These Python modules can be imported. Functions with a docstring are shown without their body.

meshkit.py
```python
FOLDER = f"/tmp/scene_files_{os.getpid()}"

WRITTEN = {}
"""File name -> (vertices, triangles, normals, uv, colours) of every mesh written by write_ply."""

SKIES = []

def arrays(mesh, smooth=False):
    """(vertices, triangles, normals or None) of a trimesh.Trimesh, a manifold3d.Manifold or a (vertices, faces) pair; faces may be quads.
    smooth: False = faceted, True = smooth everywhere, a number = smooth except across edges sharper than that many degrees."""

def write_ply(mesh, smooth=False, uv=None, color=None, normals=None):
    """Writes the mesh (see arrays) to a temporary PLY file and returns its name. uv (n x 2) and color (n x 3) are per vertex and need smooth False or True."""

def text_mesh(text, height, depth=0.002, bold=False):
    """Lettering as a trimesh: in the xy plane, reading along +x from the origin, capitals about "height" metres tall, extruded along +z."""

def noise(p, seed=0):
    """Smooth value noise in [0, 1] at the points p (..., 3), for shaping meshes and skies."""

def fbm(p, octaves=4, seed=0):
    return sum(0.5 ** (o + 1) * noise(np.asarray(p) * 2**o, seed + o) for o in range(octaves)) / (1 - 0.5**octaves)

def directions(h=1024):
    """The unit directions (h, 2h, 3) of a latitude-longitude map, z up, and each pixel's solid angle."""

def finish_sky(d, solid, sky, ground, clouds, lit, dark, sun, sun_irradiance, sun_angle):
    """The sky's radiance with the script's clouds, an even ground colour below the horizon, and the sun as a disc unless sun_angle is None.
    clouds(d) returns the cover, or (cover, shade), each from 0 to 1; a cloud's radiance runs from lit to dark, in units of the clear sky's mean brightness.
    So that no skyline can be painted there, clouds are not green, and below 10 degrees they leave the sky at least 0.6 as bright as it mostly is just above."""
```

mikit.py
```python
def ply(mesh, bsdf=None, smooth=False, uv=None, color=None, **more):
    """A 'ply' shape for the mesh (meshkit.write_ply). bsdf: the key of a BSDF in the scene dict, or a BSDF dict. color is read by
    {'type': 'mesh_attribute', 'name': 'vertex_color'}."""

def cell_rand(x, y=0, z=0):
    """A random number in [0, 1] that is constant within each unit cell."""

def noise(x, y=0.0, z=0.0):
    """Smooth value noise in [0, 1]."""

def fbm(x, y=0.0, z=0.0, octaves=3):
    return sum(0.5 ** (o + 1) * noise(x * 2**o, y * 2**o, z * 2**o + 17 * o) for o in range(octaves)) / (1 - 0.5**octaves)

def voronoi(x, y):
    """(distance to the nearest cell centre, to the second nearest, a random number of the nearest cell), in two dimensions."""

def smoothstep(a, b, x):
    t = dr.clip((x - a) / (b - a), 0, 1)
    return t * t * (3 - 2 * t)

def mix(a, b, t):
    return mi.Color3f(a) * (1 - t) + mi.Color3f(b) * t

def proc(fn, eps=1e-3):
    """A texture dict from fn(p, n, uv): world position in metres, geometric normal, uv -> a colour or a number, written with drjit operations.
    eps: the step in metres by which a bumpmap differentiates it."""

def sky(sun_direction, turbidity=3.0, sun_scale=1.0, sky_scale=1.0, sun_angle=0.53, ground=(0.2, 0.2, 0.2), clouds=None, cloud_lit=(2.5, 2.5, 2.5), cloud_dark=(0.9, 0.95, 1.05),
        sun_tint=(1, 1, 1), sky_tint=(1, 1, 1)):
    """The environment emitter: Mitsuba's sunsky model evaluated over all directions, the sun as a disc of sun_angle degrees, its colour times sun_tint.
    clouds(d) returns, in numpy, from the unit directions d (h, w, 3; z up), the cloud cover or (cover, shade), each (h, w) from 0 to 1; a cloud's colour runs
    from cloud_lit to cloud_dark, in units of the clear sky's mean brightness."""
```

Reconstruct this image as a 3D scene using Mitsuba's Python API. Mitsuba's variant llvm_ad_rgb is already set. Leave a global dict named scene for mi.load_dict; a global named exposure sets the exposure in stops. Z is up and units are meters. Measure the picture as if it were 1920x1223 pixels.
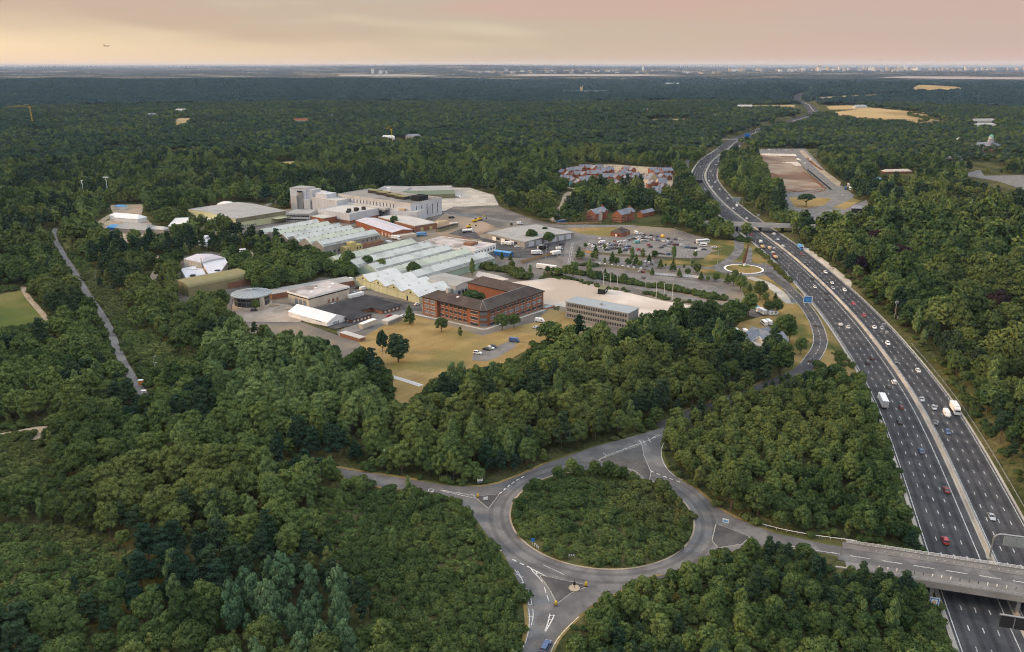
import math
import numpy as np, trimesh, shapely
from shapely.geometry import Polygon, LineString, Point, MultiPolygon
from shapely.ops import unary_union
from scipy.interpolate import CubicSpline
import drjit as dr, mitsuba as mi
import mikit, meshkit
from mikit import noise, fbm, smoothstep, mix, proc, cell_rand, voronoi

T = mi.ScalarTransform4f
scene, labels = {}, {}
rng = np.random.default_rng(7)

# ---------------------------------------------------------------- camera, sky, exposure
F, CX, CY, HY, H = 1500.0, 960.0, 611.5, 121.0, 146.0      # focal length in photo pixels, centre, true horizon row, metres above the motorway
PIT = math.atan((CY - HY) / F); S_, C_ = math.sin(PIT), math.cos(PIT)
scene['camera'] = {'type': 'perspective', 'fov': math.degrees(2 * math.atan(960 / F)), 'fov_axis': 'x', 'near_clip': 1.0, 'far_clip': 1.2e5,
                   'to_world': T().look_at(origin=[0, 0, H], target=[0, C_ * 100, H - S_ * 100], up=[0, 0, 1]),
                   'medium': {'type': 'ref', 'id': 'haze_air'}}

def clouds(d):
    el = np.degrees(np.arcsin(np.clip(d[..., 2], -1, 1)))
    az = np.degrees(np.arctan2(d[..., 0], d[..., 1]))
    q = np.stack([az * 0.035, el * 0.42 + az * 0.012, 0 * el], -1)
    st = meshkit.fbm(q, 4, 3)
    fine = meshkit.fbm(q * np.array([2.6, 3.0, 1]) + 9, 3, 5)
    side = 1 / (1 + np.exp(-(az - 7) / 9.0))
    low = 1 - np.clip((el - 4) / 30, 0, 1) ** 0.8
    band = np.clip(el / 4.6, 0, 1) * np.clip(1 - (el - 5) / 10, 0, 1)
    ray = meshkit.fbm(np.stack([(az + el * 3.2) * 0.16, el * 0.05, 0 * el], -1), 3, 14) - 0.5      # faint slanting shafts
    bank = np.clip((meshkit.fbm(np.stack([az * 0.07, el * 0.9, 0 * el], -1), 4, 12) - 0.50) * 4, 0, 1) * np.clip((el - 1.6) / 2.2, 0, 1) * np.clip(1 - (el - 6) / 10, 0, 1)
    streak = (0.75 * (st - 0.5) + 0.35 * (fine - 0.5)) * np.clip(el / 1.5, 0, 1) + 0.30 * ray * np.clip(el / 2, 0, 1)
    shade = low * (0.962 + 0.022 * side + 0.03 * bank - 0.010 * band) - streak * 0.15 * low
    glow = (1 - side) * np.clip(1 - el / 16, 0, 1) * np.clip((az + 72) / 58, 0.45, 1.25)
    cover = 1.0 - glow * np.clip(0.62 - 0.30 * band + 0.8 * streak - 0.25 * bank, 0.06, 0.9)
    return np.clip(cover, 0, 1), np.clip(shade, 0, 1)


scene['sky'] = mikit.sky([-0.93, 0.12, 0.34], turbidity=4, sun_scale=0.32, sky_scale=1.0, sun_angle=14, ground=(0.05, 0.06, 0.05), clouds=clouds,
                         cloud_lit=(2.10, 2.20, 2.34), cloud_dark=(0.665, 0.452, 0.375), sky_tint=(1.27, .965, .665), sun_tint=(1.0, 0.85, 0.66))
exposure = 3.1
HAZE = (1.1e-5, 1.45e-5, 2.4e-5)

# ---------------------------------------------------------------- the world behind the photograph's pixels
def G(px, py, z=0.0):
    """Where the line of sight through a pixel of the 1920-wide photograph meets the level z."""
    x, y = (np.asarray(px, float) - CX) / F, (np.asarray(py, float) - CY) / F
    t = (H - z) / (S_ + y * C_)
    return np.stack([x * t, (C_ - y * S_) * t], -1)

def PXL(x, y, z):
    dz = z - H
    cz = y * C_ - dz * S_
    return CX + F * x / cz, CY - F * (y * S_ + dz * C_) / cz, cz

def sst(a, b, x):
    t = np.clip((np.asarray(x, float) - a) / (b - a), 0, 1)
    return t * t * (3 - 2 * t)

def spline(pts, step=4.0):
    p = np.asarray(pts, float)
    s = np.r_[0, np.cumsum(np.linalg.norm(np.diff(p, axis=0), axis=1))]
    q = np.arange(0, s[-1], step)
    return CubicSpline(s, p, axis=0)(np.r_[q, s[-1]])

MW = spline([(-10, -300), (80, -10), (110, 85), (126, 136), (140, 184), (149, 214), (167, 273), (176, 304), (187, 347), (197, 396), (207, 454), (215.5, 521), (221, 578),
             (225, 634), (228, 739), (229.5, 790), (232, 850), (238, 923), (248.5, 1011), (266, 1112), (285, 1183), (315, 1281), (351, 1377), (392, 1480), (418, 1553),
             (610, 1960), (800, 2300), (957, 2616), (1051, 2909), (1120, 3125), (1202, 3466), (1500, 4300), (2000, 5600)], 4.0)
MWL = LineString(MW)
MWT = np.gradient(MW, axis=0); MWT /= np.linalg.norm(MWT, axis=1, keepdims=True)
MWN = np.stack([MWT[:, 1], -MWT[:, 0]], 1)                      # to the right of travel away from the camera
from scipy.spatial import cKDTree
_MWK = cKDTree(MW)

def mw_off(x, y):
    """Signed distance to the central barrier (right positive)."""
    p = np.stack(np.broadcast_arrays(x, y), -1).reshape(-1, 2).astype(float)
    d, i = _MWK.query(p)
    v = p - MW[i]
    s = (v * MWN[i]).sum(1)
    return (np.where(s >= 0, 1, -1) * np.maximum(np.abs(s), d * 0.995)).reshape(np.shape(np.broadcast_arrays(x, y)[0]))

RC = np.array([26.0, 236.0])                                    # centre of the large roundabout (refined below)

def base_z(x, y):
    x, y = np.asarray(x, float), np.asarray(y, float)
    r = np.hypot(x - RC[0], y - RC[1])
    R = np.hypot(x, y); az = np.degrees(np.arctan2(x, y))
    z = 1.0 + 5.5 * (1 - sst(115, 320, r))
    far = sst(900, 1800, R)
    q = np.stack([x / 900, y / 900, 0 * x], -1)
    z = z + far * 26 * (meshkit.fbm(q, 3, 2) - 0.42) * sst(1000, 3200, R)
    # wooded ridge along the left skyline, hill near right, low hills at the horizon
    z = z + 44 * np.exp(-((R - 5600) / 1300) ** 2) * (1 - sst(-9, 3, az)) * (0.85 + 0.3 * meshkit.noise(np.stack([az / 6, 0 * az, 0 * az], -1), 4))
    z = z + 30 * np.exp(-((x - 1420) / 420) ** 2 - ((y - 4300) / 700) ** 2) + 34 * np.exp(-((x - 2050) / 520) ** 2 - ((y - 4700) / 500) ** 2)
    z = z + 22 * np.exp(-((x - 300) / 260) ** 2 - ((y - 2300) / 330) ** 2)
    hl = 0.25 + 0.75 * np.exp(-((az + 4) / 9) ** 2) + 0.25 * meshkit.noise(np.stack([az / 2.2, 0 * az, 0 * az], -1), 9)
    z = z + sst(13000, 26000, R) * 95 * hl * (1 - 0.8 * sst(9, 16, az))
    z = np.where((R > 8200) & (R < 14000), z * (1 - sst(8200, 9000, R) * (1 - sst(13000, 14000, R))), z)
    return z

def hz(x, y):
    x, y = np.asarray(x, float), np.asarray(y, float)
    b = base_z(x, y)
    m = mw_off(x, y)
    d = np.where(m < 0, -m - 20.5, m - 17.5)                       # outside the pavement
    cut = np.clip(d, 0, None) / 2.0
    k = np.minimum(b, cut * 1.0)
    k = np.where(b < 0, np.where(d < 30, b * sst(0, 30, d), b), k)
    return np.where(d <= 0, 0.0, k)

def GP(pts, it=6):
    """Photo pixels on the ground -> world (n x 2)."""
    p = np.atleast_2d(np.asarray(pts, float))
    z = np.full(len(p), 1.0)
    for _ in range(it):
        g = G(p[:, 0], p[:, 1], z)
        z = 0.5 * z + 0.5 * hz(g[:, 0], g[:, 1])
    return G(p[:, 0], p[:, 1], z)

def zc(ox, oy, s, pts):
    p = np.asarray(pts, float)
    return np.stack([ox + p[:, 0] / s, oy + p[:, 1] / s], 1)

# ---------------------------------------------------------------- names, parts, copies
_count = {}
def fresh(name):
    n = _count.get(name, 0); _count[name] = n + 1
    return name if n == 0 else f'{name}_{n:03d}'

def tag(key, label=None, cat=None, group=None, kind=None):
    d = labels.setdefault(key, {})
    for k, v in (('label', label), ('category', cat), ('group', group), ('kind', kind)):
        if v: d[k] = v
    return key

def part(parent, name, mesh, mat, smooth=False, label=None, kind=None):
    """One mesh as a part of parent ('' for a top-level mesh)."""
    key = fresh(f'{parent}__{name}' if parent else name)
    scene[key] = mikit.ply(mesh, mat, smooth)
    if label or kind: tag(key, label, None, None, kind)
    return key

def thing(name, label, cat, group=None):
    return tag(fresh(name), label, cat, group)

def solo(name, mesh, mat, label, cat, group=None, smooth=False):
    return tag(part('', name, mesh, mat, smooth), label, cat, group)

def setting(name, mesh, mat, kind='structure', label=None, smooth=False):
    return tag(part('', name, mesh, mat, smooth), label, None, None, kind)

def shapegroup(name, parts):
    """parts: {part name: (mesh, material, smooth)}"""
    scene[name] = {'type': 'shapegroup', **{k: mikit.ply(m, b, s) for k, (m, b, s) in parts.items()}}
    return name

def put(name, group_id, x, y, z, rz=0.0, s=1.0, label=None, cat=None, group=None, key=None, up=None):
    key = key or fresh(name)
    t = T().translate([float(x), float(y), float(z)])
    if up is not None: t = t @ T().rotate([1, 0, 0], up)
    t = t @ T().rotate([0, 0, 1], float(rz))
    t = t @ T().scale(s if np.ndim(s) else [float(s)] * 3)
    scene[key] = {'type': 'instance', 'to_world': t, 'shapegroup': {'type': 'ref', 'id': group_id}}
    if label: tag(key, label, cat, group)
    return key

# ---------------------------------------------------------------- small mesh kit
def join(ms): return trimesh.util.concatenate([m if isinstance(m, trimesh.Trimesh) else trimesh.Trimesh(*m, process=False) for m in ms])

def box(x0, x1, y0, y1, z0, z1):
    b = trimesh.creation.box([x1 - x0, y1 - y0, z1 - z0])
    b.apply_translation([(x0 + x1) / 2, (y0 + y1) / 2, (z0 + z1) / 2]); return b

def cyl(x, y, z0, z1, r, n=8, r1=None):
    a = np.arange(n) * 2 * np.pi / n; r1 = r if r1 is None else r1
    v = np.vstack([np.c_[x + r * np.cos(a), y + r * np.sin(a), a * 0 + z0], np.c_[x + r1 * np.cos(a), y + r1 * np.sin(a), a * 0 + z1], [[x, y, z0], [x, y, z1]]])
    i = np.arange(n); j = (i + 1) % n
    f = np.vstack([np.c_[i, j, j + n], np.c_[i, j + n, i + n], np.c_[j, i, i * 0 + 2 * n], np.c_[i + n, j + n, i * 0 + 2 * n + 1]])
    return trimesh.Trimesh(v, f, process=False)

def bar(p, q, r, n=6):
    """A rod from p to q."""
    p, q = np.asarray(p, float), np.asarray(q, float); L = np.linalg.norm(q - p)
    m = cyl(0, 0, 0, L, r, n)
    m.apply_transform(trimesh.geometry.align_vectors([0, 0, 1], (q - p) / L)); m.apply_translation(p); return m

def tri_poly(poly):
    v, f = trimesh.creation.triangulate_polygon(poly, engine='earcut')
    return v, f

def prism(poly, z0, z1):
    poly = poly if isinstance(poly, Polygon) else Polygon(poly)
    m = trimesh.creation.extrude_polygon(poly.buffer(0) if not poly.is_valid else poly, z1 - z0, engine='earcut')
    m.apply_translation([0, 0, z0]); return m

def sheet(poly, dz, size=6.0, zf=None):
    """A polygon laid on the terrain, dz above it: boundary points and a grid inside, joined by triangles."""
    from scipy.spatial import Delaunay
    zf = zf or hz
    out = []
    for g in getattr(poly, 'geoms', [poly]):
        if g.is_empty or g.area < 0.02 or not hasattr(g, 'exterior'): continue
        b = g.segmentize(size)
        pts = [np.array(r.coords)[:-1] for r in [b.exterior, *b.interiors]]
        x0, y0, x1, y1 = g.bounds
        X, Y = np.meshgrid(np.arange(x0 + size * .37, x1, size), np.arange(y0 + size * .41, y1, size * .9))
        inner = g.buffer(-size * 0.35)
        if not inner.is_empty:
            k = shapely.contains_xy(inner, X.ravel(), Y.ravel())
            pts.append(np.c_[X.ravel()[k], Y.ravel()[k]])
        v = np.unique(np.round(np.vstack(pts), 3), axis=0)
        if len(v) < 3: continue
        f = Delaunay(v).simplices
        c = v[f].mean(1)
        f = f[shapely.contains_xy(g, c[:, 0], c[:, 1])]
        out.append(trimesh.Trimesh(np.c_[v, np.zeros(len(v))], f, process=False))
    m = join(out)
    v = np.array(m.vertices); v[:, 2] = zf(v[:, 0], v[:, 1]) + dz
    f = np.array(m.faces)
    n = np.cross(v[f[:, 1]] - v[f[:, 0]], v[f[:, 2]] - v[f[:, 0]])[:, 2]
    return trimesh.Trimesh(v, np.where((n < 0)[:, None], f[:, ::-1], f), process=False)

def loc(m, x, y, z, rz=0.0):
    m = m.copy(); m.apply_transform(trimesh.transformations.rotation_matrix(rz, [0, 0, 1])); m.apply_translation([x, y, z]); return m

# ---------------------------------------------------------------- materials
def diffuse(name, c, two=True):
    col = c if isinstance(c, dict) else {'type': 'rgb', 'value': list(c)}
    d = {'type': 'diffuse', 'reflectance': col}
    scene[name] = {'type': 'twosided', 'bsdf': d} if two else d
    return name

def gloss(name, c, rough=0.4, metallic=0.0, spec=0.5, coat=0.0):
    col = c if isinstance(c, dict) else {'type': 'rgb', 'value': list(c)}
    scene[name] = {'type': 'twosided', 'bsdf': {'type': 'principled', 'base_color': col, 'roughness': rough, 'metallic': metallic, 'specular': spec, 'clearcoat': coat, 'clearcoat_gloss': 0.9}}
    return name

def leafy(c1, c2, c3):
    def fn(p, n, uv):
        a = noise(p.x * 0.11 + 31, p.y * 0.11, p.z * 0.05)
        b = noise(p.x * 0.017, p.y * 0.017 + 7, 0)
        f = noise(p.x * 1.7, p.y * 1.7, p.z * 1.7)
        c = mix(c1, c2, smoothstep(0.37, 0.63, a))
        c = mix(c, c3, smoothstep(0.35, 0.85, b) * 0.6)
        return c * (0.88 + 0.62 * f)
    return proc(fn)

LEAF = {
    'oak': ((0.040, 0.070, 0.027), (0.070, 0.106, 0.038), (0.087, 0.106, 0.036)),
    'lime': ((0.081, 0.121, 0.043), (0.110, 0.151, 0.049), (0.119, 0.138, 0.045)),
    'pine': ((0.025, 0.051, 0.032), (0.039, 0.067, 0.036), (0.051, 0.071, 0.034)),
    'poplar': ((0.099, 0.152, 0.062), (0.137, 0.193, 0.075), (0.129, 0.168, 0.059)),
    'willow': ((0.062, 0.124, 0.077), (0.091, 0.160, 0.094), (0.107, 0.155, 0.061)),
    'scrub': ((0.049, 0.080, 0.030), (0.076, 0.106, 0.037), (0.096, 0.100, 0.037)),
    'bank': ((0.074, 0.114, 0.038), (0.100, 0.134, 0.044), (0.121, 0.123, 0.054)),
    'gold': ((0.096, 0.087, 0.028), (0.082, 0.079, 0.029), (0.077, 0.079, 0.029)),
    'copper': ((0.026, 0.018, 0.024), (0.034, 0.022, 0.026), (0.030, 0.026, 0.024)),
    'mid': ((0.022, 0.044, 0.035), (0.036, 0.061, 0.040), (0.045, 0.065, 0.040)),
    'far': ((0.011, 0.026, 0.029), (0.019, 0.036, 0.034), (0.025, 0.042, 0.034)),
    'birch': ((.098, .128, .044), (.122, .148, .050), (.128, .138, .048)),
}
for k, c in LEAF.items(): diffuse('leaf_' + k, leafy(*c))
diffuse('bark', (.11, .085, .06))
diffuse('bark_pale', (.30, .27, .23))

def mottled(c1, c2, s=0.5, c3=None, s3=0.05, grain=0.25):
    def fn(p, n, uv):
        a = fbm(p.x * s, p.y * s, p.z * s, 3)
        c = mix(c1, c2, smoothstep(0.3, 0.7, a))
        if c3 is not None: c = mix(c, c3, smoothstep(0.45, 0.7, fbm(p.x * s3 + 5, p.y * s3, 0, 3)))
        if grain: c = c * (1 - grain / 2 + grain * noise(p.x * 3.1, p.y * 3.1, p.z * 3.1))
        return c
    return proc(fn)

def land(p, n, uv):
    """Forest floor and heath near by; woods, hedges and dry fields far off."""
    a = fbm(p.x * 0.06, p.y * 0.06, 0, 3)
    near = mix((.050, .058, .024), (.085, .085, .036), smoothstep(0.35, 0.65, a))
    near = mix(near, (.105, .098, .046), smoothstep(0.62, 0.75, fbm(p.x * 0.021 + 3, p.y * 0.021, 2, 3)))
    near = near * (0.62 + 0.76 * noise(p.x * 1.1, p.y * 1.1, 5)) * (0.8 + 0.4 * noise(p.x * 4.3, p.y * 4.3, 2))
    v1, v2, r = voronoi(p.x / 520, p.y / 300)
    r2 = noise(p.x / 1900, p.y / 1300, 3)
    fld = mix((.022, .032, .026), (.058, .066, .046), r)
    fld = mix(fld, (.22, .175, .105), dr.select((r > 0.80) & (r2 > 0.42), mi.Float(0.9), mi.Float(0)))
    fld = mix(fld, (.020, .030, .018), dr.select(v2 - v1 < 0.07, mi.Float(1), mi.Float(0)))
    d2 = dr.sqrt(p.x * p.x + p.y * p.y)
    return mix(near, fld, smoothstep(5500, 7000, d2))
diffuse('m_land', proc(land))

def asphalt(c, stain):
    def fn(p, n, uv):
        a = fbm(p.x * 0.22, p.y * 0.22, 0, 3); b = noise(p.x * 4, p.y * 4, 0)
        return mix(c, stain, smoothstep(0.3, 0.75, a)) * (0.88 + 0.24 * b)
    return proc(fn)
diffuse('m_motorway', asphalt((.066, .067, .072), (.092, .092, .096)))
diffuse('m_road', asphalt((.122, .121, .124), (.185, .182, .18)))
diffuse('m_worn', asphalt((.048, .049, .053), (.070, .070, .074)))
diffuse('m_worn_road', asphalt((.098, .097, .099), (.138, .136, .134)))
diffuse('m_darkroad', asphalt((.075, .074, .077), (.115, .112, .11)))
diffuse('m_carpark', asphalt((.165, .16, .156), (.21, .203, .195)))
diffuse('m_yard', mottled((.125, .118, .112), (.19, .175, .158), 0.07, (.23, .195, .15), 0.03, 0.25))
diffuse('m_track', mottled((.29, .24, .18), (.40, .335, .25), 0.2))
diffuse('m_concrete', mottled((.37, .345, .305), (.47, .44, .385), 0.12))
diffuse('m_paint', mottled((.62, .62, .60), (.44, .44, .43), 0.9, None, 0, .2))
diffuse('m_gravel', mottled((.53, .475, .42), (.63, .575, .515), 0.05, (.42, .36, .30), 0.022, 0.2))
def mown(p, n, uv):
    a = fbm(p.x * .09, p.y * .09, 0, 3); s = noise((p.x * .8 - p.y * .6) * .55, (p.x * .6 + p.y * .8) * .035, 2)
    c = mix((.235, .168, .072), (.315, .230, .104), smoothstep(.3, .7, a) * .6 + s * .5)
    c = mix(c, (.175, .155, .06), smoothstep(.52, .72, fbm(p.x * .03 + 4, p.y * .03, 1, 3)) * .8)
    return c * (.86 + .28 * noise(p.x * 3, p.y * 3, 0))
diffuse('m_drygrass', proc(mown))
diffuse('m_verge', mottled((.20, .155, .062), (.27, .195, .085), 0.12, (.085, .095, .034), 0.05, 0.4))
diffuse('m_meadow', mottled((.088, .115, .036), (.12, .14, .045), 0.08, (.16, .15, .06), 0.03, 0.35))
diffuse('m_soil', mottled((.235, .18, .135), (.33, .265, .205), 0.03, (.175, .115, .085), 0.02, 0.3))
diffuse('m_stubble', mottled((.34, .25, .125), (.40, .30, .155), 0.012, (.29, .21, .11), 0.006, 0.2))
diffuse('m_field', mottled((.30, .24, .13), (.37, .29, .16), 0.01, None, 0, 0.15))
gloss('m_water', (.04, .045, .05), 0.12, 0.0, 0.6)
def brick(c1, c2, mortar):
    def fn(p, n, uv):
        h = p.z / 0.6
        row = dr.floor(h)
        u = (p.x + p.y * 0.7) / 1.1 + 0.5 * (row - 2 * dr.floor(row / 2))
        c = mix(c1, c2, cell_rand(dr.floor(u), row, 3) * 0.55 + 0.45 * noise(p.x * 0.3, p.y * 0.3, p.z * 0.3))
        return mix(c, mortar, dr.select(h - row < 0.10, mi.Float(0.55), mi.Float(0)))
    return proc(fn)
diffuse('m_brick', brick((.215, .085, .048), (.275, .115, .066), (.26, .19, .15)))
diffuse('m_brick_dark', brick((.20, .10, .065), (.27, .14, .09), (.25, .18, .14)))
def ribbed(c, dark, s=0.55, ax=(1, 0), stain=0.25):
    def fn(p, n, uv):
        u = (p.x * ax[0] + p.y * ax[1]) / s
        t = u - dr.floor(u)
        k = fbm(p.x * 0.13, p.y * 0.13, p.z * 0.13, 3)
        a = mix(c, dark, smoothstep(0.45, 0.75, k) * stain * 2)
        return a * dr.select(t < 0.12, mi.Float(0.86), mi.Float(1)) * (0.95 + 0.1 * cell_rand(dr.floor(u / 3), dr.floor(p.y / 9), 1))
    return proc(fn)
diffuse('m_white_clad', ribbed((.52, .54, .58), (.40, .41, .44), 1.4, (.8, .6)))
diffuse('m_white', (.74, .74, .73))
diffuse('m_fabric', mottled((.78, .78, .79), (.70, .70, .72), 0.4, None, 0, 0.04))
diffuse('m_green_clad', ribbed((.50, .51, .33), (.42, .43, .28), 1.5, (.8, .6)))
diffuse('m_green_dark', ribbed((.21, .20, .13), (.16, .155, .10), 0.5, (.8, .6)))
diffuse('m_olive', ribbed((.245, .225, .125), (.205, .185, .11), 1.1, (.8, .6)))
diffuse('m_green_roof', ribbed((.50, .53, .44), (.38, .41, .35), 1.2, (.93, .37), 0.4))
diffuse('m_pale_roof', ribbed((.53, .55, .52), (.40, .42, .39), 1.2, (.93, .37), 0.4))
diffuse('m_glazing', mottled((.20, .215, .21), (.27, .285, .275), 0.15, (.33, .34, .32), 0.06, 0.1))
diffuse('m_dullgreen', ribbed((.165, .20, .15), (.13, .16, .125), 1.2, (.9, .4), 0.3))
diffuse('m_mint', ribbed((.34, .44, .37), (.28, .37, .31), 1.2, (.9, .4), 0.3))
diffuse('m_white_roof', ribbed((.64, .65, .63), (.54, .55, .53), 1.0, (.5, .87), 0.3))
diffuse('m_grey_roof', ribbed((.34, .34, .33), (.27, .27, .265), 1.6, (.4, .9), 0.3))
diffuse('m_stage_roof', mottled((.215, .21, .20), (.275, .265, .25), 0.06, (.17, .165, .16), 0.03, 0.1))
diffuse('m_white_sheet', ribbed((.60, .61, .66), (.52, .53, .57), 1.1, (.9, .4), 0.2))
diffuse('m_terrace', mottled((.30, .255, .21), (.38, .33, .28), 0.2, None, 0, .15))
diffuse('m_blue_roof', ribbed((.32, .36, .385), (.28, .315, .34), 1.2, (.9, .4), 0.2))
diffuse('m_lilac_roof', ribbed((.50, .49, .54), (.43, .42, .47), 1.2, (.9, .4), 0.25))
diffuse('m_felt', mottled((.044, .045, .05), (.062, .062, .066), 0.2, None, 0, 0.2))
diffuse('m_patchy', mottled((.50, .48, .47), (.40, .37, .36), 0.16, (.23, .20, .19), 0.09, 0.1))
diffuse('m_tile', mottled((.075, .062, .056), (.098, .082, .074), 0.25, None, 0, 0.35))
diffuse('m_slate', mottled((.185, .20, .235), (.25, .265, .30), 0.16, None, 0, 0.3))
diffuse('m_grey_wall', mottled((.24, .235, .225), (.30, .295, .28), 0.2, None, 0, 0.1))
diffuse('m_lightgrey', mottled((.44, .43, .41), (.50, .49, .465), 0.15, None, 0, 0.08))
diffuse('m_cream', mottled((.52, .46, .38), (.46, .40, .33), 0.2, None, 0, 0.08))
diffuse('m_yellow_wall', (.42, .36, .17))
diffuse('m_dark', (.035, .036, .038))
diffuse('m_louvre', (.06, .055, .05))
diffuse('m_timber', mottled((.30, .19, .10), (.36, .235, .13), 0.6, None, 0, 0.2))
diffuse('m_tan', mottled((.46, .36, .22), (.52, .41, .27), 0.3, None, 0, 0.1))
diffuse('m_copper', (.19, .40, .33))
diffuse('m_teal', (.12, .36, .36))
diffuse('m_sign_blue', (.035, .165, .47))
diffuse('m_sign_back', (.27, .30, .30))
diffuse('m_yellow', (.62, .40, .03))
diffuse('m_orange', (.62, .20, .05))
diffuse('m_red', (.40, .04, .03))
diffuse('m_blue', (.04, .12, .32))
diffuse('m_skyblue', (.13, .32, .56))
gloss('m_glass', (.03, .035, .042), 0.12, 0.0, 0.6)
gloss('m_glass_pale', (.16, .19, .22), 0.2, 0.0, 0.6)
gloss('m_steel', (.36, .37, .38), 0.45, 0.6)
gloss('m_rubber', (.02, .02, .02), 0.8)
diffuse('m_rust', (.17, .09, .055))
diffuse('m_pole', (.44, .43, .41))
# ---------------------------------------------------------------- roads, lots and clearings, traced on the ground
def along(line, a, b, i0=0, i1=None):
    """The strip between two offsets of the motorway's barrier."""
    P, N = MW[i0:i1], MWN[i0:i1]
    return Polygon(np.vstack([P + N * a, (P + N * b)[::-1]])).buffer(0)

def poly(pts, z=None): return Polygon(GP(pts) if z is None else G(*np.asarray(pts, float).T, z)).buffer(0)
def road(pts, w, z=None):
    g = GP(pts) if z is None else G(*np.asarray(pts, float).T, z)
    return LineString(spline(g, 3.0)).buffer(w / 2, cap_style='flat', join_style='round')

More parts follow.
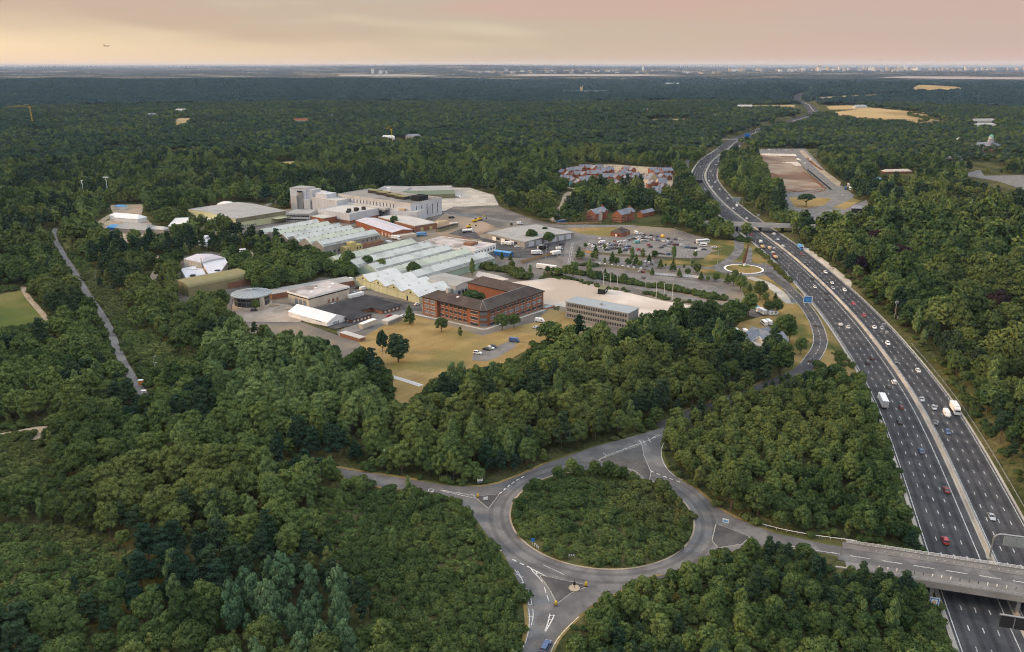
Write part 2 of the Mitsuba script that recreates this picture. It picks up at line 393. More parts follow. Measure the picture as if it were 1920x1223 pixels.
i_start, i_end = 40, len(MW) - 5
motorway = along(MW, -19.3, 16.2, i_start, i_end)
Z5 = lambda p: zc(640, 813, 2.983, p)
Z6 = lambda p: zc(1280, 813, 2.983, p)
ZR = 6.5
isl_px = Z5([(960, 480), (985, 380), (1000, 590), (1100, 670), (1250, 725), (1400, 755), (1570, 755), (1700, 735), (1830, 690)]).tolist() + Z6([(0, 605), (40, 520), (50, 400)]).tolist()
ig = G(*np.asarray(isl_px).T, ZR)
A_ = np.c_[2 * ig, np.ones(len(ig))]; s_ = np.linalg.lstsq(A_, (ig ** 2).sum(1), rcond=None)[0]
RC = s_[:2]; RRAD = math.sqrt(s_[2] + RC @ RC)
outline = np.vstack([Z5([(-250, 150), (95, 212), (220, 230), (390, 258), (530, 280), (640, 297), (780, 298), (880, 280), (1000, 235), (1130, 175), (1270, 125), (1400, 80), (1560, 35), (1690, 0), (1805, -35)]),
                     Z5([(1800, 5), (1785, 60), (1790, 120), (1810, 170), (1850, 220), (1909, 270)]),
                     Z6([(60, 300), (130, 360), (200, 420), (290, 470), (400, 515), (520, 560), (640, 585), (800, 620), (970, 645)]),
                     Z6([(960, 712), (800, 672), (640, 640), (500, 628), (380, 640), (300, 655), (180, 690), (80, 730), (0, 780)]),
                     Z5([(1760, 790), (1640, 830), (1560, 880), (1430, 940), (1330, 1015), (1240, 1100), (1200, 1150), (1165, 1223), (1090, 1420)]),
                     Z5([(900, 1420), (1000, 1223), (1035, 1150), (1050, 1060), (1040, 960), (1010, 870), (970, 790), (945, 745), (900, 660), (830, 590), (760, 490), (700, 420), (640, 370), (590, 350), (500, 330), (370, 315), (230, 300), (95, 262), (-250, 196)])])
rbt_road = Polygon(G(*outline.T, ZR)).buffer(0)
island = Point(*RC).buffer(RRAD, 48)
splitters = [Polygon(G(*q.T, ZR)).buffer(-0.3).buffer(0.3) for q in (
    Z5([(745, 352), (880, 342), (822, 418)]), Z5([(1112, 795), (1382, 852), (1280, 893), (1208, 950), (1172, 880)]),
    zc(640, 500, 2.983, [(1440, 1085), (1560, 1040), (1680, 998), (1690, 1060), (1730, 1150), (1720, 1200), (1640, 1140)]), Z6([(188, 508), (290, 545), (372, 578), (330, 618), (200, 638), (166, 600)]))]
rbt_road = rbt_road.difference(island)
slip = road(np.vstack([zc(640, 500, 2.983, [(1790, 905)]), [(1262, 792), (1330, 765), (1400, 740), (1460, 715)], zc(1280, 470, 2.983, [(640, 690), (700, 640), (742, 580), (767, 530), (768, 480), (742, 400), (700, 330), (650, 270), (590, 210), (530, 165), (470, 120)])]), 7.6)
mini_c = GP([(1394.5, 504.5)])[0]
Z4 = lambda p: zc(1200, 320, 3.946, p)
a_, b_ = GP(Z4([(617, 720), (915, 735)]))
MINI_R = np.linalg.norm(a_ - b_) / 2
mini_road = unary_union([Point(*mini_c).buffer(MINI_R + 8), road(Z4([(620, 690), (690, 640), (735, 570), (720, 510), (690, 460), (650, 420), (560, 360)]), 7.5),
                         road(Z4([(580, 715), (480, 722), (380, 715), (280, 712), (160, 705), (60, 690), (-60, 675)]), 6.5), road(Z4([(880, 690), (960, 720), (1040, 800), (1110, 890), (1170, 985)]), 8),
                         road(Z4([(800, 690), (810, 620), (805, 570)]), 4.5)]).difference(Point(*mini_c).buffer(MINI_R))
Zg = lambda p: zc(780, 400, 5.9375, p)
Zh = lambda p: zc(1040, 400, 5.9375, p)
mini_c_disc = Point(*mini_c).buffer(MINI_R + .2)
ramp = road(Z4([(800, 790), (900, 820), (990, 870), (1060, 930), (1120, 985)]), 7)              # light concrete track beside the slip
site_road = unary_union([
    road(Zg([(330, -10), (560, 25), (800, 60), (1000, 90), (1200, 115), (1400, 130), (1600, 140), (1900, 140)]).tolist() + [(1130, 424), (1160, 424), (1190, 425)], 11),
    road(Zg([(1690, 590), (1700, 480), (1720, 380), (1760, 310), (1800, 265)]), 8),
    road(Zg([(1240, 570), (1400, 590), (1520, 640), (1700, 680), (1900, 720)]).tolist() + zc(1040, 400, 5.9375, [(500, 740), (800, 800), (1200, 880), (1600, 970), (1880, 1040)]).tolist(), 9),
    road(Zg([(1800, 255), (1900, 250), (2000, 262), (2100, 280)]), 10),
    poly(Zh([(470, 625), (920, 680), (1110, 695), (1400, 720), (1700, 790), (1890, 860), (1890, 905), (1500, 850), (1050, 785), (780, 730), (560, 670)])),
    road([(1310, 340), (1292, 325), (1287, 315), (1290, 300)], 7)])
yard = unary_union([poly(Zg([(360, 230), (500, 170), (640, 190), (720, 270), (780, 280), (960, 330), (1200, 400), (1240, 350), (1680, 290), (1640, 420), (1560, 500), (1280, 500), (880, 500), (700, 400), (740, 300), (560, 270)])),
                    poly(zc(530, 490, 5.9375, [(750, 240), (830, 330), (900, 360), (1420, 460), (1530, 480), (1560, 560), (1360, 560), (1310, 500), (900, 400), (740, 460)])),
                    poly(zc(530, 490, 5.9375, [(600, 790), (700, 740), (1350, 560), (1500, 560), (1350, 640), (1000, 720), (640, 860)])),
                    poly([(560, 578), (620, 596), (470, 600), (430, 605), (435, 560), (470, 585)]), poly([(640, 632), (545, 596), (590, 580), (700, 600), (700, 615)])])
gravel = unary_union([poly(Zg([(1060, 770), (1300, 745), (1480, 720), (1620, 725), (1900, 775)]).tolist() + zc(1020, 540, 5.9375, [(700, 0), (1000, 70), (1300, 140), (1560, 185), (1880, 235), (1890, 330), (1500, 420), (950, 420), (900, 300), (200, 210), (0, 180), (-40, 60)]).tolist()),
                      poly(Zg([(690, 645), (900, 690), (1040, 735), (860, 770), (660, 700)]))])
lawn = poly([(670, 640), (735, 600), (775, 590), (800, 598), (905, 630), (1000, 605), (1030, 580), (1060, 585), (1090, 600), (1060, 630), (1000, 650), (930, 690), (850, 700), (800, 720), (775, 770), (740, 750), (735, 700), (690, 665)])
lawn_lot = poly(zc(770, 510, 6.793, [(790, 1060), (930, 980), (1080, 960), (1240, 890), (1360, 880), (1330, 960), (1120, 1090), (960, 1140), (780, 1130)]))
car_park = poly(Zh([(320, 240), (480, 260), (620, 265), (860, 240), (1180, 255), (1400, 300), (1600, 330), (1760, 370), (1740, 440), (1660, 500), (1240, 500), (800, 470), (470, 430), (330, 410), (240, 330)]))
car_park = car_park.union(poly(Zh([(440, 480), (800, 490), (1110, 520), (1110, 640), (450, 580)])))
works = poly([(1414, 288), (1490, 294), (1510, 320), (1548, 355), (1477, 360), (1450, 340)])
tarmac = unary_union([poly([(1405, 283), (1440, 279), (1510, 279), (1530, 300), (1560, 335), (1580, 350), (1600, 365), (1600, 385), (1625, 375), (1632, 400), (1600, 415), (1570, 425), (1490, 425), (1475, 390), (1470, 362), (1552, 355), (1512, 320), (1492, 295), (1425, 287)])])
far_lots = [poly([(1800, 328), (1838, 318), (1845, 330), (1920, 328), (1990, 330), (1990, 358), (1920, 356), (1870, 340)]), poly([(1860, 414), (1920, 416), (1960, 418), (1960, 425), (1910, 425)]), poly([(1655, 367), (1700, 360), (1710, 364), (1660, 374)])]
stubble = [poly([(1556, 212), (1600, 206), (1640, 207), (1720, 213), (1740, 216), (1740, 222), (1795, 236), (1740, 238), (1700, 232), (1640, 230), (1590, 224)]), poly([(1550, 200), (1590, 197), (1610, 200), (1740, 212), (1700, 214), (1600, 205), (1555, 206)]),
           poly([(1708, 168), (1740, 163), (1800, 166), (1805, 170), (1770, 173), (1720, 171)])]
far_fields = [poly(q) for q in ([(325, 240), (332, 222), (358, 222), (352, 236)], [(55, 245), (85, 245), (80, 250), (55, 250)], [(338, 292), (345, 280), (370, 280), (372, 292)], [(448, 294), (500, 292), (505, 299), (455, 300)],
                                ([(520, 305), (556, 302), (550, 318), (528, 322)]), [(198, 280), (222, 277), (225, 284), (205, 286)], [(400, 230), (430, 230), (425, 238), (398, 238)], [(1405, 198), (1490, 197), (1490, 206), (1400, 205)],
                                [(1535, 183), (1700, 176), (1700, 180), (1540, 189)], [(1360, 156), (1435, 157), (1430, 160), (1358, 160)], [(1225, 224), (1290, 224), (1290, 231), (1225, 229)], [(800, 362), (815, 352), (880, 352), (925, 366), (935, 385), (850, 388), (835, 395), (780, 405), (760, 385)])]
stage_yard = far_fields.pop()
build_yard = poly([(835, 400), (870, 402), (930, 425), (880, 450), (830, 445), (800, 425)])
estate_ground = poly([(1040, 335), (1080, 312), (1140, 308), (1260, 316), (1262, 345), (1255, 375), (1225, 378), (1200, 350), (1120, 352), (1100, 360), (1060, 352)])
dirt_track = unary_union([road([(1046, 416), (1044, 400), (1056, 388), (1062, 372), (1072, 360)], 10), poly([(900, 345), (965, 338), (970, 350), (940, 352)])])
gate_green = poly(Zh([(130, 170), (400, 160), (700, 150), (700, 190), (620, 260), (470, 255), (300, 225)]))
rail_bank = poly([(105, 430), (125, 470), (160, 520), (200, 590), (235, 640), (275, 700), (300, 735), (330, 735), (390, 690), (380, 670), (300, 640), (250, 590), (205, 530), (150, 480), (125, 440)])
perimeter = road([(105, 428), (101, 442), (115, 470), (128, 492), (150, 528), (178, 572), (200, 605), (218, 650), (240, 695), (262, 730), (285, 762)], 4.0)
meadow = poly([(-60, 560), (40, 545), (55, 570), (92, 605), (60, 612), (-60, 620)])
sand_path = unary_union([road([(44, 538), (52, 556), (72, 580), (94, 608)], 3.5), road([(-30, 818), (30, 812), (70, 805), (70, 825)], 5)])
tent_ground = unary_union([poly([(180, 432), (220, 400), (262, 400), (285, 420), (270, 440), (320, 445), (310, 460), (225, 455)]), road([(215, 400), (195, 412), (182, 440)], 6), poly([(205, 385), (270, 383), (265, 405), (212, 400)]), road([(290, 480), (300, 495), (285, 530), (290, 540)], 5), poly([(425, 478), (470, 470), (500, 490), (450, 495)])])
hall_yard = unary_union([road([(480, 402), (500, 385), (540, 372)], 6), poly([(400, 380), (470, 380), (560, 400), (480, 410)])])
caravan_yard = poly([(1366, 632), (1388, 604), (1436, 592), (1462, 610), (1496, 630), (1476, 650), (1436, 664), (1398, 670)])
slip_verge = LineString(spline(GP([(1360, 460), (1400, 470), (1440, 520), (1470, 560), (1510, 610), (1545, 680)]), 4)).buffer(22).union(Point(*mini_c).buffer(MINI_R + 22)).union(poly(Z4([(150, 660), (300, 650), (650, 580), (700, 540), (720, 600), (560, 700), (150, 720)])))
slip_verge = slip_verge.union(poly(zc(1300, 540, 6.793, [(600, 0), (1000, 0), (1200, 250), (1500, 600), (1250, 750), (1000, 420), (720, 220)])))
works_green = poly([(1478, 370), (1500, 370), (1560, 372), (1545, 385), (1510, 392), (1490, 388)])
works_dry = poly([(1560, 390), (1600, 372), (1615, 376), (1585, 393)])

# the industrial site: open yards between the buildings
site = unary_union([poly([(352, 402), (405, 386), (470, 384), (520, 394), (560, 390), (640, 386), (700, 374), (745, 361), (790, 351), (850, 350), (925, 364), (938, 388), (1000, 412), (1060, 424), (1200, 424), (1260, 428), (1340, 452), (1375, 480), (1340, 505), (1260, 505), (1180, 500), (1120, 520), (1080, 520), (1040, 500), (1000, 530), (980, 560),
                        (860, 560), (800, 530), (770, 528), (735, 522), (690, 512), (660, 498), (606, 486), (560, 480), (500, 458), (445, 446), (380, 436)]),
                    poly([(540, 545), (600, 520), (655, 526), (680, 512), (740, 520), (800, 520), (1030, 540), (1040, 590), (1000, 620), (900, 640), (800, 625), (735, 640), (690, 680), (660, 690), (600, 660), (540, 650), (480, 630), (430, 620), (425, 575), (440, 545), (500, 560)]),
                    poly([(1040, 498), (1260, 500), (1340, 500), (1376, 478), (1420, 520), (1480, 575), (1430, 600), (1380, 585), (1330, 600), (1180, 560), (1090, 530)]), poly([(1050, 575), (1100, 560), (1190, 590), (1190, 640), (1130, 640), (1060, 640), (1040, 610)]),
                    poly([(332, 505), (345, 482), (395, 472), (424, 477), (420, 496), (412, 514), (440, 511), (466, 522), (472, 545), (430, 580), (335, 582)])])
# ground sheet, paved areas pressed down a little so that the paving lies proud
paved = unary_union([site, motorway, rbt_road, slip, mini_road, ramp, site_road, yard, gravel, lawn, lawn_lot, car_park, works, tarmac, *far_lots, *stubble, *far_fields, stage_yard, build_yard, estate_ground, dirt_track, gate_green, perimeter, meadow, sand_path, tent_ground, hall_yard, caravan_yard, slip_verge])
az = np.radians(np.unique(np.r_[np.arange(-180, -40, 4.0), np.linspace(-40, 40, 620), np.arange(44, 181, 4.0)]))
rr = np.r_[0.5, 40, 80, np.geomspace(110, 3000, 340), np.geomspace(3050, 60000, 160)]
R_, A_ = np.meshgrid(rr, az, indexing='ij')
gx, gy = R_ * np.sin(A_), R_ * np.cos(A_)
gz = hz(gx, gy)
near = (R_ < 4000) & (np.abs(A_) < 0.8)
inside = np.zeros_like(near); shapely.prepare(paved)
inside[near] = shapely.contains_xy(paved, gx[near], gy[near])
gz = gz - 0.35 * inside
def grid_faces(n, m):
    i, j = np.meshgrid(np.arange(n - 1), np.arange(m - 1), indexing='ij')
    a = (i * m + j).ravel(); b = a + 1; c = a + m; d = c + 1
    return np.vstack([np.c_[a, b, d], np.c_[a, d, c]])
gm = trimesh.Trimesh(np.c_[gx.ravel(), gy.ravel(), gz.ravel()], grid_faces(*gx.shape), process=False)
f_ = np.array(gm.faces); v_ = gm.vertices
if np.cross(v_[f_[900, 1]] - v_[f_[900, 0]], v_[f_[900, 2]] - v_[f_[900, 0]])[2] < 0: gm = trimesh.Trimesh(v_, f_[:, ::-1], process=False)
setting('ground', gm, 'm_land', smooth=True)

def lay(name, p, mat, dz, size=6.0, kind='structure', label=None): return setting(name, sheet(p, dz, size), mat, kind, label)
lay('dry_lawn', lawn.difference(lawn_lot.union(yard)), 'm_drygrass', .03)
lay('road_verge', slip_verge.difference(unary_union([motorway.buffer(1), slip, mini_road, ramp, site_road, car_park, gravel, mini_c_disc])), 'm_verge', .02, 5)
lay('motorway', motorway, 'm_motorway', .06, 7)
lay('roundabout_road', rbt_road, 'm_road', .06, 7)
lay('slip_road', slip.difference(motorway).difference(rbt_road), 'm_darkroad', .07, 5)
lay('access_roundabout_road', mini_road.difference(slip).difference(motorway), 'm_road', .075, 6)
lay('concrete_ramp', ramp.difference(mini_road).difference(slip).difference(motorway), 'm_concrete', .045, 5)
lay('site_road', site_road.difference(unary_union([mini_road, yard])), 'm_carpark', .055, 8)
lay('works_yard', site.difference(unary_union([yard, lawn, site_road, gravel, car_park, stage_yard, build_yard, mini_road, gate_green, slip_verge, lawn_lot])), 'm_yard', .03, 8)
terrace = poly([(438, 560), (545, 572), (560, 585), (600, 592), (560, 604), (470, 604), (430, 606)])
front_road = poly(zc(530, 490, 5.9375, [(600, 790), (700, 740), (1350, 560), (1500, 560), (1350, 640), (1000, 720), (640, 860)]))
lay('terrace', terrace, 'm_terrace', .07, 6)
lay('front_road', front_road, 'm_carpark', .075, 6)
lay('lawn_path', road([(732, 706), (760, 714), (790, 724)], 3), 'm_lightgrey', .06, 4)
lay('service_yard', yard.difference(terrace).difference(front_road), 'm_darkroad', .06, 8)
lay('gravel_lot', gravel.difference(site_road), 'm_gravel', .05, 10)
lay('parking_bays', lawn_lot, 'm_carpark', .06, 8)
lay('car_park', car_park.difference(site_road).difference(mini_road), 'm_carpark', .05, 10)
lay('bare_earth', works, 'm_soil', .06, 14)
lay('old_tarmac', tarmac.difference(works), 'm_carpark', .05, 14)
Zw_ = lambda q: zc(1380, 250, 5.9375, q)
dirt_side = poly(Zw_([(740, 185), (790, 225), (960, 395), (1170, 545), (1150, 600), (1070, 545), (880, 385), (760, 260), (700, 195)]))
lay('earth_strip', dirt_side, 'm_track', .09, 10)
for q_ in ([(240, 225), (660, 232), (675, 256), (430, 250), (290, 242)], [(500, 322), (690, 318), (735, 362), (655, 362), (620, 335)], [(660, 280), (700, 278), (725, 302), (690, 302)]): lay('concrete_slab', poly(Zw_(q_)), 'm_gravel', .10, 10)
lay('drainage_channel', LineString(GP(Zw_([(795, 405), (1060, 630)]))).buffer(1.6), 'm_dark', .10, 8)
lay('earth_bank', unary_union([LineString(spline(GP(Zw_([(360, 440), (450, 510), (560, 630), (700, 650), (980, 640)])), 6)).buffer(2.6), LineString(spline(GP(Zw_([(740, 430), (860, 510), (980, 610)])), 6)).buffer(2.2), LineString(spline(GP(Zw_([(800, 280), (870, 350), (960, 410)])), 6)).buffer(2.5)]), 'm_rust', .12, 5)
for p in far_lots: lay('hardstanding', p, 'm_carpark', .05, 14)
for p in stubble: lay('stubble_field', p, 'm_stubble', .35, 40)
for p in far_fields: lay('field', p, 'm_field', .3, 30)
lay('gravel_yard', stage_yard, 'm_concrete', .05, 10)
lay('building_ground', build_yard, 'm_soil', .05, 10)
lay('estate_ground', estate_ground, 'm_track', .05, 14)
lay('dirt_track', dirt_track, 'm_track', .07, 8)
lay('grass_bank', gate_green, 'm_drygrass', .03, 8)
lay('perimeter_track', perimeter, 'm_carpark', .06, 6)
lay('embankment', rail_bank.difference(perimeter), 'm_meadow', .02, 6)
lay('meadow', meadow, 'm_meadow', .03, 8)
lay('sand_path', sand_path, 'm_track', .08, 6)
lay('trodden_ground', tent_ground, 'm_track', .05, 8)
lay('hall_yard', hall_yard, 'm_carpark', .05, 8)
lay('caravan_ground', caravan_yard.difference(slip_verge).difference(slip), 'm_drygrass', .05, 6)
lay('traffic_island', works_green.union(works_dry), 'm_drygrass', .12, 8)
lay('worn_edge', unary_union([rbt_road.buffer(1.1), slip.buffer(.9)]).difference(unary_union([rbt_road, slip, island, motorway, mini_road])), 'm_verge', .05, 4)
for p in splitters:
    setting('splitter_edge', sheet(p.buffer(.24).difference(p.buffer(.02)), .085, 4), 'm_concrete')
    k = setting('splitter_island', join([sheet(p, .17, 5), prism(p.difference(p.buffer(-.25)), ZR - .1, ZR + .17)]), 'm_darkroad')
setting('island_ground', sheet(island, .10, 6), 'm_land')
setting('island_kerb', sheet(island.buffer(.6).difference(island), .13, 4), 'm_track')
mi_is = Point(*mini_c).buffer(MINI_R, 32)
lay('access_island', mi_is.buffer(-1.5), 'm_verge', .16, 5)
setting('access_island_kerb', sheet(mi_is.difference(mi_is.buffer(-1.5)), .14, 5), 'm_white')

# reservoirs far out
def flat(pts, z): return Polygon(G(*np.asarray(pts, float).T, z)).buffer(0)
lakes = [flat([(632, 143.6), (640, 140.2), (760, 139.8), (830, 142.4), (800, 144.2)], 0), flat([(930, 141.2), (1000, 139.2), (1200, 139.8), (1290, 141.4), (1180, 143.6), (980, 143.2)], 0), flat([(1640, 146.0), (1700, 143.4), (1990, 146), (1990, 149.6), (1780, 149.0)], 0)]
for p in lakes: setting('reservoir', trimesh.Trimesh(np.c_[tri_poly(p)[0], np.full(len(tri_poly(p)[0]), 2.5)], tri_poly(p)[1], process=False), 'm_water')
# ---------------------------------------------------------------- buildings
blocked = []

class Build:
    """A building with its own axes: s along the front, t into the depth, z up from the ground."""
    def __init__(self, name, label, A, B, C, z=1.0, cat='building', group=None, L=None, W=None):
        a, b, c = (G(*q, z) if z is not None else GP([q])[0] for q in (A, B, C))
        u = b - a; self.L = L or np.linalg.norm(u); u = u / np.linalg.norm(u)
        n = np.array([u[1], -u[0]]); w = (c - b) @ n
        if w < 0: n, w = -n, -w
        self.W = W or w; self.o, self.u, self.v = a, u, n
        self.key = thing(name, label, cat, group)
        m = self.at(self.L / 2, self.W / 2); self.z0 = float(hz(m[0], m[1]))
        self.block(0, self.L, 0, self.W)
    def at(self, s, t): return self.o + self.u * s + self.v * t
    def block(self, s0, s1, t0, t1): blocked.append(Polygon([self.at(s0, t0), self.at(s1, t0), self.at(s1, t1), self.at(s0, t1)]))
    def add(self, name, mesh, mat, smooth=False, label=None, parent=None):
        m = np.eye(4); m[:2, 0], m[:2, 1], m[:2, 3], m[2, 3] = self.u, self.v, self.o, self.z0
        mesh = mesh.copy(); mesh.apply_transform(m)
        return part(parent or self.key, name, mesh, mat, smooth, label)
    def wall(self, h, mat, s0=0, s1=None, t0=0, t1=None, name='wall', label=None, z0=-.6):
        return self.add(name, box(s0, s1 or self.L, t0, t1 or self.W, z0, h), mat, label=label)
    def flat(self, h, mat, s0=0, s1=None, t0=0, t1=None, edge=.35, para=.5, emat=None, over=.15, label=None):
        s1, t1 = s1 or self.L, t1 or self.W
        self.add('roof', box(s0 + edge - over, s1 - edge + over, t0 + edge - over, t1 - edge + over, h + .003, h + .22), mat, label=label)
        e = Polygon([(s0 - over, t0 - over), (s1 + over, t0 - over), (s1 + over, t1 + over), (s0 - over, t1 + over)])
        self.add('parapet', prism(e.difference(e.buffer(-edge, join_style='mitre')), h - .05, h + para), emat or mat)
    def gable(self, s0, s1, t0, t1, h, rise, wmat, rmat, along='t', over=.35, mid=.5, gname='gable', ridge=None):
        """A pitched roof; its ridge runs along t or s; mid: where across the span the ridge stands."""
        if along == 't':
            m = s0 + (s1 - s0) * mid
            tri = np.array([(s0, h), (s1, h), (m, h + rise)])
            P = lambda q, y: np.array([q[0], y, q[1]])
            a0, a1 = t0, t1
        else:
            m = t0 + (t1 - t0) * mid
            tri = np.array([(t0, h), (t1, h), (m, h + rise)])
            P = lambda q, y: np.array([y, q[0], q[1]])
            a0, a1 = s0, s1
        v = np.array([P(q, y) for y in (a0, a1) for q in tri])
        f = np.array([(0, 1, 2), (3, 5, 4), (0, 3, 4), (0, 4, 1), (1, 4, 5), (1, 5, 2), (2, 5, 3), (2, 3, 0)])
        if wmat: self.add(gname, trimesh.Trimesh(v, f, process=False), wmat)
        key = None
        for e in (0, 1):
            d = tri[2] - tri[e]; d = d / np.linalg.norm(d); nn = np.array([-d[1], d[0]]); nn = nn if nn[1] > 0 else -nn
            lo = tri[e] - d * over + nn * .02; hi = tri[2] + nn * .02
            q = [lo, hi, hi + nn * .14, lo + nn * .14]
            vv = np.array([P(k, y) for y in (a0 - over, a1 + over) for k in q])
            ff = [(0, 1, 2), (0, 2, 3), (4, 6, 5), (4, 7, 6)] + [(i, (i + 1) % 4, (i + 1) % 4 + 4) for i in range(4)] + [(i, (i + 1) % 4 + 4, i + 4) for i in range(4)]
            key = self.add('roof', trimesh.Trimesh(vv, np.array(ff), process=False), rmat if not isinstance(rmat, tuple) else rmat[e])
        return key
    def hip(self, s0, s1, t0, t1, h, rise, mat, over=.5, inset=None):
        """A hipped roof with its ridge along the longer side."""
        s0, s1, t0, t1 = s0 - over, s1 + over, t0 - over, t1 + over
        L_, W_ = s1 - s0, t1 - t0
        k = min(L_, W_) / 2 if inset is None else inset
        if L_ >= W_: r0, r1 = (s0 + k, (t0 + t1) / 2), (s1 - k, (t0 + t1) / 2)
        else: r0, r1 = ((s0 + s1) / 2, t0 + k), ((s0 + s1) / 2, t1 - k)
        v = np.array([(s0, t0, h), (s1, t0, h), (s1, t1, h), (s0, t1, h), (*r0, h + rise), (*r1, h + rise)])
        f = [(0, 1, 5), (0, 5, 4), (1, 2, 5), (2, 3, 4), (2, 4, 5), (3, 0, 4)] if L_ >= W_ else [(0, 1, 4), (1, 2, 5), (1, 5, 4), (2, 3, 5), (3, 0, 4), (3, 4, 5)]
        f += [(0, 2, 1), (0, 3, 2)]
        return self.add('roof', trimesh.Trimesh(v, np.array(f), process=False), mat)
    def row(self, face, n, a0, a1, z0, z1, w, mat='m_glass', name='window', proud=.06, frame=None, s0=0, s1=None, t0=0, t1=None, label=None):
        """n windows (or doors, panels) along a face, each its own part."""
        s1, t1 = s1 or self.L, t1 or self.W
        for i in range(n):
            c = a0 + (a1 - a0) * (i + .5) / n
            def bx(ww, za, zb, pr):
                if face == 'front': return box(c - ww / 2, c + ww / 2, t0 - pr, t0 + .05, za, zb)
                if face == 'back': return box(c - ww / 2, c + ww / 2, t1 - .05, t1 + pr, za, zb)
                if face == 'left': return box(s0 - pr, s0 + .05, c - ww / 2, c + ww / 2, za, zb)
                return box(s1 - .05, s1 + pr, c - ww / 2, c + ww / 2, za, zb)
            k = self.add(name, bx(w, z0, z1, proud), mat, label=label)
            if frame:
                ms = [bx(w + .2, z0 - .12, z0, proud + .03), bx(w + .2, z1, z1 + .1, proud + .03)]
                self.add('frame', join(ms), frame, parent=k)
    def boxp(self, name, s0, s1, t0, t1, z0, z1, mat, label=None): return self.add(name, box(s0, s1, t0, t1, z0, z1), mat, label=label)

Z7 = lambda x, y: (770 + x / 6.793, 510 + y / 6.793)
Za = lambda x, y: (600 + x / 6.793, 330 + y / 6.793)
Zb = lambda x, y: (350 + x / 6.576, 330 + y / 6.576)
Zd = lambda x, y: (530 + x / 5.9375, 490 + y / 5.9375)
Ze = lambda x, y: (320 + x / 6.793, 470 + y / 6.793)
Zq = lambda x, y: (780 + x / 5.9375, 400 + y / 5.9375)
Zk = lambda x, y: (1020 + x / 6.793, 290 + y / 6.793)

# --- three-storey brick office round a court
O = G(907, 591, 11.5)
u1 = G(1018.8, 552, 11.5) - O; LR = np.linalg.norm(u1); u1 /= LR
v1 = np.array([-u1[1], u1[0]]); LL = (G(789, 563.3, 11.5) - O) @ v1
bo = Build('brick_office', 'red brick three-storey office with dark hipped roof round a tree-filled court', (907, 591), (1018.8, 552), (989, 541.6), 11.5, 'office')
bo.o, bo.u, bo.v, bo.L, bo.W = O, u1, v1, LR, LL
D_ = 14.0; EH = 10.5
LB = 50.0
def chamfer(p, c=3.2): return p
ring = Polygon([(3.4, 0), (LR, 0), (LR, LB), (LR - D_, LB), (LR - D_, D_), (D_, D_), (D_, LL), (0, LL), (0, LL - 12), (1.4, LL - 12), (1.4, 13), (0, 11), (0, 3.4)])
blocked.append(Polygon([bo.at(*q) for q in ((-1, -1), (LR + 1, -1), (LR + 1, LL + 1), (-1, LL + 1))]))
bo.add('wall', prism(ring, -.6, EH), 'm_brick')
def hip_u(o=.7, rise=3.6):
    a, L2, W2, d = -o, LR + o, LL + o, D_ + o
    h = D_ / 2
    z0, z1 = EH - .02, EH + rise
    out = [(2.6 - o, a, z0), (L2, a, z0), (L2, LB + o, z0), (LR - d, LB + o, z0), (LR - d, d, z0), (d, d, z0), (d, W2, z0), (a, W2, z0), (a, 2.6 - o, z0)]
    rg = [(h, h, z1), (LR - h, h, z1), (LR - h, LB - h + o, z1), (h, LL - h + o, z1)]
    v = np.array(out + rg)
    q = [(0, 1, 10), (0, 10, 9), (1, 2, 11), (1, 11, 10), (2, 3, 11), (3, 4, 10), (3, 10, 11), (4, 5, 9), (4, 9, 10), (5, 6, 12), (5, 12, 9), (6, 7, 12), (7, 8, 9), (7, 9, 12), (8, 0, 9)]
    return v, np.array(q)
hv, hf = hip_u()
bo.add('roof', trimesh.Trimesh(hv, hf, process=False), 'm_tile')
bo.add('ridge_cap', join([bar((D_ / 2, D_ / 2, EH + 3.62), (LR - D_ / 2, D_ / 2, EH + 3.62), .22, 4), bar((D_ / 2, D_ / 2, EH + 3.62), (2.4, -.4, EH + .1), .12, 4), bar((D_ / 2, D_ / 2, EH + 3.62), (-.4, 2.4, EH + .1), .12, 4)]), 'm_grey_wall')
eo = Polygon([(2.6 - .8, -.8), (LR + .8, -.8), (LR + .8, LB + .8), (LR - D_ - .8, LB + .8), (LR - D_ - .8, D_ + .8), (D_ + .8, D_ + .8), (D_ + .8, LL + .8), (-.8, LL + .8), (-.8, 2.6 - .8)])
bo.add('eaves', prism(eo, EH - .38, EH - .03), 'm_dark')
for z in (.7, 4.1, 7.5):
    n = 9
    bo.row('front', n, 5, LR - 1, z, z + 1.75, (LR - 6) / n - 1.5, 'm_glass' if z != 4.1 else 'm_glass_pale', frame='m_white')
    bo.row('right', 4, 1, D_ - 1, z, z + 1.7, 2.0, 'm_glass', s1=LR)
    bo.row('left', 6, 14, LL - 13, z, z + 1.75, (LL - 27) / 6 - 1.2, 'm_glass', frame='m_white', s0=1.4)
    bo.row('left', 2, 1 + LL - 12, LL - 1, z, z + 1.7, 4.0, 'm_glass_pale', frame='m_white')
    bo.row('left', 1, 4.2, 10.4, z, z + 1.75, 5.6, 'm_glass', frame='m_white')
    # the chamfered corner's bay
    c = np.array([1.7, 1.7]); m = box(-2.1, 2.1, -.1, .12, z, z + 1.75); m.apply_transform(trimesh.transformations.rotation_matrix(-math.pi / 4, [0, 0, 1])); m.apply_translation([1.62, 1.62, 0])
    bo.add('window', m, 'm_glass_pale')
    bo.row('back', 2, LR - D_ + 1.5, LR - 1.5, z, z + 1.6, 4.5, 'm_glass', t1=LB)
m_ = [box(x - .09, x + .09, -.12, .02, 0, EH - .4) for x in np.linspace(9, LR - 1.5, 6)] + [box(1.28, 1.42, y - .09, y + .09, 0, EH - .4) for y in np.linspace(16, LL - 13, 5)]
bo.add('downpipe', join(m_), 'm_dark')
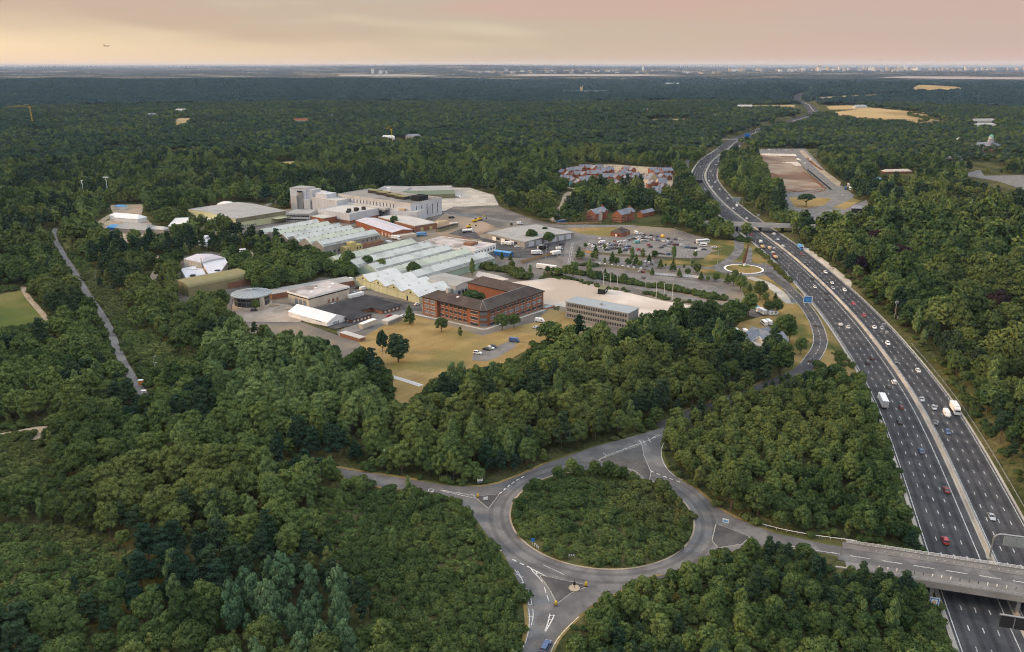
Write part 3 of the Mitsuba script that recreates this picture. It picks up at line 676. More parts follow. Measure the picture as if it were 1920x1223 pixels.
bo.boxp('chimney', 6.2, 8.0, LL - 15.5, LL - 13.6, EH + 1, EH + 6.2, 'm_lightgrey')
bo.boxp('rooflight', 4.6, 5.8, LL - 25, LL - 23.5, EH + 2.2, EH + 3.1, 'm_white')
bo.boxp('entrance_canopy', LR - 1, LR + 6, -3.2, -.2, 0, .35, 'm_blue_roof')
bo.boxp('entrance_steps', LR - 2, LR + 7, -4.2, -.1, -.2, .02, 'm_brick')
lawn_path = LineString([bo.at(-3.2, LL + 4), bo.at(-3.2, -1.6), bo.at(-1.6, -3.2), bo.at(LR + 14, -3.2)]).buffer(.9)
lay('paved_path', lawn_path, 'm_lightgrey', .06, 4)

# --- grey concrete office block
b = Build('concrete_office', 'long grey concrete office block with three rows of small square windows', (1060.4, 573.4), (1178, 596), (1183.5, 583.6), 11, 'office', W=12.8)
b.wall(9.7, 'm_grey_wall'); b.flat(9.7, 'm_blue_roof', para=.3, edge=.4, over=.35)
for z in (1.0, 4.2, 7.3):
    b.row('front', 25, 1, b.L - .8, z, z + 1.7, 1.05, 'm_glass', proud=.03)
for z in (.2, 3.25, 6.35): b.boxp('band', -.03, b.L + .03, -.10, b.W + .03, z, z + .3, 'm_grey_wall')
b.boxp('roof_vent', 20, 21.2, 5, 6.2, 10, 10.9, 'm_grey_wall')

# --- the low hall with four gables
b = Build('gabled_hall', 'pale green metal hall with four white-roofed gables in a row', Zd(818, 265), Zd(1520, 485), Zd(1810, 370), 1.0, 'hall')
n = 4; w = b.L / n
b.wall(5.2, 'm_green_clad')
for i in range(n):
    b.gable(i * w, (i + 1) * w, 0, b.W, 5.2, 3.6, 'm_green_clad', 'm_white_roof', 't')
    b.boxp('gable_window', (i + .5) * w - .8, (i + .5) * w + .8, -.08, .05, 5.8, 7.0, 'm_dark')
    for k in (.3, .6): b.boxp('rooflight', (i + .68) * w, (i + .80) * w, b.W * k, b.W * k + 1.6, 7.0, 7.35, 'm_lightgrey')
b.boxp('door', b.L - 12.5, b.L - 11.2, -.1, .1, 0, 3.6, 'm_dark', 'tall open dark doorway')
b.boxp('eaves_rail', -.1, b.L + .1, -.25, -.05, 5.0, 5.25, 'm_grey_wall')
b.row('front', 12, 1, b.L - 14, .1, 4.9, .12, 'm_grey_wall', 'wall_rib', .05)

# --- grey flat hall behind the brick office
b = Build('flat_hall', 'white and grey flat-roofed hall behind the brick office', (854, 537.5), (893, 525), (838, 512), 8, 'hall')
b.wall(4.0, 'm_blue_roof', label='blue-grey lower wall'); b.wall(7.0, 'm_lightgrey', s0=-.06, s1=b.L + .06, t0=-.06, t1=b.W + .06, z0=4.0, name='upper_wall')
b.gable(-.1, b.L + .1, -.1, b.W + .1, 7.0, 1.1, 'm_lightgrey', 'm_grey_roof', 't', mid=.4)
b.row('front', 5, 2, b.L - 2, .6, 3.0, 2.4, 'm_glass')
b = Build('brick_plant_room', 'small brown brick block beside the flat grey hall', Zq(352, 905), Zq(432, 885), Zq(425, 840), 1.5, 'building', L=9, W=9)
b.wall(6.6, 'm_brick_dark'); b.flat(6.6, 'm_grey_roof')

# --- long north-light halls
def saw_hall(name, label, A, B, C, z, n, wall_h, rise, mats, wmat, mid, lights, tone):
    b = Build(name, label, A, B, C, z, 'hall')
    w = b.W / n
    b.wall(wall_h, wmat)
    for i in range(n):
        b.gable(0, b.L, i * w, (i + 1) * w, wall_h, rise, wmat, (mats[i % len(mats)], mats[i % len(mats)]), 's', mid=mid, over=.12)
        zr = wall_h + rise
        ta, tb = i * w, (i + mid) * w; q_ = [(ta + (tb - ta) * f_, wall_h + rise * f_) for f_ in (.06, .36)]
        nv = np.array([-rise, tb - ta]); nv = nv / np.linalg.norm(nv)
        for s_a in np.arange(1, b.L - 1, 12.0):
            s_b = min(s_a + 11.7, b.L - .6)
            vv = np.array([(s, q_[j][0] + nv[0] * .19, q_[j][1] + nv[1] * .19) for s, j in ((s_a, 0), (s_b, 0), (s_b, 1), (s_a, 1))] + [(s, q_[j][0], q_[j][1]) for s, j in ((s_a, 0), (s_b, 0), (s_b, 1), (s_a, 1))])
            b.add('glazing', trimesh.Trimesh(vv, np.array([(0, 1, 2), (0, 2, 3), (0, 4, 5), (0, 5, 1), (2, 6, 7), (2, 7, 3), (1, 5, 6), (1, 6, 2), (0, 3, 7), (0, 7, 4)]), process=False), 'm_glazing')
        # roof vents along the ridge and a strip of glass low on the slope towards the camera
        b.boxp('gutter', .2, b.L - .2, i * w - .45, i * w + .45, wall_h + .02, wall_h + .42, 'm_grey_wall')
        for k in range(lights):
            s = b.L * (k + .35 + .3 * ((i * 7 + k * 3) % 5) / 5) / lights
            b.boxp('roof_vent', s, s + 1.1, (i + mid) * w - .55, (i + mid) * w + .55, zr - .15, zr + .62, tone)
    return b
mint = saw_hall('ridge_roofed_hall', 'long hall with five parallel pale mint roofs, valleys running left to right', Zq(20, 770), Zq(880, 520), Za(1240, 815), 4.5, 5, 4.6, 4.2, ['m_pale_roof', 'm_green_roof', 'm_pale_roof', 'm_pale_roof', 'm_green_roof'], 'm_mint', .52, 9, 'm_grey_wall')
mint.row('front', 12, 30, mint.L - 2, .8, 3.4, 2.6, 'm_mint', 'panel')
upsaw = saw_hall('north_light_hall', 'upper hall with rows of pale green ridge roofs beside the white stage', Zb(1690, 870), Za(770, 745), Zb(1655, 545), 9, 6, 7.4, 4.0, ['m_pale_roof', 'm_green_roof', 'm_pale_roof'], 'm_grey_wall', .5, 9, 'm_grey_wall')
upsaw.row('front', 4, upsaw.L - 22, upsaw.L - 3, 4.6, 6.4, 1.2, 'm_glass'); upsaw.row('front', 6, 4, 30, 1.2, 3.4, 1.6, 'm_glass')
upsaw.boxp('lean_to', 16, 34, -7, -.1, -.5, 5.2, 'm_yellow_wall', 'yellow-painted lean-to'); upsaw.block(10, upsaw.L, -10, 0)
upsaw.boxp('stair_tower', 21, 27, -7.6, -2, -.5, 8.2, 'm_yellow_wall')
upsaw.row('front', 5, 17, 33, 2.0, 3.6, 1.3, 'm_glass', t0=-7)
upsaw.boxp('brick_range', 34.1, upsaw.L - 1, -4.5, -.1, -.5, 3.6, 'm_brick_dark'); upsaw.row('front', 6, 35, upsaw.L - 2, .8, 2.2, 1.4, 'm_glass_pale', t0=-4.5)

# --- white sound stage
b = Build('white_stage', 'huge white metal-clad stage building with plant boxes on its flat roof', (633, 364), (770, 382), (831, 371), 18, 'hall')
b.wall(16.4, 'm_white_clad'); b.flat(16.4, 'm_stage_roof', para=.9, emat='m_lightgrey')
b.row('front', 17, 3, b.L * .8, 10.6, 14.2, .95, 'm_dark', 'slot_window')
b.row('right', 5, 4, b.W - 3, 3.0, 13.4, .9, 'm_dark', 'slot_window')
b.boxp('fascia', -.12, b.L + .12, -.25, -.02, 14.6, 16.2, 'm_lightgrey')
b.boxp('walkway_canopy', 0, b.L * .72, -6.5, -.3, 8.4, 10.2, 'm_lightgrey'); b.boxp('shadow_gap', 2, b.L * .7, -5.6, -5.3, 4.6, 8.4, 'm_dark')
for k, (s, t) in enumerate(((18, 26), (34, 22), (52, 18), (68, 14))):
    kk = b.boxp('plant_box', s, s + 13, t, t + 9, 16.6, 19.4, 'm_louvre'); b.add('top', box(s - .1, s + 13.1, t - .1, t + 9.1, 19.4, 19.7), 'm_olive', parent=kk)
b.boxp('plant_screen', b.L - 15, b.L - 4, 16, 30, 16.6, 21.4, 'm_dark', 'black louvred plant screen on the roof')
b.row('front', 13, 1, b.L * .72, 6.8, 8.3, 4, 'm_glass_pale', 'clerestory', t0=-6.5)
b.block(0, b.L, -8, 0)
b2 = Build('white_stage_annexe', 'white boxy annexe at the front right corner of the stage building', Za(900, 560), Za(1240, 585), Za(1330, 540), 1.5, 'building')
b2.wall(9.5, 'm_white_clad'); b2.flat(9.5, 'm_lightgrey')
b2.boxp('rooftop_hut', 8, 14, 2, 7, 9.6, 11.6, 'm_tan'); b2.row('front', 6, 2, b2.L - 2, .2, 9.2, .1, 'm_lightgrey', 'wall_rib')
b2 = Build('white_plant_block', 'white louvred block with rooftop plant in front of the stage', Za(385, 605), Za(760, 525), Za(560, 430), 1.5, 'building')
b2.wall(9.0, 'm_white_clad', z0=3.0, s0=-.1, s1=b2.L + .1, t0=-.1); b2.wall(3.0, 'm_brick_dark', name='brick_base'); b2.flat(9.0, 'm_lightgrey', para=.8, emat='m_white_clad')
for i in range(5): b2.boxp('rooftop_unit', 4 + i * 5.2, 7 + i * 5.2, 6 + (i % 2) * 4, 9 + (i % 2) * 4, 9.2, 11.2 + (i % 3) * .8, 'm_louvre')
b2.row('front', 2, 2, 16, 5.0, 7.6, 5.2, 'm_lightgrey', 'louvre')
b2 = Build('brick_boiler_house', 'low brown brick building with white flat roof below the stage', Za(745, 600), Za(1210, 720), Za(1470, 670), 1.0, 'building')
b2.wall(5.6, 'm_brick_dark'); b2.flat(5.6, 'm_lightgrey')
b2.boxp('door', b2.L - 5, b2.L - 1, -.1, .1, 0, 3.4, 'm_dark'); b2.row('right', 2, 3, b2.W - 2, 0.1, 3.6, 3.2, 'm_yellow_wall', 'loading_door')
b2 = Build('stage_yard_sheds', 'long green-roofed range behind the white stage', Za(1060, 230), Za(1720, 215), Za(1560, 110), 7, 'shed')
b2.wall(4.5, 'm_green_dark'); b2.gable(0, b2.L, 0, b2.W * .5, 4.5, 2.2, 'm_green_dark', ('m_dullgreen', 'm_grey_roof'), 's'); b2.gable(0, b2.L, b2.W * .5, b2.W, 4.5, 2.2, 'm_green_dark', ('m_grey_roof', 'm_grey_roof'), 's')
b2 = Build('stage_link', 'flat grey roof range adjoining the back of the stage', Za(670, 190), Za(1040, 200), Za(1000, 125), 8, 'building'); b2.wall(6.2, 'm_lightgrey'); b2.flat(6.2, 'm_grey_roof'); b2.boxp('roof_hut', 14, 18, 8, 12, 6.3, 9.6, 'm_white')

# --- white tower and the block beside it
b = Build('white_tower', 'tall white clad tower block at the left end of the stage', Zb(1290, 395), Zb(1555, 415), Zb(1620, 395), 1.5, 'tower', W=17)
b.wall(21.5, 'm_white_clad', s1=b.L * .74); b.wall(20.0, 'm_white_clad', s0=b.L * .74 + .02, t0=1); b.flat(21.5, 'm_grey_roof', s1=b.L * .74); b.flat(20.0, 'm_lightgrey', s0=b.L * .74 + .02, t0=1)
b.boxp('front_bay', b.L * .08, b.L * .36, -3, -.02, -.5, 14.5, 'm_lightgrey'); b.boxp('shaft', b.L * .38, b.L * .60, -1.4, -.02, -.5, 19.5, 'm_grey_wall', 'weathered grey shaft'); b.boxp('slot', b.L * .38, b.L * .6, -1.7, -1.38, 18, 19.4, 'm_dark')
b.boxp('brick_base', -2.5, -.02, 1, 10, -.5, 7, 'm_brick_dark'); b.boxp('side_bay', b.L * .66, b.L * .95, -2, -.02, -.5, 11, 'm_white_clad')
b = Build('white_block', 'white windowless block between the tower and the stage', Zb(1555, 425), Zb(1860, 470), Zb(1960, 430), 1.5, 'building', W=20)
b.wall(13.5, 'm_white_clad'); b.flat(13.5, 'm_lightgrey'); b.boxp('upper_block', 0.1, b.L * .45, 5, 19, 13.6, 18.0, 'm_white_clad')
for i in range(3): b.add('tank', cyl(2 + i * 3, 12, 18.0, 19.8, 1.1, 8), 'm_white')
b.row('front', 5, 1, b.L - 1, .3, 13.2, .14, 'm_lightgrey', 'wall_rib')

# --- green hall and its neighbours
b = Build('green_hall', 'pale green hall with a dark band above its long side', Zb(612, 650), Zb(1225, 545), Zb(840, 400), 1.5, 'hall')
b.wall(9.6, 'm_green_clad'); b.gable(0, b.L, 0, b.W, 9.6, 1.1, 'm_green_clad', 'm_grey_roof', 's', mid=.6)
b.boxp('upper_band', .5, b.L + .1, -.12, .05, 5.6, 9.4, 'm_green_dark', 'dark weathered band of cladding'); b.row('left', 2, 3, 14, 4.0, 5.4, .9, 'm_dark', 'vent'); b.row('front', 9, 2, 22, .8, 2.4, 1.6, 'm_glass_pale')
b.row('front', 8, 1, b.L - 1, 5.7, 9.3, .12, 'm_grey_wall', 'wall_rib', .2)
b.boxp('lean_to_canopy', b.L - 16, b.L + 2, -8, -.2, 4.4, 4.7, 'm_green_clad')
b = Build('low_green_hall', 'lower pale hall at the left end of the green hall', Zb(380, 660), Zb(440, 560), Zb(120, 430), 1.5, 'hall', W=42); b.wall(5.2, 'm_green_clad'); b.flat(5.2, 'm_white_roof')
b.boxp('clerestory', 3, b.L - 2, 18, 22, 5.3, 7, 'm_green_clad')
b = Build('curved_roof_hall', 'small hall with a curved white roof at the edge of the wood', Zb(405, 430), Zb(640, 410), Zb(590, 330), 1.5, 'hall', W=15)
a_ = np.linspace(0, math.pi, 15); arc = [(b.L / 2 - b.L / 2 * math.cos(t), 3 + 4.5 * math.sin(t)) for t in a_]
def vault(L_, W_, arc, pad=0.0):
    n = len(arc); v = np.array([(s, y, z) for y in (-pad, W_ + pad) for s, z in arc]); i = np.arange(n - 1)
    return trimesh.Trimesh(v, np.vstack([np.c_[i, i + 1, i + 1 + n], np.c_[i, i + 1 + n, i + n]]), process=False)
b.add('wall', prism(Polygon([(0, 0), (b.L, 0), (b.L, b.W), (0, b.W)]), -.5, 3.0), 'm_lightgrey'); b.add('roof', vault(b.L, b.W, [(s, z + .05) for s, z in arc], .3), 'm_white_roof', True)
def end_wall(arc, y): 
    p = Polygon([(arc[0][0], 3 - 3.01), *arc, (arc[-1][0], 3 - 3.01)]); m = trimesh.creation.extrude_polygon(p, .2, engine='earcut'); m.apply_transform(np.array([[1, 0, 0, 0], [0, 0, -1, y], [0, 1, 0, 0], [0, 0, 0, 1.]])); return m
b.add('gable', join([end_wall(arc, .2), end_wall(arc, b.W)]), 'm_cream'); b.boxp('door', b.L / 2 - 3, b.L / 2 + 3, -.08, .1, 0, 3.4, 'm_white')
b = Build('grey_offices', 'two-storey grey office range with strip windows left of the tower', Zb(1230, 555), Zb(1520, 560), Zb(1800, 480), 1.5, 'office', W=24); b.wall(7.4, 'm_lightgrey'); b.flat(7.4, 'm_grey_roof', over=.3)
for z in (1.0, 4.6): b.row('front', 14, .5, b.L - .5, z, z + 1.6, 1.5, 'm_glass')
b = Build('brick_link', 'red brick flat-roofed block above the north-light hall', Zb(1535, 560), Zb(1690, 590), Zb(1880, 560), 1.5, 'building', W=20); b.wall(5.4, 'm_brick'); b.flat(5.4, 'm_lightgrey')
b = Build('lilac_roof_shed', 'brick shed with a pale lilac pitched roof', Za(460, 640), Za(925, 800), Za(1180, 760), 1.0, 'shed'); b.wall(5.4, 'm_brick'); b.gable(0, b.L, 0, b.W, 5.4, 1.6, 'm_brick', 'm_lilac_roof', 's')
b.row('front', 3, b.L - 22, b.L - 3, .1, 3.2, 2.6, 'm_lightgrey', 'door'); b.boxp('porch', b.L, b.L + 7, 1, b.W - 1, -.4, 3.2, 'm_cream')
b = Build('white_flat_block', 'low white flat-roofed block with a row of dark windows', (888, 473), (930, 459.5), (839, 442), 5.5, 'building'); b.wall(5.0, 'm_white'); b.flat(5.0, 'm_patchy', emat='m_white')
b.row('front', 7, 1.5, b.L - 1, 1.6, 3.6, 1.7, 'm_glass'); b.row('left', 5, 2, b.W * .5, 1.4, 3.4, 2.6, 'm_dark'); b.boxp('roof_hut', b.L * .45, b.L * .75, b.W * .22, b.W * .36, 5.1, 7.4, 'm_brick_dark')
b.boxp('brick_end', -.2, b.L * .6, b.W * .72, b.W + .3, -.4, 4.6, 'm_brick_dark')
b = Build('shallow_grey_hall', 'wide grey metal hall with a very shallow roof beside two round trees', (913, 437.5), (984, 454), (1057, 432), 6, 'hall'); b.wall(5.0, 'm_grey_wall'); b.gable(0, b.L, 0, b.W, 5.0, 1.5, 'm_grey_wall', ('m_grey_roof', 'm_grey_roof'), 's')
b.row('front', 3, 4, b.L - 10, .1, 3.4, 5.0, 'm_white', 'shutter'); b.row('front', 3, 9, b.L - 6, 1.4, 3.4, 4.6, 'm_glass'); b.row('right', 6, 3, b.W - 3, .3, 4.6, 6.0, 'm_white_clad', 'panel')
b = Build('timber_hut', 'small brown timber cabin beside the shallow grey hall', Zq(1075, 350), Zq(1160, 365), Zq(1195, 330), 1.0, 'hut', L=9, W=6); b.wall(2.8, 'm_timber'); b.flat(2.8, 'm_lightgrey', para=.15)
b = Build('gatehouse', 'small brick gatehouse with dark hipped roof by the car park', Zk(845, 1035), Zk(985, 1055), Zk(1095, 1020), 1.0, 'house'); b.wall(3.6, 'm_brick'); b.hip(0, b.L, 0, b.W, 3.6, 3.6, 'm_tile'); b.boxp('door', 5, 6.4, -.1, .1, 0, 2.4, 'm_white'); b.row('front', 2, 7.5, b.L - 1, 1, 2.3, 1.6, 'm_glass')

# --- the cluster at the lower left of the site
def facet(name, label, pts, wmat, rmat, cat='building', apex=None):
    """A building given by its eaves corners (photo pixel and height above the site); apex: the roof's top."""
    v = np.array([(*G(x, y, 1 + h), 1 + h) for x, y, h in pts]); n = len(v); blocked.append(Polygon(v[:, :2]).buffer(0)); k = thing(name, label, cat)
    w = np.vstack([v, v * [1, 1, 0] + [0, 0, .4]]); f = []
    for i in range(n): a, b_ = i, (i + 1) % n; f += [(a, b_, b_ + n), (a, b_ + n, a + n)]
    part(k, 'wall', trimesh.Trimesh(w, np.array(f), process=False), wmat)
    c_ = v.mean(0); o = v + (v - c_) * np.array([.015, .015, 0]) + [0, 0, .05]
    if apex is None: top = o + [0, 0, .3]; m = trimesh.Trimesh(np.vstack([o, top]), np.array([(n, n + i, n + i + 1) for i in range(1, n - 1)] + [t for i in range(n) for t in ((i, (i + 1) % n, (i + 1) % n + n), (i, (i + 1) % n + n, i + n))]), process=False)
    else: ap = np.array([*G(apex[0], apex[1], 1 + apex[2]), 1 + apex[2]]); m = trimesh.Trimesh(np.vstack([o, ap]), np.array([(i, (i + 1) % n, n) for i in range(n)]), process=False)
    part(k, 'roof', m, rmat); return k, v
Zo = lambda x, y: (325 + x / 8.74, 465 + y / 8.74)
k, v = facet('octagon_roof_house', 'grey hall with a pale faceted roof at the edge of the trees', [(*Zo(170, 182), 8.5), (*Zo(460, 242), 8.5), (*Zo(640, 185), 8.9), (*Zo(838, 158), 8.5), (*Zo(620, 98), 8.9), (*Zo(380, 100), 8.9)], 'm_lightgrey', 'm_lilac_roof', 'hall', (*Zo(520, 150), 10.3))
part(k, 'wall_rib', join([bar((*(v[0] * (1 - t) + v[1] * t)[:2], 1), (*(v[0] * (1 - t) + v[1] * t)[:2], 9.3), .12, 4) for t in np.linspace(.1, .9, 6)]), 'm_grey_wall'); part(k, 'flue', cyl(*v[1][:2], 8, 13, .3, 6), 'm_steel')
k, v = facet('white_slope_wing', 'white sloping roof wing with dark rooflights', [(*Zo(120, 347), 5.2), (*Zo(240, 545), 3.2), (*Zo(552, 470), 3.2), (*Zo(480, 345), 5.2), (*Zo(385, 360), 5.2), (*Zo(362, 305), 5.6)], 'm_lightgrey', 'm_white_sheet')
def at_q(x, y, h): return np.array([*G(*Zo(x, y), 1 + h), 1 + h])
for x in (300, 335): q = at_q(x, 450, 4.6); part(k, 'rooflight', box(q[0] - .8, q[0] + .8, q[1] - 1.6, q[1] + 1.6, q[2] - .5, q[2] + .35), 'm_dark')
k, v = facet('white_slope_wing', 'second white sloping roof wing right of the first', [(*Zo(478, 255), 7.4), (*Zo(600, 466), 4.4), (*Zo(742, 438), 4.4), (*Zo(885, 245), 6.2), (*Zo(842, 165), 7.4)], 'm_cream', 'm_white_sheet')
q = at_q(722, 375, 5.4); part(k, 'rooflight', box(q[0] - 1.6, q[0] + 1.6, q[1] - 1.6, q[1] + 1.6, q[2] - .5, q[2] + .5), 'm_dark')
b = Build('olive_hall', 'long olive green hall with a rounded roof edge and brick end', (352.5, 540), (455.4, 520), (432, 512), 7.2, 'hall', L=44, W=21)
b.wall(6.2, 'm_olive'); arc2 = [(0, 6.2), (.4, 7.2), (1.4, 7.9), (4.4, 8.5), (10.5, 8.8), (16.6, 8.5), (19.6, 7.9), (20.6, 7.2), (21, 6.2)]
mv = vault(21, b.L, arc2, .1); mv.vertices = mv.vertices[:, [1, 0, 2]]; b.add('roof', mv, 'm_olive', True)
for y in (.05, b.L - .25):
    p_ = trimesh.creation.extrude_polygon(Polygon(arc2), .2, engine='earcut'); p_.apply_transform(np.array([[0, 0, 1, y], [1, 0, 0, 0], [0, 1, 0, 0], [0, 0, 0, 1.]])); b.add('gable', p_, 'm_olive')
b.boxp('brick_bay', b.L * .62, b.L + .3, -.35, .1, -.4, 4.2, 'm_brick_dark')
# rotunda with a ribbed cone roof
rc = (G(435, 548.5, 9.5) + G(507, 548.5, 9.5)) / 2; RR = np.linalg.norm(G(435, 548.5, 9.5) - G(507, 548.5, 9.5)) / 2
rk = thing('rotunda', 'round glazed pavilion with a grey ribbed cone roof', 'pavilion'); blocked.append(Point(*rc).buffer(RR))
z_ = float(hz(*rc))
part(rk, 'drum', cyl(*rc, z_ - .4, z_ + 8, RR - 1.3, 32), 'm_glass'); part(rk, 'base', cyl(*rc, z_ - .4, z_ + 1.6, RR - .2, 32), 'm_cream')
part(rk, 'roof', cyl(*rc, z_ + 8.2, z_ + 10.4, RR + .3, 40, .3), 'm_blue_roof'); part(rk, 'fascia', cyl(*rc, z_ + 7.5, z_ + 8.2, RR + .25, 40), 'm_grey_wall')
for i in range(20):
    a = i * math.pi / 10; p = rc + (RR - 1.1) * np.array([math.cos(a), math.sin(a)]); part(rk, 'mullion', cyl(*p, z_, z_ + 7.6, .12, 4), 'm_grey_wall')
    part(rk, 'roof_rib', bar((*(rc + (RR + .2) * np.array([math.cos(a + .1), math.sin(a + .1)])), z_ + 8.28), (*(rc + .5 * np.array([math.cos(a), math.sin(a)])), z_ + 10.42), .10, 4), 'm_slate')
part(rk, 'mid_ring', join([cyl(*rc, z_ + 4.6, z_ + 4.9, RR - 1.15, 32)]), 'm_grey_wall'); q = rc + np.array([RR * .72, -RR * .62]); part(rk, 'entrance_tower', box(q[0] - 1.2, q[0] + 1.2, q[1] - 1.2, q[1] + 1.2, z_, z_ + 7.4), 'm_cream')
b = Build('white_two_storey_block', 'cream two-storey block with a patchy white flat roof', Zd(298, 528), Zd(742, 405), Zd(740, 262), 1.0, 'building', W=21)
b.wall(6.6, 'm_cream'); b.boxp('window_band', -.04, b.L + .04, -.06, b.W + .04, 5.6, 6.3, 'm_glass'); b.boxp('fascia', -.5, b.L + .5, -.5, b.W + .5, 6.6, 7.7, 'm_white'); b.add('roof', box(-.3, b.L + .3, -.3, b.W + .3, 7.7, 7.78), 'm_patchy')
b.row('front', 3, b.L * .42, b.L * .75, .1, 2.4, 1.6, 'm_brick_dark', 'door'); b.row('left', 3, 2, b.W - 6, .2, 4.4, 3.2, 'm_glass_pale', 'door'); b.boxp('roof_stack', b.L * .5, b.L * .5 + .7, b.W * .6, b.W * .6 + .7, 7.8, 9.4, 'm_grey_wall')
for k in range(4): b.boxp('rooflight', 7 + k * 7, 9 + k * 7, 6 + (k % 2) * 5, 8 + (k % 2) * 5, 7.8, 8.2, 'm_white')
b = Build('dark_flat_range', 'long dark grey flat roof range against the trees', Ze(1290, 570), Zd(800, 225), Zd(640, 150), 4.0, 'building', W=13); b.wall(3.6, 'm_brick_dark'); b.flat(3.6, 'm_grey_roof', para=.2)
b.row('front', 3, 1, 16, 3.75, 4.2, 4.6, 'm_white', 'fascia')
b = Build('black_roof_block', 'single-storey brick block with a wide black felt roof', Zd(770, 665), Zd(1320, 505), Zd(900, 395), 3.8, 'building')
b.wall(2.6, 'm_brick_dark', s1=b.L * .38, t1=b.W * .98); b.wall(2.6, 'm_brick_dark', s0=b.L * .38, t0=b.W * .30); b.wall(2.55, 'm_brick_dark', s0=b.L * .62, t0=b.W * .02, t1=b.W * .5)
for (s0, s1, t0, t1) in ((-1, b.L * .38, -1, b.W), (b.L * .38 + .02, b.L + .8, b.W * .28, b.W), (b.L * .60, b.L + .8, -.4, b.W * .28 - .02)): b.boxp('roof', s0, s1, t0, t1, 2.6, 2.95, 'm_felt')
b.boxp('wing_roof', -14, -1.02, b.W * .30, b.W * .98, 2.6, 2.95, 'm_felt'); b.boxp('wing', -13.4, -.02, b.W * .34, b.W * .95, -.4, 2.6, 'm_brick_dark'); b.block(-14, 0, 0, b.W)
b.row('front', 5, .5, b.L * .36, .8, 2.1, 1.3, 'm_white', s1=b.L); b.row('front', 4, b.L * .64, b.L - 1, .8, 2.1, 1.6, 'm_white', t0=b.W * .02); b.row('left', 8, 2, b.W * .9, .8, 2.0, 1.1, 'm_white')
b = Build('marquee', 'long white pitched marquee beside the black-roofed block', Zd(500, 755), Zd(708, 690), Zd(280, 540), 1.0, 'tent', W=36)
b.wall(2.8, 'm_fabric'); b.gable(0, b.L, 0, b.W, 2.8, 3.0, 'm_fabric', 'm_fabric', 't', over=.2); b.row('front', 3, b.L * .3, b.L * .62, .2, 2.2, 1.1, 'm_glass_pale', 'door'); b.boxp('side_tent', b.L + .1, b.L + 4, 14, 18, 0, 2.6, 'm_fabric')
for k in range(1, 8): b.add('seam', join([bar((-.2, b.W * k / 8, 2.83), (b.L / 2, b.W * k / 8, 5.98), .09, 4), bar((b.L + .2, b.W * k / 8, 2.83), (b.L / 2, b.W * k / 8, 5.98), .09, 4)]), 'm_lightgrey')
b = Build('cream_container', 'dirty white long container at the edge of the dry lawn', Zd(895, 795), Zd(1050, 735), Zd(1000, 715), 1.0, 'container', W=3); b.wall(2.9, 'm_cream'); b.boxp('roof', -.1, b.L + .1, -.1, b.W + .1, 2.9, 3.0, 'm_white'); b.row('front', 6, .5, b.L - .5, .2, 2.7, .12, 'm_lightgrey', 'rib')
b = Build('garage_row', 'row of pale lock-up garages next to the conical tree', Zd(1175, 755), Zd(1330, 690), Zd(1310, 650), 1.0, 'garage', W=5); b.wall(2.5, 'm_lightgrey'); b.flat(2.5, 'm_lightgrey', para=.12); b.row('front', 6, .4, b.L - .4, .1, 2.1, 2.2, 'm_grey_wall', 'door')
b = Build('white_canopy_roof', 'low white strip roof half hidden by poplars', Zd(640, 860), Zd(860, 930), Zd(850, 905), 2.5, 'shed', W=4); b.wall(2.2, 'm_brick_dark'); b.flat(2.2, 'm_lightgrey', para=.1)
b = Build('blue_shed', 'long blue metal shed near the white flat block', Zq(870, 465), Zq(1045, 490), Zq(1060, 435), 1.0, 'shed', W=5); b.wall(3.2, 'm_blue'); b.gable(0, b.L, 0, b.W, 3.2, .7, 'm_blue', 'm_skyblue', 's')
b = Build('teal_tanks_store', 'dark green covered skips in a row by the works yard', Zq(260, 210), Zq(470, 150), Zq(455, 130), 1.0, 'skip', W=4); b.wall(2.6, 'm_green_dark'); b.flat(2.6, 'm_dark', para=.2)
b = Build('dark_container', 'lone dark green container standing on the gravel lot', Zh([(478, 908)])[0], Zh([(520, 912)])[0], Zh([(553, 880)])[0], 1.0, 'container', L=4.6, W=9.5); b.wall(3.6, 'm_dark'); b.boxp('roof', -.05, b.L + .05, -.05, b.W + .05, 3.6, 3.7, 'm_green_dark'); b.row('right', 2, 2, 7, 1.2, 2.6, 1.6, 'm_lightgrey', 'panel')
b = Build('lodge', 'grey tiled lodge with white bargeboards beside a huge dark conifer', (1376, 652), (1428, 672), (1420, 632), 1.5, 'house', L=19, W=20)
b.wall(3.4, 'm_lightgrey'); b.gable(0, b.L * .5, 0, b.W, 3.4, 3.4, 'm_lightgrey', 'm_slate', 't'); b.gable(b.L * .5, b.L, 3, b.W, 3.4, 3.4, 'm_lightgrey', 'm_slate', 't'); b.gable(0, b.L, 8, b.W - 2, 3.4, 3.4, None, 'm_slate', 's')
for c in (.25, .75): b.add('bargeboard', join([bar((b.L * (c - .25), -.4 + (3 if c > .5 else 0), 3.4), (b.L * c, -.4 + (3 if c > .5 else 0), 7.0), .22, 4), bar((b.L * (c + .25), -.4 + (3 if c > .5 else 0), 3.4), (b.L * c, -.4 + (3 if c > .5 else 0), 7.0), .22, 4)]), 'm_white')
b.row('front', 2, 1.5, b.L * .45, 1, 2.4, 1.6, 'm_glass'); b.boxp('porch', b.L * .6, b.L * .75, 1, 3, 0, 2.6, 'm_white')

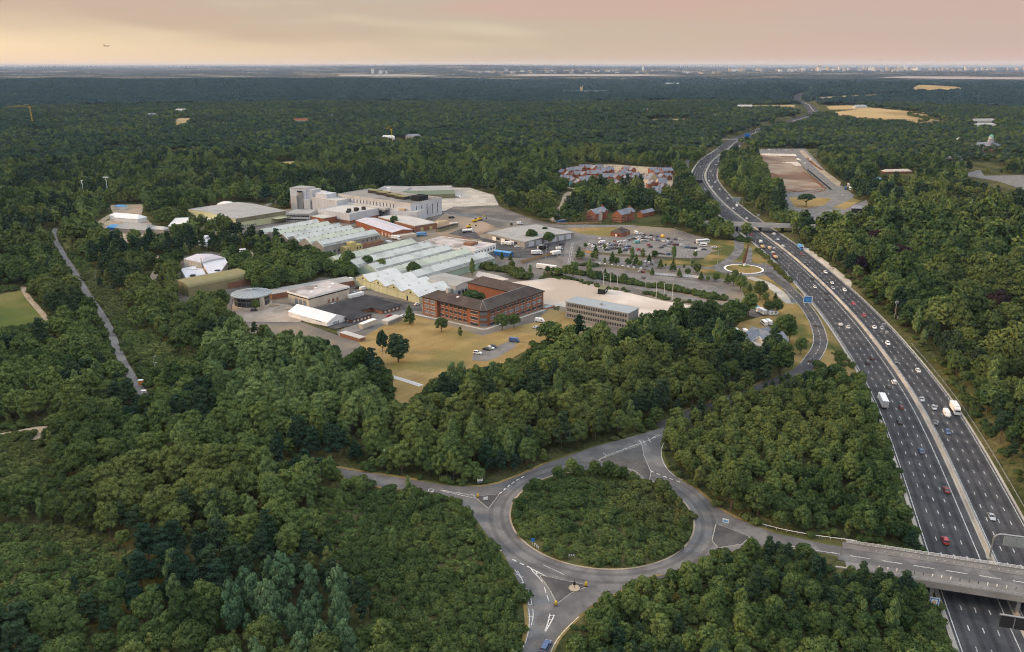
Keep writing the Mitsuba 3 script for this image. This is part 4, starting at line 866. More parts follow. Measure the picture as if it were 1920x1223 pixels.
# --- brick terraces and the new estate
for i, (A, B_, C3, h, lab) in enumerate((((535, 842), (655, 856), (828, 808), 7.4, 'brick and slate apartment house with dormers, left of the pair'), ((866, 852), (985, 868), (1185, 822), 7.4, 'brick and slate apartment house, right of the pair'), ((1185, 796), (1255, 806), (1410, 770), 4.2, 'low brick and slate wing half hidden by trees'))):
    b = Build('apartment_house', lab, Zk(*A), Zk(*B_), Zk(*C3), 1.0, 'house'); b.wall(h, 'm_brick'); b.gable(0, b.L, 0, b.W, h, b.L * .36, 'm_brick', 'm_slate', 't')
    if i < 2:
        for z in (.9, 3.6): b.row('right', 5, 1, b.W - 1, z, z + 1.4, 1.2, 'm_glass', frame='m_white'); b.row('front', 3, 1, b.L - 1, z, z + 1.4, 1.1, 'm_glass', frame='m_white')
        for k in ((.35, .75) if i == 0 else (.6,)): b.gable(b.L * .6, b.L + 1.2, b.W * k - 3, b.W * k + 3, h - .3, 2.6, 'm_cream' if k == .35 else 'm_brick', 'm_slate', 's'); b.boxp('bay', b.L - .5, b.L + 1.2, b.W * k - 3, b.W * k + 3, -.4, h - .3, 'm_cream' if k == .35 else 'm_brick')
        b.boxp('chimney', b.L * .4, b.L * .6, b.W * .9, b.W * .95, h + 2, h + b.L * .36 + 1.4, 'm_brick')
def house_mesh(w, d, h, rise):
    wall = box(-w / 2, w / 2, -d / 2, d / 2, -1, h)
    g = trimesh.Trimesh(np.array([(x, y, z) for x in (-w / 2, w / 2) for y, z in ((-d / 2, h), (d / 2, h), (0, h + rise))]), np.array([(0, 1, 2), (3, 5, 4)]), process=False)
    r = [trimesh.Trimesh(np.array([(-w / 2 - .4, s * (d / 2 + .45), h - .25), (w / 2 + .4, s * (d / 2 + .45), h - .25), (w / 2 + .4, 0, h + rise + .15), (-w / 2 - .4, 0, h + rise + .15)]), np.array([(0, 1, 2), (0, 2, 3)]), process=False) for s in (-1, 1)]
    cross = box(-1.8, 1.8, -d / 2 - 1.2, 0, -1, h); cg = trimesh.Trimesh(np.array([(-1.8, -d / 2 - 1.2, h), (1.8, -d / 2 - 1.2, h), (0, -d / 2 - 1.2, h + 1.9)]), np.array([(0, 1, 2)]), process=False)
    cr = [trimesh.Trimesh(np.array([(s * 2.2, -d / 2 - 1.5, h - .25), (0, -d / 2 - 1.5, h + 2.05), (0, 0, h + 2.05), (s * 2.2, 0, h - .25)]), np.array([(0, 1, 2), (0, 2, 3)]), process=False) for s in (-1, 1)]
    win = join([box(x - .6, x + .6, -d / 2 - .06 - (1.2 if abs(x) < 1.8 else 0), -d / 2 + .1, z, z + 1.3) for x in (-w / 2 + 1.6, 0, w / 2 - 1.6) for z in (.9, 3.5)])
    return dict(wall=join([wall, g, cross, cg]), roof=join(r + cr), chimney=box(w / 2 - 1.4, w / 2 - .5, -.5, .5, h, h + rise + 1.3), window=win)
HOUSE = {}
for hk, (mat, w, d, h) in dict(brick=('m_brick', 11, 9, 5.2), pale=('m_cream', 11, 9, 5.2), tan=('m_tan', 12, 9, 5.4), long=('m_brick', 16, 10, 5.4)).items():
    q = house_mesh(w, d, h, d * .42); HOUSE[hk] = shapegroup('group_house_' + hk, {'wall': (q['wall'], mat, False), 'roof': (q['roof'], 'm_slate', False), 'chimney': (q['chimney'], 'm_brick', False), 'window': (q['window'], 'm_glass', False)})
HS = [(190, 285), (240, 210), (330, 190), (400, 185), (310, 240), (300, 290), (430, 235), (380, 318), (500, 150), (560, 150), (640, 160), (590, 225), (660, 228), (500, 240), (490, 305), (565, 290), (635, 290), (710, 190), (765, 195), (815, 160), (835, 180), (810, 268), (920, 272), (985, 250), (1050, 175), (1115, 180), (1060, 235), (1010, 215),
      (1065, 290), (1125, 290), (850, 345), (950, 355), (1165, 250), (1225, 280), (1290, 280), (1390, 185), (1435, 215), (1380, 262), (1500, 190), (1560, 195), (1500, 268), (1565, 258), (1495, 320), (1370, 355), (1500, 360), (1430, 430), (1505, 405), (640, 352), (1030, 368), (1335, 300), (700, 150), (560, 345), (440, 340), (1475, 480), (230, 345), (730, 312)]
hr = np.random.default_rng(5)
odd = {33: 'pale', 34: 'tan', 37: 'tan', 42: 'pale', 53: 'tan', 54: 'tan', 55: 'tan', 49: 'pale'}
ODD_L = {33: 'white-walled new house in the middle right of the estate', 34: 'buff house under scaffold right of the white one', 37: 'yellow house with dark slate roof near the right end', 42: 'white rendered house at the right edge of the estate', 53: 'buff house nearest the road at the lower right of the estate', 54: 'unroofed buff house at the lower left corner of the estate', 55: 'buff half-built house in the middle front of the estate', 49: 'pale house between the two rows at the right'}
for i, (x, y) in enumerate(HS):
    p = G(*Zk(x, y), 7.5); k = odd.get(i, 'long' if i % 9 == 3 else 'brick')
    rot = 18 + 90 * (i % 3 == 1) + hr.uniform(-9, 9); blocked.append(Point(*p).buffer(6))
    lab = ODD_L.get(i) or ('red brick new house with grey slate roof in the left part of the estate' if x < 700 else 'red brick new house with grey slate roof in the middle of the estate' if x < 1150 else 'red brick new house with grey slate roof in the right part of the estate')
    put('estate_house', HOUSE[k], *p, hz(*p), rot, 1, lab, 'house', None if i in odd else 'brick houses on the ' + ('left' if x < 700 else 'middle' if x < 1150 else 'right') + ' of the new estate')
for (x, y, w, mat, lab) in ((370, 400, 22, 'm_teal', 'teal sheeted scaffold in front of the estate'), (1500, 330, 14, 'm_white', 'white sheeted scaffold at the right of the estate')):
    p = G(*Zk(x, y), 1); k = thing('scaffold', lab, 'scaffold'); z = float(hz(*p)); part(k, 'sheeting', box(p[0] - w / 2, p[0] + w / 2, p[1] - .3, p[1] + .3, z, z + 5), mat)
    for s in np.linspace(-w / 2, w / 2, 6): part(k, 'standard', cyl(p[0] + s, p[1] - .6, z, z + 6.2, .12, 4), 'm_steel')

# --- domed mansion on the right
b = Build('domed_mansion', 'red brick mansion with grey roofs and a green copper dome', (1828, 284), (1880, 284), (1884, 279), 2.0, 'mansion', W=26)
b.wall(9, 'm_brick'); b.hip(0, b.L, 0, b.W, 9, 5.5, 'm_slate'); c = b.L * .62
b.add('drum', cyl(c, 10, 9, 20, 7.5, 8, 4.4), 'm_slate'); b.add('lantern', cyl(c, 10, 20, 23.5, 3.8, 10), 'm_lightgrey')
a_ = np.linspace(0, math.pi / 2, 6); dome = trimesh.creation.revolve([(3.9 * math.cos(t), 3.9 * math.sin(t)) for t in a_], sections=14); dome.apply_translation([c, 10, 23.5]); b.add('dome', dome, 'm_copper', True); b.add('finial', cyl(c, 10, 27, 30, .2, 4), 'm_copper')
for z in (1.2, 5.2): b.row('front', 9, 1, b.L - 1, z, z + 2.4, 1.5, 'm_white')
b.boxp('wing', b.L + .1, b.L + 9, 2, 16, -1, 8.4, 'm_brick'); b.boxp('wing_roof', b.L, b.L + 9.3, 1.6, 16.4, 8.4, 8.9, 'm_slate')
b = Build('white_event_tent', 'white peaked event tent in the trees below the domed mansion', (1773, 298), (1806, 300), (1808, 294), 1.5, 'tent', W=20); b.wall(3, 'm_fabric'); b.hip(0, b.L, 0, b.W, 3, 4.5, 'm_fabric'); b.boxp('door', b.L * .8, b.L * .9, -.1, .1, 0, 2.2, 'm_glass_pale')
b = Build('white_turret', 'slim white turret left of the domed mansion', (1794, 275), (1800, 275), (1801, 272), 2, 'tower', W=5, L=5); b.wall(13, 'm_white'); b.hip(0, 5, 0, 5, 13, 3, 'm_white')

# --- lone roofs and houses among the far woods: px, py, width m, depth m, height m, wall, roof, label
FAR = [(258, 202, 26, 10, 9, 'm_white', 'm_lightgrey', 'white house front in the far left woods'), (316, 195, 20, 10, 8, 'm_white', 'm_lightgrey', 'small white house high in the far left woods'), (340, 212, 34, 12, 9, 'm_white', 'm_lightgrey', 'broad white mansion above a straw-coloured clearing'), (287, 219, 28, 12, 7, 'm_white', 'm_slate', 'low white house left of the broad white mansion'), (160, 228, 26, 12, 7, 'm_cream', 'm_slate', 'grey-roofed house at the far left'), (225, 247, 24, 12, 6, 'm_lightgrey', 'm_grey_roof', 'pale flat-roofed house below the white houses'),
       (565, 231, 44, 14, 8, 'm_cream', 'm_brick', 'long cream mansion with red roofs in the woods'), (623, 221, 16, 10, 7, 'm_white', 'm_lightgrey', 'small white house right of the cream mansion'), (728, 264, 26, 14, 7, 'm_white', 'm_white_roof', 'white roof beside a yellow crane'), (775, 262, 30, 14, 7, 'm_cream', 'm_slate', 'grey and cream house right of the yellow crane'), (1080, 262, 14, 10, 6, 'm_cream', 'm_brick', 'tiny cream house in the middle woods'),
       (1395, 203, 60, 14, 7, 'm_cream', 'm_lightgrey', 'long pale building beside the distant field'), (1335, 222, 16, 10, 9, 'm_white', 'm_lightgrey', 'small white house on the wooded hill'), (1215, 212, 34, 12, 8, 'm_brick', 'm_slate', 'brown house under the wooded hill'), (1612, 203, 44, 18, 6, 'm_lightgrey', 'm_blue_roof', 'grey farm sheds above the stubble field'), (1840, 231, 70, 18, 6, 'm_lightgrey', 'm_grey_roof', 'long grey shed roof at the far right'), (1842, 237, 60, 12, 4, 'm_white', 'm_lightgrey', 'thin white roof below the long grey shed'),
       (1725, 190, 22, 12, 7, 'm_white', 'm_slate', 'white cottage in the far right village'), (1765, 184, 26, 12, 7, 'm_cream', 'm_brick', 'cream cottage in the far right village'), (1750, 178, 20, 12, 7, 'm_white', 'm_slate', 'upper white cottage in the far right village'), (1550, 232, 8, 8, 5, 'm_tan', 'm_tan', 'tan hut beside the motorway bend'), (1120, 182, 60, 16, 8, 'm_white', 'm_lightgrey', 'white roofs below the church tower'), (650, 165, 60, 16, 7, 'm_white', 'm_lightgrey', 'pale distant roofs left of centre'), (900, 150, 90, 20, 8, 'm_white', 'm_lightgrey', 'pale sheds before the reservoir'), (1260, 160, 120, 30, 8, 'm_white', 'm_white_roof', 'long white warehouse roofs on the plain'), (1290, 158, 80, 26, 8, 'm_white', 'm_white_roof', 'white warehouse right of the long one'),
       (940, 345, 20, 8, 3, 'm_white', 'm_white_roof', 'white site cabins on the pale clearing'), (1680, 325, 40, 10, 3, 'm_brick', 'm_cream', 'reddish huts in the wood clearing on the right'), (1115, 404, 12, 8, 4, 'm_red', 'm_white', 'red and white site hut by the dirt track'), (1640, 342, 16, 8, 4, 'm_blue', 'm_skyblue', 'blue hut behind the parked coaches'), (1608, 399, 12, 10, 5, 'm_dark', 'm_slate', 'dark square hut beside the old tarmac'),
       (245, 415, 30, 12, 4, 'm_fabric', 'm_fabric', 'long white marquee among the left trees'), (222, 411, 12, 8, 4, 'm_fabric', 'm_fabric', 'short white marquee left of the long one'), (228, 392, 12, 5, 3, 'm_white', 'm_skyblue', 'white lorry box by the left clearing'), (258, 435, 36, 16, 4, 'm_grey_wall', 'm_grey_roof', 'grey flat shed roof among the left trees'), (225, 432, 22, 8, 3, 'm_blue', 'm_skyblue', 'blue stores beside the grey shed'), (302, 437, 14, 8, 4, 'm_cream', 'm_lightgrey', 'small cream hut right of the grey shed'), (390, 460, 5, 16, 4, 'm_fabric', 'm_fabric', 'white domed tent above the faceted roof')]
for (px_, py_, w, d, h, wm, rm, lab) in FAR:
    p = GP([(px_, py_)])[0]; z = float(hz(*p)); far_ = np.hypot(*p)
    k = thing('far_tent' if wm == 'm_fabric' else 'far_building', lab, 'tent' if wm == 'm_fabric' else 'building'); a = math.radians(-20 if far_ < 1200 else 8)
    part(k, 'wall', loc(box(-w / 2, w / 2, -d / 2, d / 2, -3, h), *p, z, a), wm)
    v = np.array([(-w / 2 - .5, -d / 2 - .5, h), (w / 2 + .5, -d / 2 - .5, h), (w / 2 + .5, d / 2 + .5, h), (-w / 2 - .5, d / 2 + .5, h), (-w / 2 + d * .3, 0, h + d * .28), (w / 2 - d * .3, 0, h + d * .28)])
    part(k, 'roof', loc(trimesh.Trimesh(v, np.array([(0, 1, 5), (0, 5, 4), (1, 2, 5), (2, 3, 4), (2, 4, 5), (3, 0, 4), (0, 2, 1), (0, 3, 2)]), process=False), *p, z, a), rm)
    if h > 6: part(k, 'window', loc(join([box(x - .8, x + .8, -d / 2 - .1, -d / 2 + .1, 1.5, 3.5) for x in np.linspace(-w / 2 + 2, w / 2 - 2, 5)]), *p, z, a), 'm_glass')
    blocked.append(Point(*p).buffer(max(w, d) * .7))
    d_ = p / np.linalg.norm(p)                               # the opening in the wood in front of each of these
    blocked.append(LineString([p, p - d_ * (120 if far_ > 1200 else 14)]).buffer(w * .55))
# church with tower on its hill
p = GP([(1090, 176)])[0]; z = float(hz(*p)); k = thing('church', 'distant buff church with a square tower on the wooded rise', 'church')
part(k, 'nave', loc(box(-95, 130, -10, 10, -4, 13), *p, z, 0), 'm_tan'); part(k, 'tower', loc(box(-7, 7, -7, 7, -4, 34), *p, z, 0), 'm_tan'); part(k, 'pinnacle', loc(join([cyl(sx * 6, sy * 6, 34, 39, 1.4, 4, .2) for sx in (-1, 1) for sy in (-1, 1)]), *p, z, 0), 'm_tan'); part(k, 'roof', loc(prism(Polygon([(-95, -10.5), (130, -10.5), (130, 10.5), (-95, 10.5)]), 13, 15.5), *p, z, 0), 'm_slate')
# skyline of the far city
cr = np.random.default_rng(19)
def skyline(x0, x1, n, lab, grp, hmin, hmax, d0, d1):
    for i in range(n):
        x = cr.uniform(x0, x1); D = cr.uniform(d0, d1); q = np.array([(x - CX) / F * D, D]); w, d, h = cr.uniform(25, 90), cr.uniform(20, 50), cr.uniform(hmin, hmax) * (1 if cr.random() < .8 else 1.5)
        z = float(hz(*q)); k = thing('city_block', lab, 'building', grp); part(k, 'wall', loc(box(-w / 2, w / 2, -d / 2, d / 2, -5, h), *q, z, cr.uniform(-.4, .4)), ['m_white', 'm_lightgrey', 'm_cream', 'm_tan'][cr.integers(4)])
        if cr.random() < .5: part(k, 'roof_plant', loc(box(-w / 5, w / 5, -d / 4, d / 4, h, h + 6), *q, z, 0), 'm_grey_wall')
skyline(1500, 1700, 60, 'pale tower block in the hazy city on the right skyline', 'pale blocks of the far city on the right', 30, 75, 17500, 22000)
skyline(1340, 1500, 26, 'pale block on the skyline above the motorway', 'pale blocks on the skyline above the motorway', 22, 55, 16500, 21000)
skyline(1700, 1915, 34, 'pale block at the far right end of the skyline', 'pale blocks at the far right of the skyline', 25, 70, 19000, 23000)
skyline(900, 1340, 46, 'low pale block on the plain before the horizon', 'low pale blocks on the plain', 12, 26, 13500, 18000)
for (x, D, w, h, lab) in ((1194, 17500, 34, 120, 'bright white tower alone on the horizon right of centre'), (711, 13500, 40, 70, 'pale twin chimney works left of the middle horizon'), (725, 13500, 60, 42, 'broad pale works block beside the twin chimneys'), (735, 13500, 30, 34, 'low pale works hall right of the broad block')):
    q = np.array([(x - CX) / F * D, D]); z = float(hz(*q)); k = thing('horizon_tower', lab, 'tower'); part(k, 'wall', loc(box(-w / 2, w / 2, -15, 15, -5, h), *q, z), 'm_white'); part(k, 'roof_plant', loc(box(-w / 6, w / 6, -8, 8, h, h + 12), *q, z), 'm_lightgrey')
# ---------------------------------------------------------------- markings, barrier, bridges, signs, poles
MWS = np.r_[0, np.cumsum(np.linalg.norm(np.diff(MW, axis=0), axis=1))]
def mw_at(s, off):
    s = np.atleast_1d(s).astype(float)
    p = np.stack([np.interp(s, MWS, MW[:, k]) for k in (0, 1)], 1); n = np.stack([np.interp(s, MWS, MWN[:, k]) for k in (0, 1)], 1)
    return p + n * np.asarray(off)[..., None] if np.ndim(off) else p + n * off
def mw_s(y0): return float(np.interp(y0, MW[:, 1], MWS))
def ribbon(line, w, z):
    """A flat strip of width w along a polyline; z a number or per point."""
    p = np.asarray(line, float); t = np.gradient(p, axis=0); t /= np.linalg.norm(t, axis=1, keepdims=True) + 1e-12
    n = np.stack([-t[:, 1], t[:, 0]], 1) * w / 2; zz = np.broadcast_to(z, len(p))
    v = np.vstack([np.c_[p - n, zz], np.c_[p + n, zz]]); i = np.arange(len(p) - 1); m = len(p)
    return trimesh.Trimesh(v, np.vstack([np.c_[i, i + 1, i + 1 + m], np.c_[i, i + 1 + m, i + m]]), process=False)
def dashes(line, w, z, on, off):
    p = np.asarray(line, float); s = np.r_[0, np.cumsum(np.linalg.norm(np.diff(p, axis=0), axis=1))]; out = []
    for a in np.arange(0, s[-1] - on, on + off):
        q = np.linspace(a, a + on, 3); l = np.stack([np.interp(q, s, p[:, k]) for k in (0, 1)], 1)
        out.append(ribbon(l, w, z if np.ndim(z) == 0 and not callable(z) else z(l[:, 0], l[:, 1])))
    return join(out)
part('motorway', 'lane_wear', join([ribbon(mw_at(np.arange(mw_s(25), mw_s(1560), 6.0), o), 1.25, .074) for o in (-16.2, -12.5, -8.9, -5.2, 2.75, 6.0, 9.6, 13.2)]), 'm_worn', kind='stuff')
near_s = np.arange(mw_s(20), mw_s(1560), 6.0)
d_ = []
for o in (-14.35, -10.7, -7.05, 4.2, 7.8, 11.4): d_.append(dashes(mw_at(np.arange(mw_s(30), mw_s(1550), 3.0), o), .26, .085, 2.4, 6.6))
d_.append(join([ribbon(mw_at(near_s, o), .26, .085) for o in (-18.1, -3.4, 1.35, 15.0)]))
part('motorway', 'lane_marking', join(d_), 'm_paint', kind='stuff')
strip = join([ribbon(mw_at(np.arange(mw_s(20), mw_s(3400), 6.0), -.05), 2.1, .095), ribbon(mw_at(np.arange(mw_s(20), mw_s(1560), 6.0), -19.5), 1.3, .09), ribbon(mw_at(near_s, 16.2), .9, .09)])
part('motorway', 'concrete_strip', strip, 'm_concrete')
refuge = along(MW, 15.7, 20.5).intersection(Polygon(GP(zc(1200, 320, 3.946, [(1180, 560), (1260, 600), (1520, 800), (1520, 850), (1440, 840), (1150, 600)])).tolist()).buffer(4))
lay('emergency_refuge', refuge, 'm_concrete', .10, 5)
pr = np.array([(-.38, 0), (-.36, .28), (-.2, .34), (-.13, .95), (.13, .95), (.2, .34), (.36, .28), (.38, 0)])
c_ = mw_at(np.arange(mw_s(20), mw_s(3400), 8.0), 0); nn = np.stack([np.interp(np.arange(mw_s(20), mw_s(3400), 8.0), MWS, MWN[:, k]) for k in (0, 1)], 1)
v = np.concatenate([np.concatenate([c_ + nn * (o - .05), np.full((len(c_), 1), h + .09)], 1)[:, None] for o, h in pr], 1)
solo('central_barrier', (v.reshape(-1, 3), grid_faces(len(c_), len(pr))), 'm_concrete', 'pale concrete barrier running down the middle of the motorway', 'barrier')
def rail(name, line, label, h=.75, mat='m_steel', step=3.2, double=False):
    k = thing(name, label, 'guard rail'); z = hz(line[:, 0], line[:, 1]); ms = []
    L_ = np.c_[line, z + h]
    part(k, 'beam', join([bar(L_[i], L_[i + 1], .11, 4) for i in range(len(L_) - 1)] + ([bar(L_[i] - [0, 0, .4], L_[i + 1] - [0, 0, .4], .08, 4) for i in range(len(L_) - 1)] if double else [])), mat)
    s = np.r_[0, np.cumsum(np.linalg.norm(np.diff(line, axis=0), axis=1))]
    for a in np.arange(0, s[-1], step): ms.append(cyl(np.interp(a, s, line[:, 0]), np.interp(a, s, line[:, 1]), float(np.interp(a, s, z)) - .3, float(np.interp(a, s, z)) + h, .06, 4))
    key = part(k, 'post', join(ms), mat, kind='stuff')
rail('motorway_rail', mw_at(np.arange(mw_s(40), mw_s(420), 6), 18.0), 'steel guard rail on the right verge of the motorway')
rail('motorway_rail', mw_at(np.arange(mw_s(440), mw_s(700), 6), -20.4), 'steel guard rail between motorway and slip road')
rail('approach_rail', spline(G(*Z6([(410, 500), (480, 520), (560, 540), (640, 556), (760, 576), (880, 592), (975, 604)]).T, 7.0), 4), 'white guard rail on the approach to the bridge', .8, 'm_white')

# paint on the roundabout and its arms
def line5(pts, w=.22, z=ZR + .085, zone=Z5): return ribbon(spline(G(*zone(pts).T, z), 1.2) if len(pts) > 2 else G(*zone(pts).T, z), w, z)
def dash5(pts, on, off, w=.22, z=ZR + .085, zone=Z5): g = G(*zone(pts).T, z); return dashes(spline(g, .6) if len(pts) > 2 else np.linspace(g[0], g[1], 40), w, z, on, off)
Zt = lambda p: zc(640, 500, 2.983, p)
mk = [line5([(1003, 1223), (1037, 1145), (1051, 1060), (1048, 980)]), line5([(1172, 1223), (1206, 1155), (1246, 1105), (1330, 1022)]), dash5([(958, 704), (1000, 725), (1050, 748), (1090, 768)], 1.6, 1.1, .4),
      line5([(1060, 755), (1140, 795)], .34), line5([(1060, 755), (1085, 785), (1108, 808), (1125, 832)], .3), line5([(1080, 790), (1112, 778)]), line5([(1092, 798), (1090, 770)]),
      dash5([(1135, 860), (1150, 905), (1163, 945), (1170, 980)], 2.6, 1.0), line5([(968, 757), (985, 782), (1003, 806)]), line5([(985, 768), (1003, 800), (1018, 836)]), line5([(1003, 806), (1020, 800)]), line5([(978, 790), (1000, 785)]), line5([(1000, 838), (1020, 835)]),
      line5([(1022, 870), (1038, 915), (1050, 960)]), line5([(1043, 866), (1058, 915), (1066, 955)]), line5([(1022, 870), (1043, 866)]), line5([(1036, 912), (1058, 915)]), line5([(1048, 960), (1064, 955)]), line5([(1070, 980), (1072, 1030), (1062, 1072)]), line5([(1052, 1025), (1073, 1022)]),
      line5([(1138, 1107), (1155, 1060), (1166, 1008)], .3), line5([(1142, 1107), (1172, 1055), (1192, 1015)], .3), line5([(1160, 1040), (1180, 1042)]), line5([(1150, 1075), (1165, 1072)]), line5([(1167, 1020), (1190, 1015)]), dash5([(1092, 1205), (1110, 1170), (1125, 1140)], 6, 3),
      line5([(555, 318), (640, 338), (745, 362)]), line5([(555, 316), (640, 330), (750, 346)], .2), dash5([(885, 337), (940, 290), (1000, 250), (1030, 236)], 1.6, 1.1, .4), line5([(815, 588), (850, 625), (875, 650)], .4), dash5([(850, 620), (880, 645), (905, 665)], 1.6, 1.1, .5), line5([(482, 328), (512, 326)]), line5([(482, 328), (492, 310)]), line5([(512, 326), (515, 310)]), line5([(492, 310), (515, 310)]),
      line5([(1668, 972), (1680, 996)], zone=Zt), line5([(1690, 975), (1706, 1000)], zone=Zt), line5([(1714, 955), (1730, 982)], zone=Zt), line5([(1738, 960), (1772, 938)], zone=Zt), line5([(1750, 948), (1758, 960)], zone=Zt), dash5([(1700, 1125), (1770, 1160), (1850, 1190), (1909, 1212)], 1.6, 1.1, .4, zone=Zt), line5([(1440, 1078), (1480, 1060), (1680, 985), (1800, 935)], .2, zone=Zt), line5([(1806, 985), (1790, 1030), (1796, 1080), (1830, 1140), (1909, 1195)], zone=Zt),
      line5([(1465, 1040), (1478, 1055)], zone=Zt), line5([(1130, 735), (1250, 790)], .16), line5([(560, 622), (640, 637), (700, 650)], .3, zone=Z6), line5([(575, 636), (640, 645)], .25, zone=Z6), dash5([(660, 640), (810, 662), (950, 684)], 5.5, 3.2, .26, zone=Z6)]
def arc_(r, a0, a1): t = np.radians(np.arange(a0, a1, 2.0)); return RC + r * np.stack([np.cos(t), np.sin(t)], 1)
part('roundabout_road', 'lane_wear', join([ribbon(arc_(RRAD + r_, 0, 362), 1.3, ZR + .073) for r_ in (3.0, 6.6)]), 'm_worn_road', kind='stuff')
part('roundabout_road', 'road_marking', join(mk), 'm_paint', kind='stuff')
sl = spline(np.vstack([GP(zc(1280, 470, 2.983, [(700, 640), (742, 580), (767, 530), (768, 480), (742, 400), (700, 330), (650, 270), (590, 210)]))]), 2.0)
hzp = lambda x, y: hz(x, y) + .13
def offs(l, o): t = np.gradient(l, axis=0); t /= np.linalg.norm(t, axis=1, keepdims=True); return l + np.stack([-t[:, 1], t[:, 0]], 1) * o
part('slip_road', 'road_marking', join([dashes(sl, .24, hzp, 3.5, 3.0), ribbon(offs(sl, 3.5), .24, hzp(*offs(sl, 3.5).T)), ribbon(offs(sl, -3.5), .24, hzp(*offs(sl, -3.5).T))]), 'm_paint', kind='stuff')
a_ = [dashes(GP(Zq(np.array(q)[:, 0], np.array(q)[:, 1]) if False else [Zq(*k) for k in q]), .35, hzp, 3, 2) for q in ([(1690, 560), (1735, 330)], [(1710, 560), (1752, 330)], [(1300, 590), (1480, 640)])]
a_ += [dashes(GP([Zh([k])[0] for k in q]), .3, hzp, 2.2, 3) for q in ([(330, 250), (480, 268)], [(420, 265), (520, 285)])]
part('site_road', 'road_marking', join(a_), 'm_paint', kind='stuff')
# painted parking bays
bays = []
for A, B_ in (((380, 385), (700, 425)), ((560, 330), (860, 340)), ((880, 262), (1340, 310)), ((900, 330), (1240, 392)), ((1240, 400), (1600, 420)), ((820, 440), (1500, 480))):
    g = GP([Zh([A])[0], Zh([B_])[0]]); L_ = np.linalg.norm(g[1] - g[0]); u = (g[1] - g[0]) / L_; n_ = np.array([-u[1], u[0]])
    for s in np.arange(0, L_, 2.6): q = g[0] + u * s; bays.append(ribbon(np.array([q - n_ * 4.6, q + n_ * 4.6]), .14, float(hz(*q)) + .085))
part('car_park', 'bay_marking', join(bays), 'm_paint', kind='stuff')

# --- the bridge in front
B0 = np.array([83.03, 210.86]); BU = np.array([.95912, -.28299]); BN = np.array([.28299, .95912])
def bw(m):
    M = np.eye(4); M[:2, 0], M[:2, 1], M[:2, 3] = BU, BN, B0
    m = m.copy(); m.apply_transform(M); return m
bk = thing('motorway_bridge', 'concrete road bridge carrying the roundabout arm over the near motorway', 'bridge')
BL = 118; Zb_ = 6.62
part(bk, 'deck', bw(box(17, BL, -7.2, 6.6, 5.3, Zb_)), 'm_grey_wall')
part(bk, 'carriageway', bw(box(15, BL, -3.3, 3.4, Zb_ - .2, Zb_ + .05)), 'm_road')
part(bk, 'north_verge', bw(box(17, BL, 3.42, 6.35, Zb_, Zb_ + .16)), 'm_carpark'); part(bk, 'south_verge', bw(box(22, BL, -6.9, -3.32, Zb_, Zb_ + .16)), 'm_carpark')
part(bk, 'fascia', bw(join([box(20, BL, -7.5, -7.22, 5.0, Zb_ + .35), box(17, BL, 6.62, 6.9, 5.0, Zb_ + .3)])), 'm_grey_wall')
part(bk, 'girder', bw(join([box(26, 96, y - .4, y + .4, 4.3, 5.28) for y in (-6.2, -3, 0, 3, 5.8)])), 'm_grey_wall')
for (y, zt, nm) in ((6.75, 1.15, 'north_parapet'), (-7.3, 1.0, 'south_parapet')):
    part(bk, nm, bw(join([bar((18, y, Zb_ + h), (BL, y, Zb_ + h), .07, 5) for h in ((.45, .8, zt) if y > 0 else (.55, zt))])), 'm_white' if y > 0 else 'm_steel')
    for s in np.arange(18, BL, 2.6): part(bk, 'baluster', bw(box(s - .05, s + .05, y - .06, y + .06, Zb_ + .2, Zb_ + zt)), 'm_steel')
for i, s in enumerate(np.arange(24, BL, 2.35)): part(bk, 'north_stud', bw(box(s - .14, s + .14, 4.3, 4.55, Zb_ + .16, Zb_ + .55)), 'm_pole')
for i, s in enumerate(np.arange(26, BL, 2.35)): part(bk, 'verge_bollard', bw(cyl(s, -4.5, Zb_ + .16, Zb_ + .95, .09 if (i // 3) % 2 else .15, 6)), 'm_dark' if (i // 3) % 2 else 'm_white')
for s in np.arange(1.5, BL, 8.6): part(bk, 'centre_line', bw(box(s, s + 5.6, -.13, .13, Zb_ + .051, Zb_ + .058)), 'm_paint')
c_s = MW[np.argmin(np.abs((MW - B0) @ BN))]; sm = (c_s - B0) @ BU
for s in (sm - 22, sm, sm + 20):
    part(bk, 'pier', bw(join([box(s - .5, s + .5, -6, 5.6, -.5, 4.2), box(s - .7, s + .7, -6.6, 6.2, 4.2, 4.9)])), 'm_grey_wall')
part(bk, 'abutment', bw(box(sm - 31, sm - 27, -7, 6.4, -1, 5.28)), 'm_grey_wall'); part(bk, 'wing_wall', bw(box(14, 20, -7.4, -6.9, 3, Zb_ + .3)), 'm_concrete')
blocked.append(Polygon([B0 + BU * s + BN * t for s, t in ((10, -8.5), (BL, -8.5), (BL, 8.5), (10, 8.5))]))
# --- the second bridge
e0, e1 = G(1330, 417, 7.2), G(1552, 424, 7.2); e0, e1 = e0, e0 + (e1 - e0) * 1.0
U2 = (e1 - e0); L2 = np.linalg.norm(U2); U2 /= L2; N2 = np.array([-U2[1], U2[0]])
def bw2(m):
    M = np.eye(4); M[:2, 0], M[:2, 1], M[:2, 3] = U2, N2, e0
    m = m.copy(); m.apply_transform(M); return m
bk = thing('far_bridge', 'grey concrete overbridge crossing the motorway by the small roundabout', 'bridge')
part(bk, 'deck', bw2(box(-8, L2 + 8, -4.5, 4.5, 5.2, 6.5)), 'm_grey_wall'); part(bk, 'carriageway', bw2(box(-8, L2 + 8, -3.4, 3.4, 6.45, 6.56)), 'm_road')
part(bk, 'parapet', bw2(join([box(-8, L2 + 8, -4.8, -4.52, 5.0, 7.6), box(-8, L2 + 8, 4.52, 4.8, 5.0, 7.6)])), 'm_lightgrey')
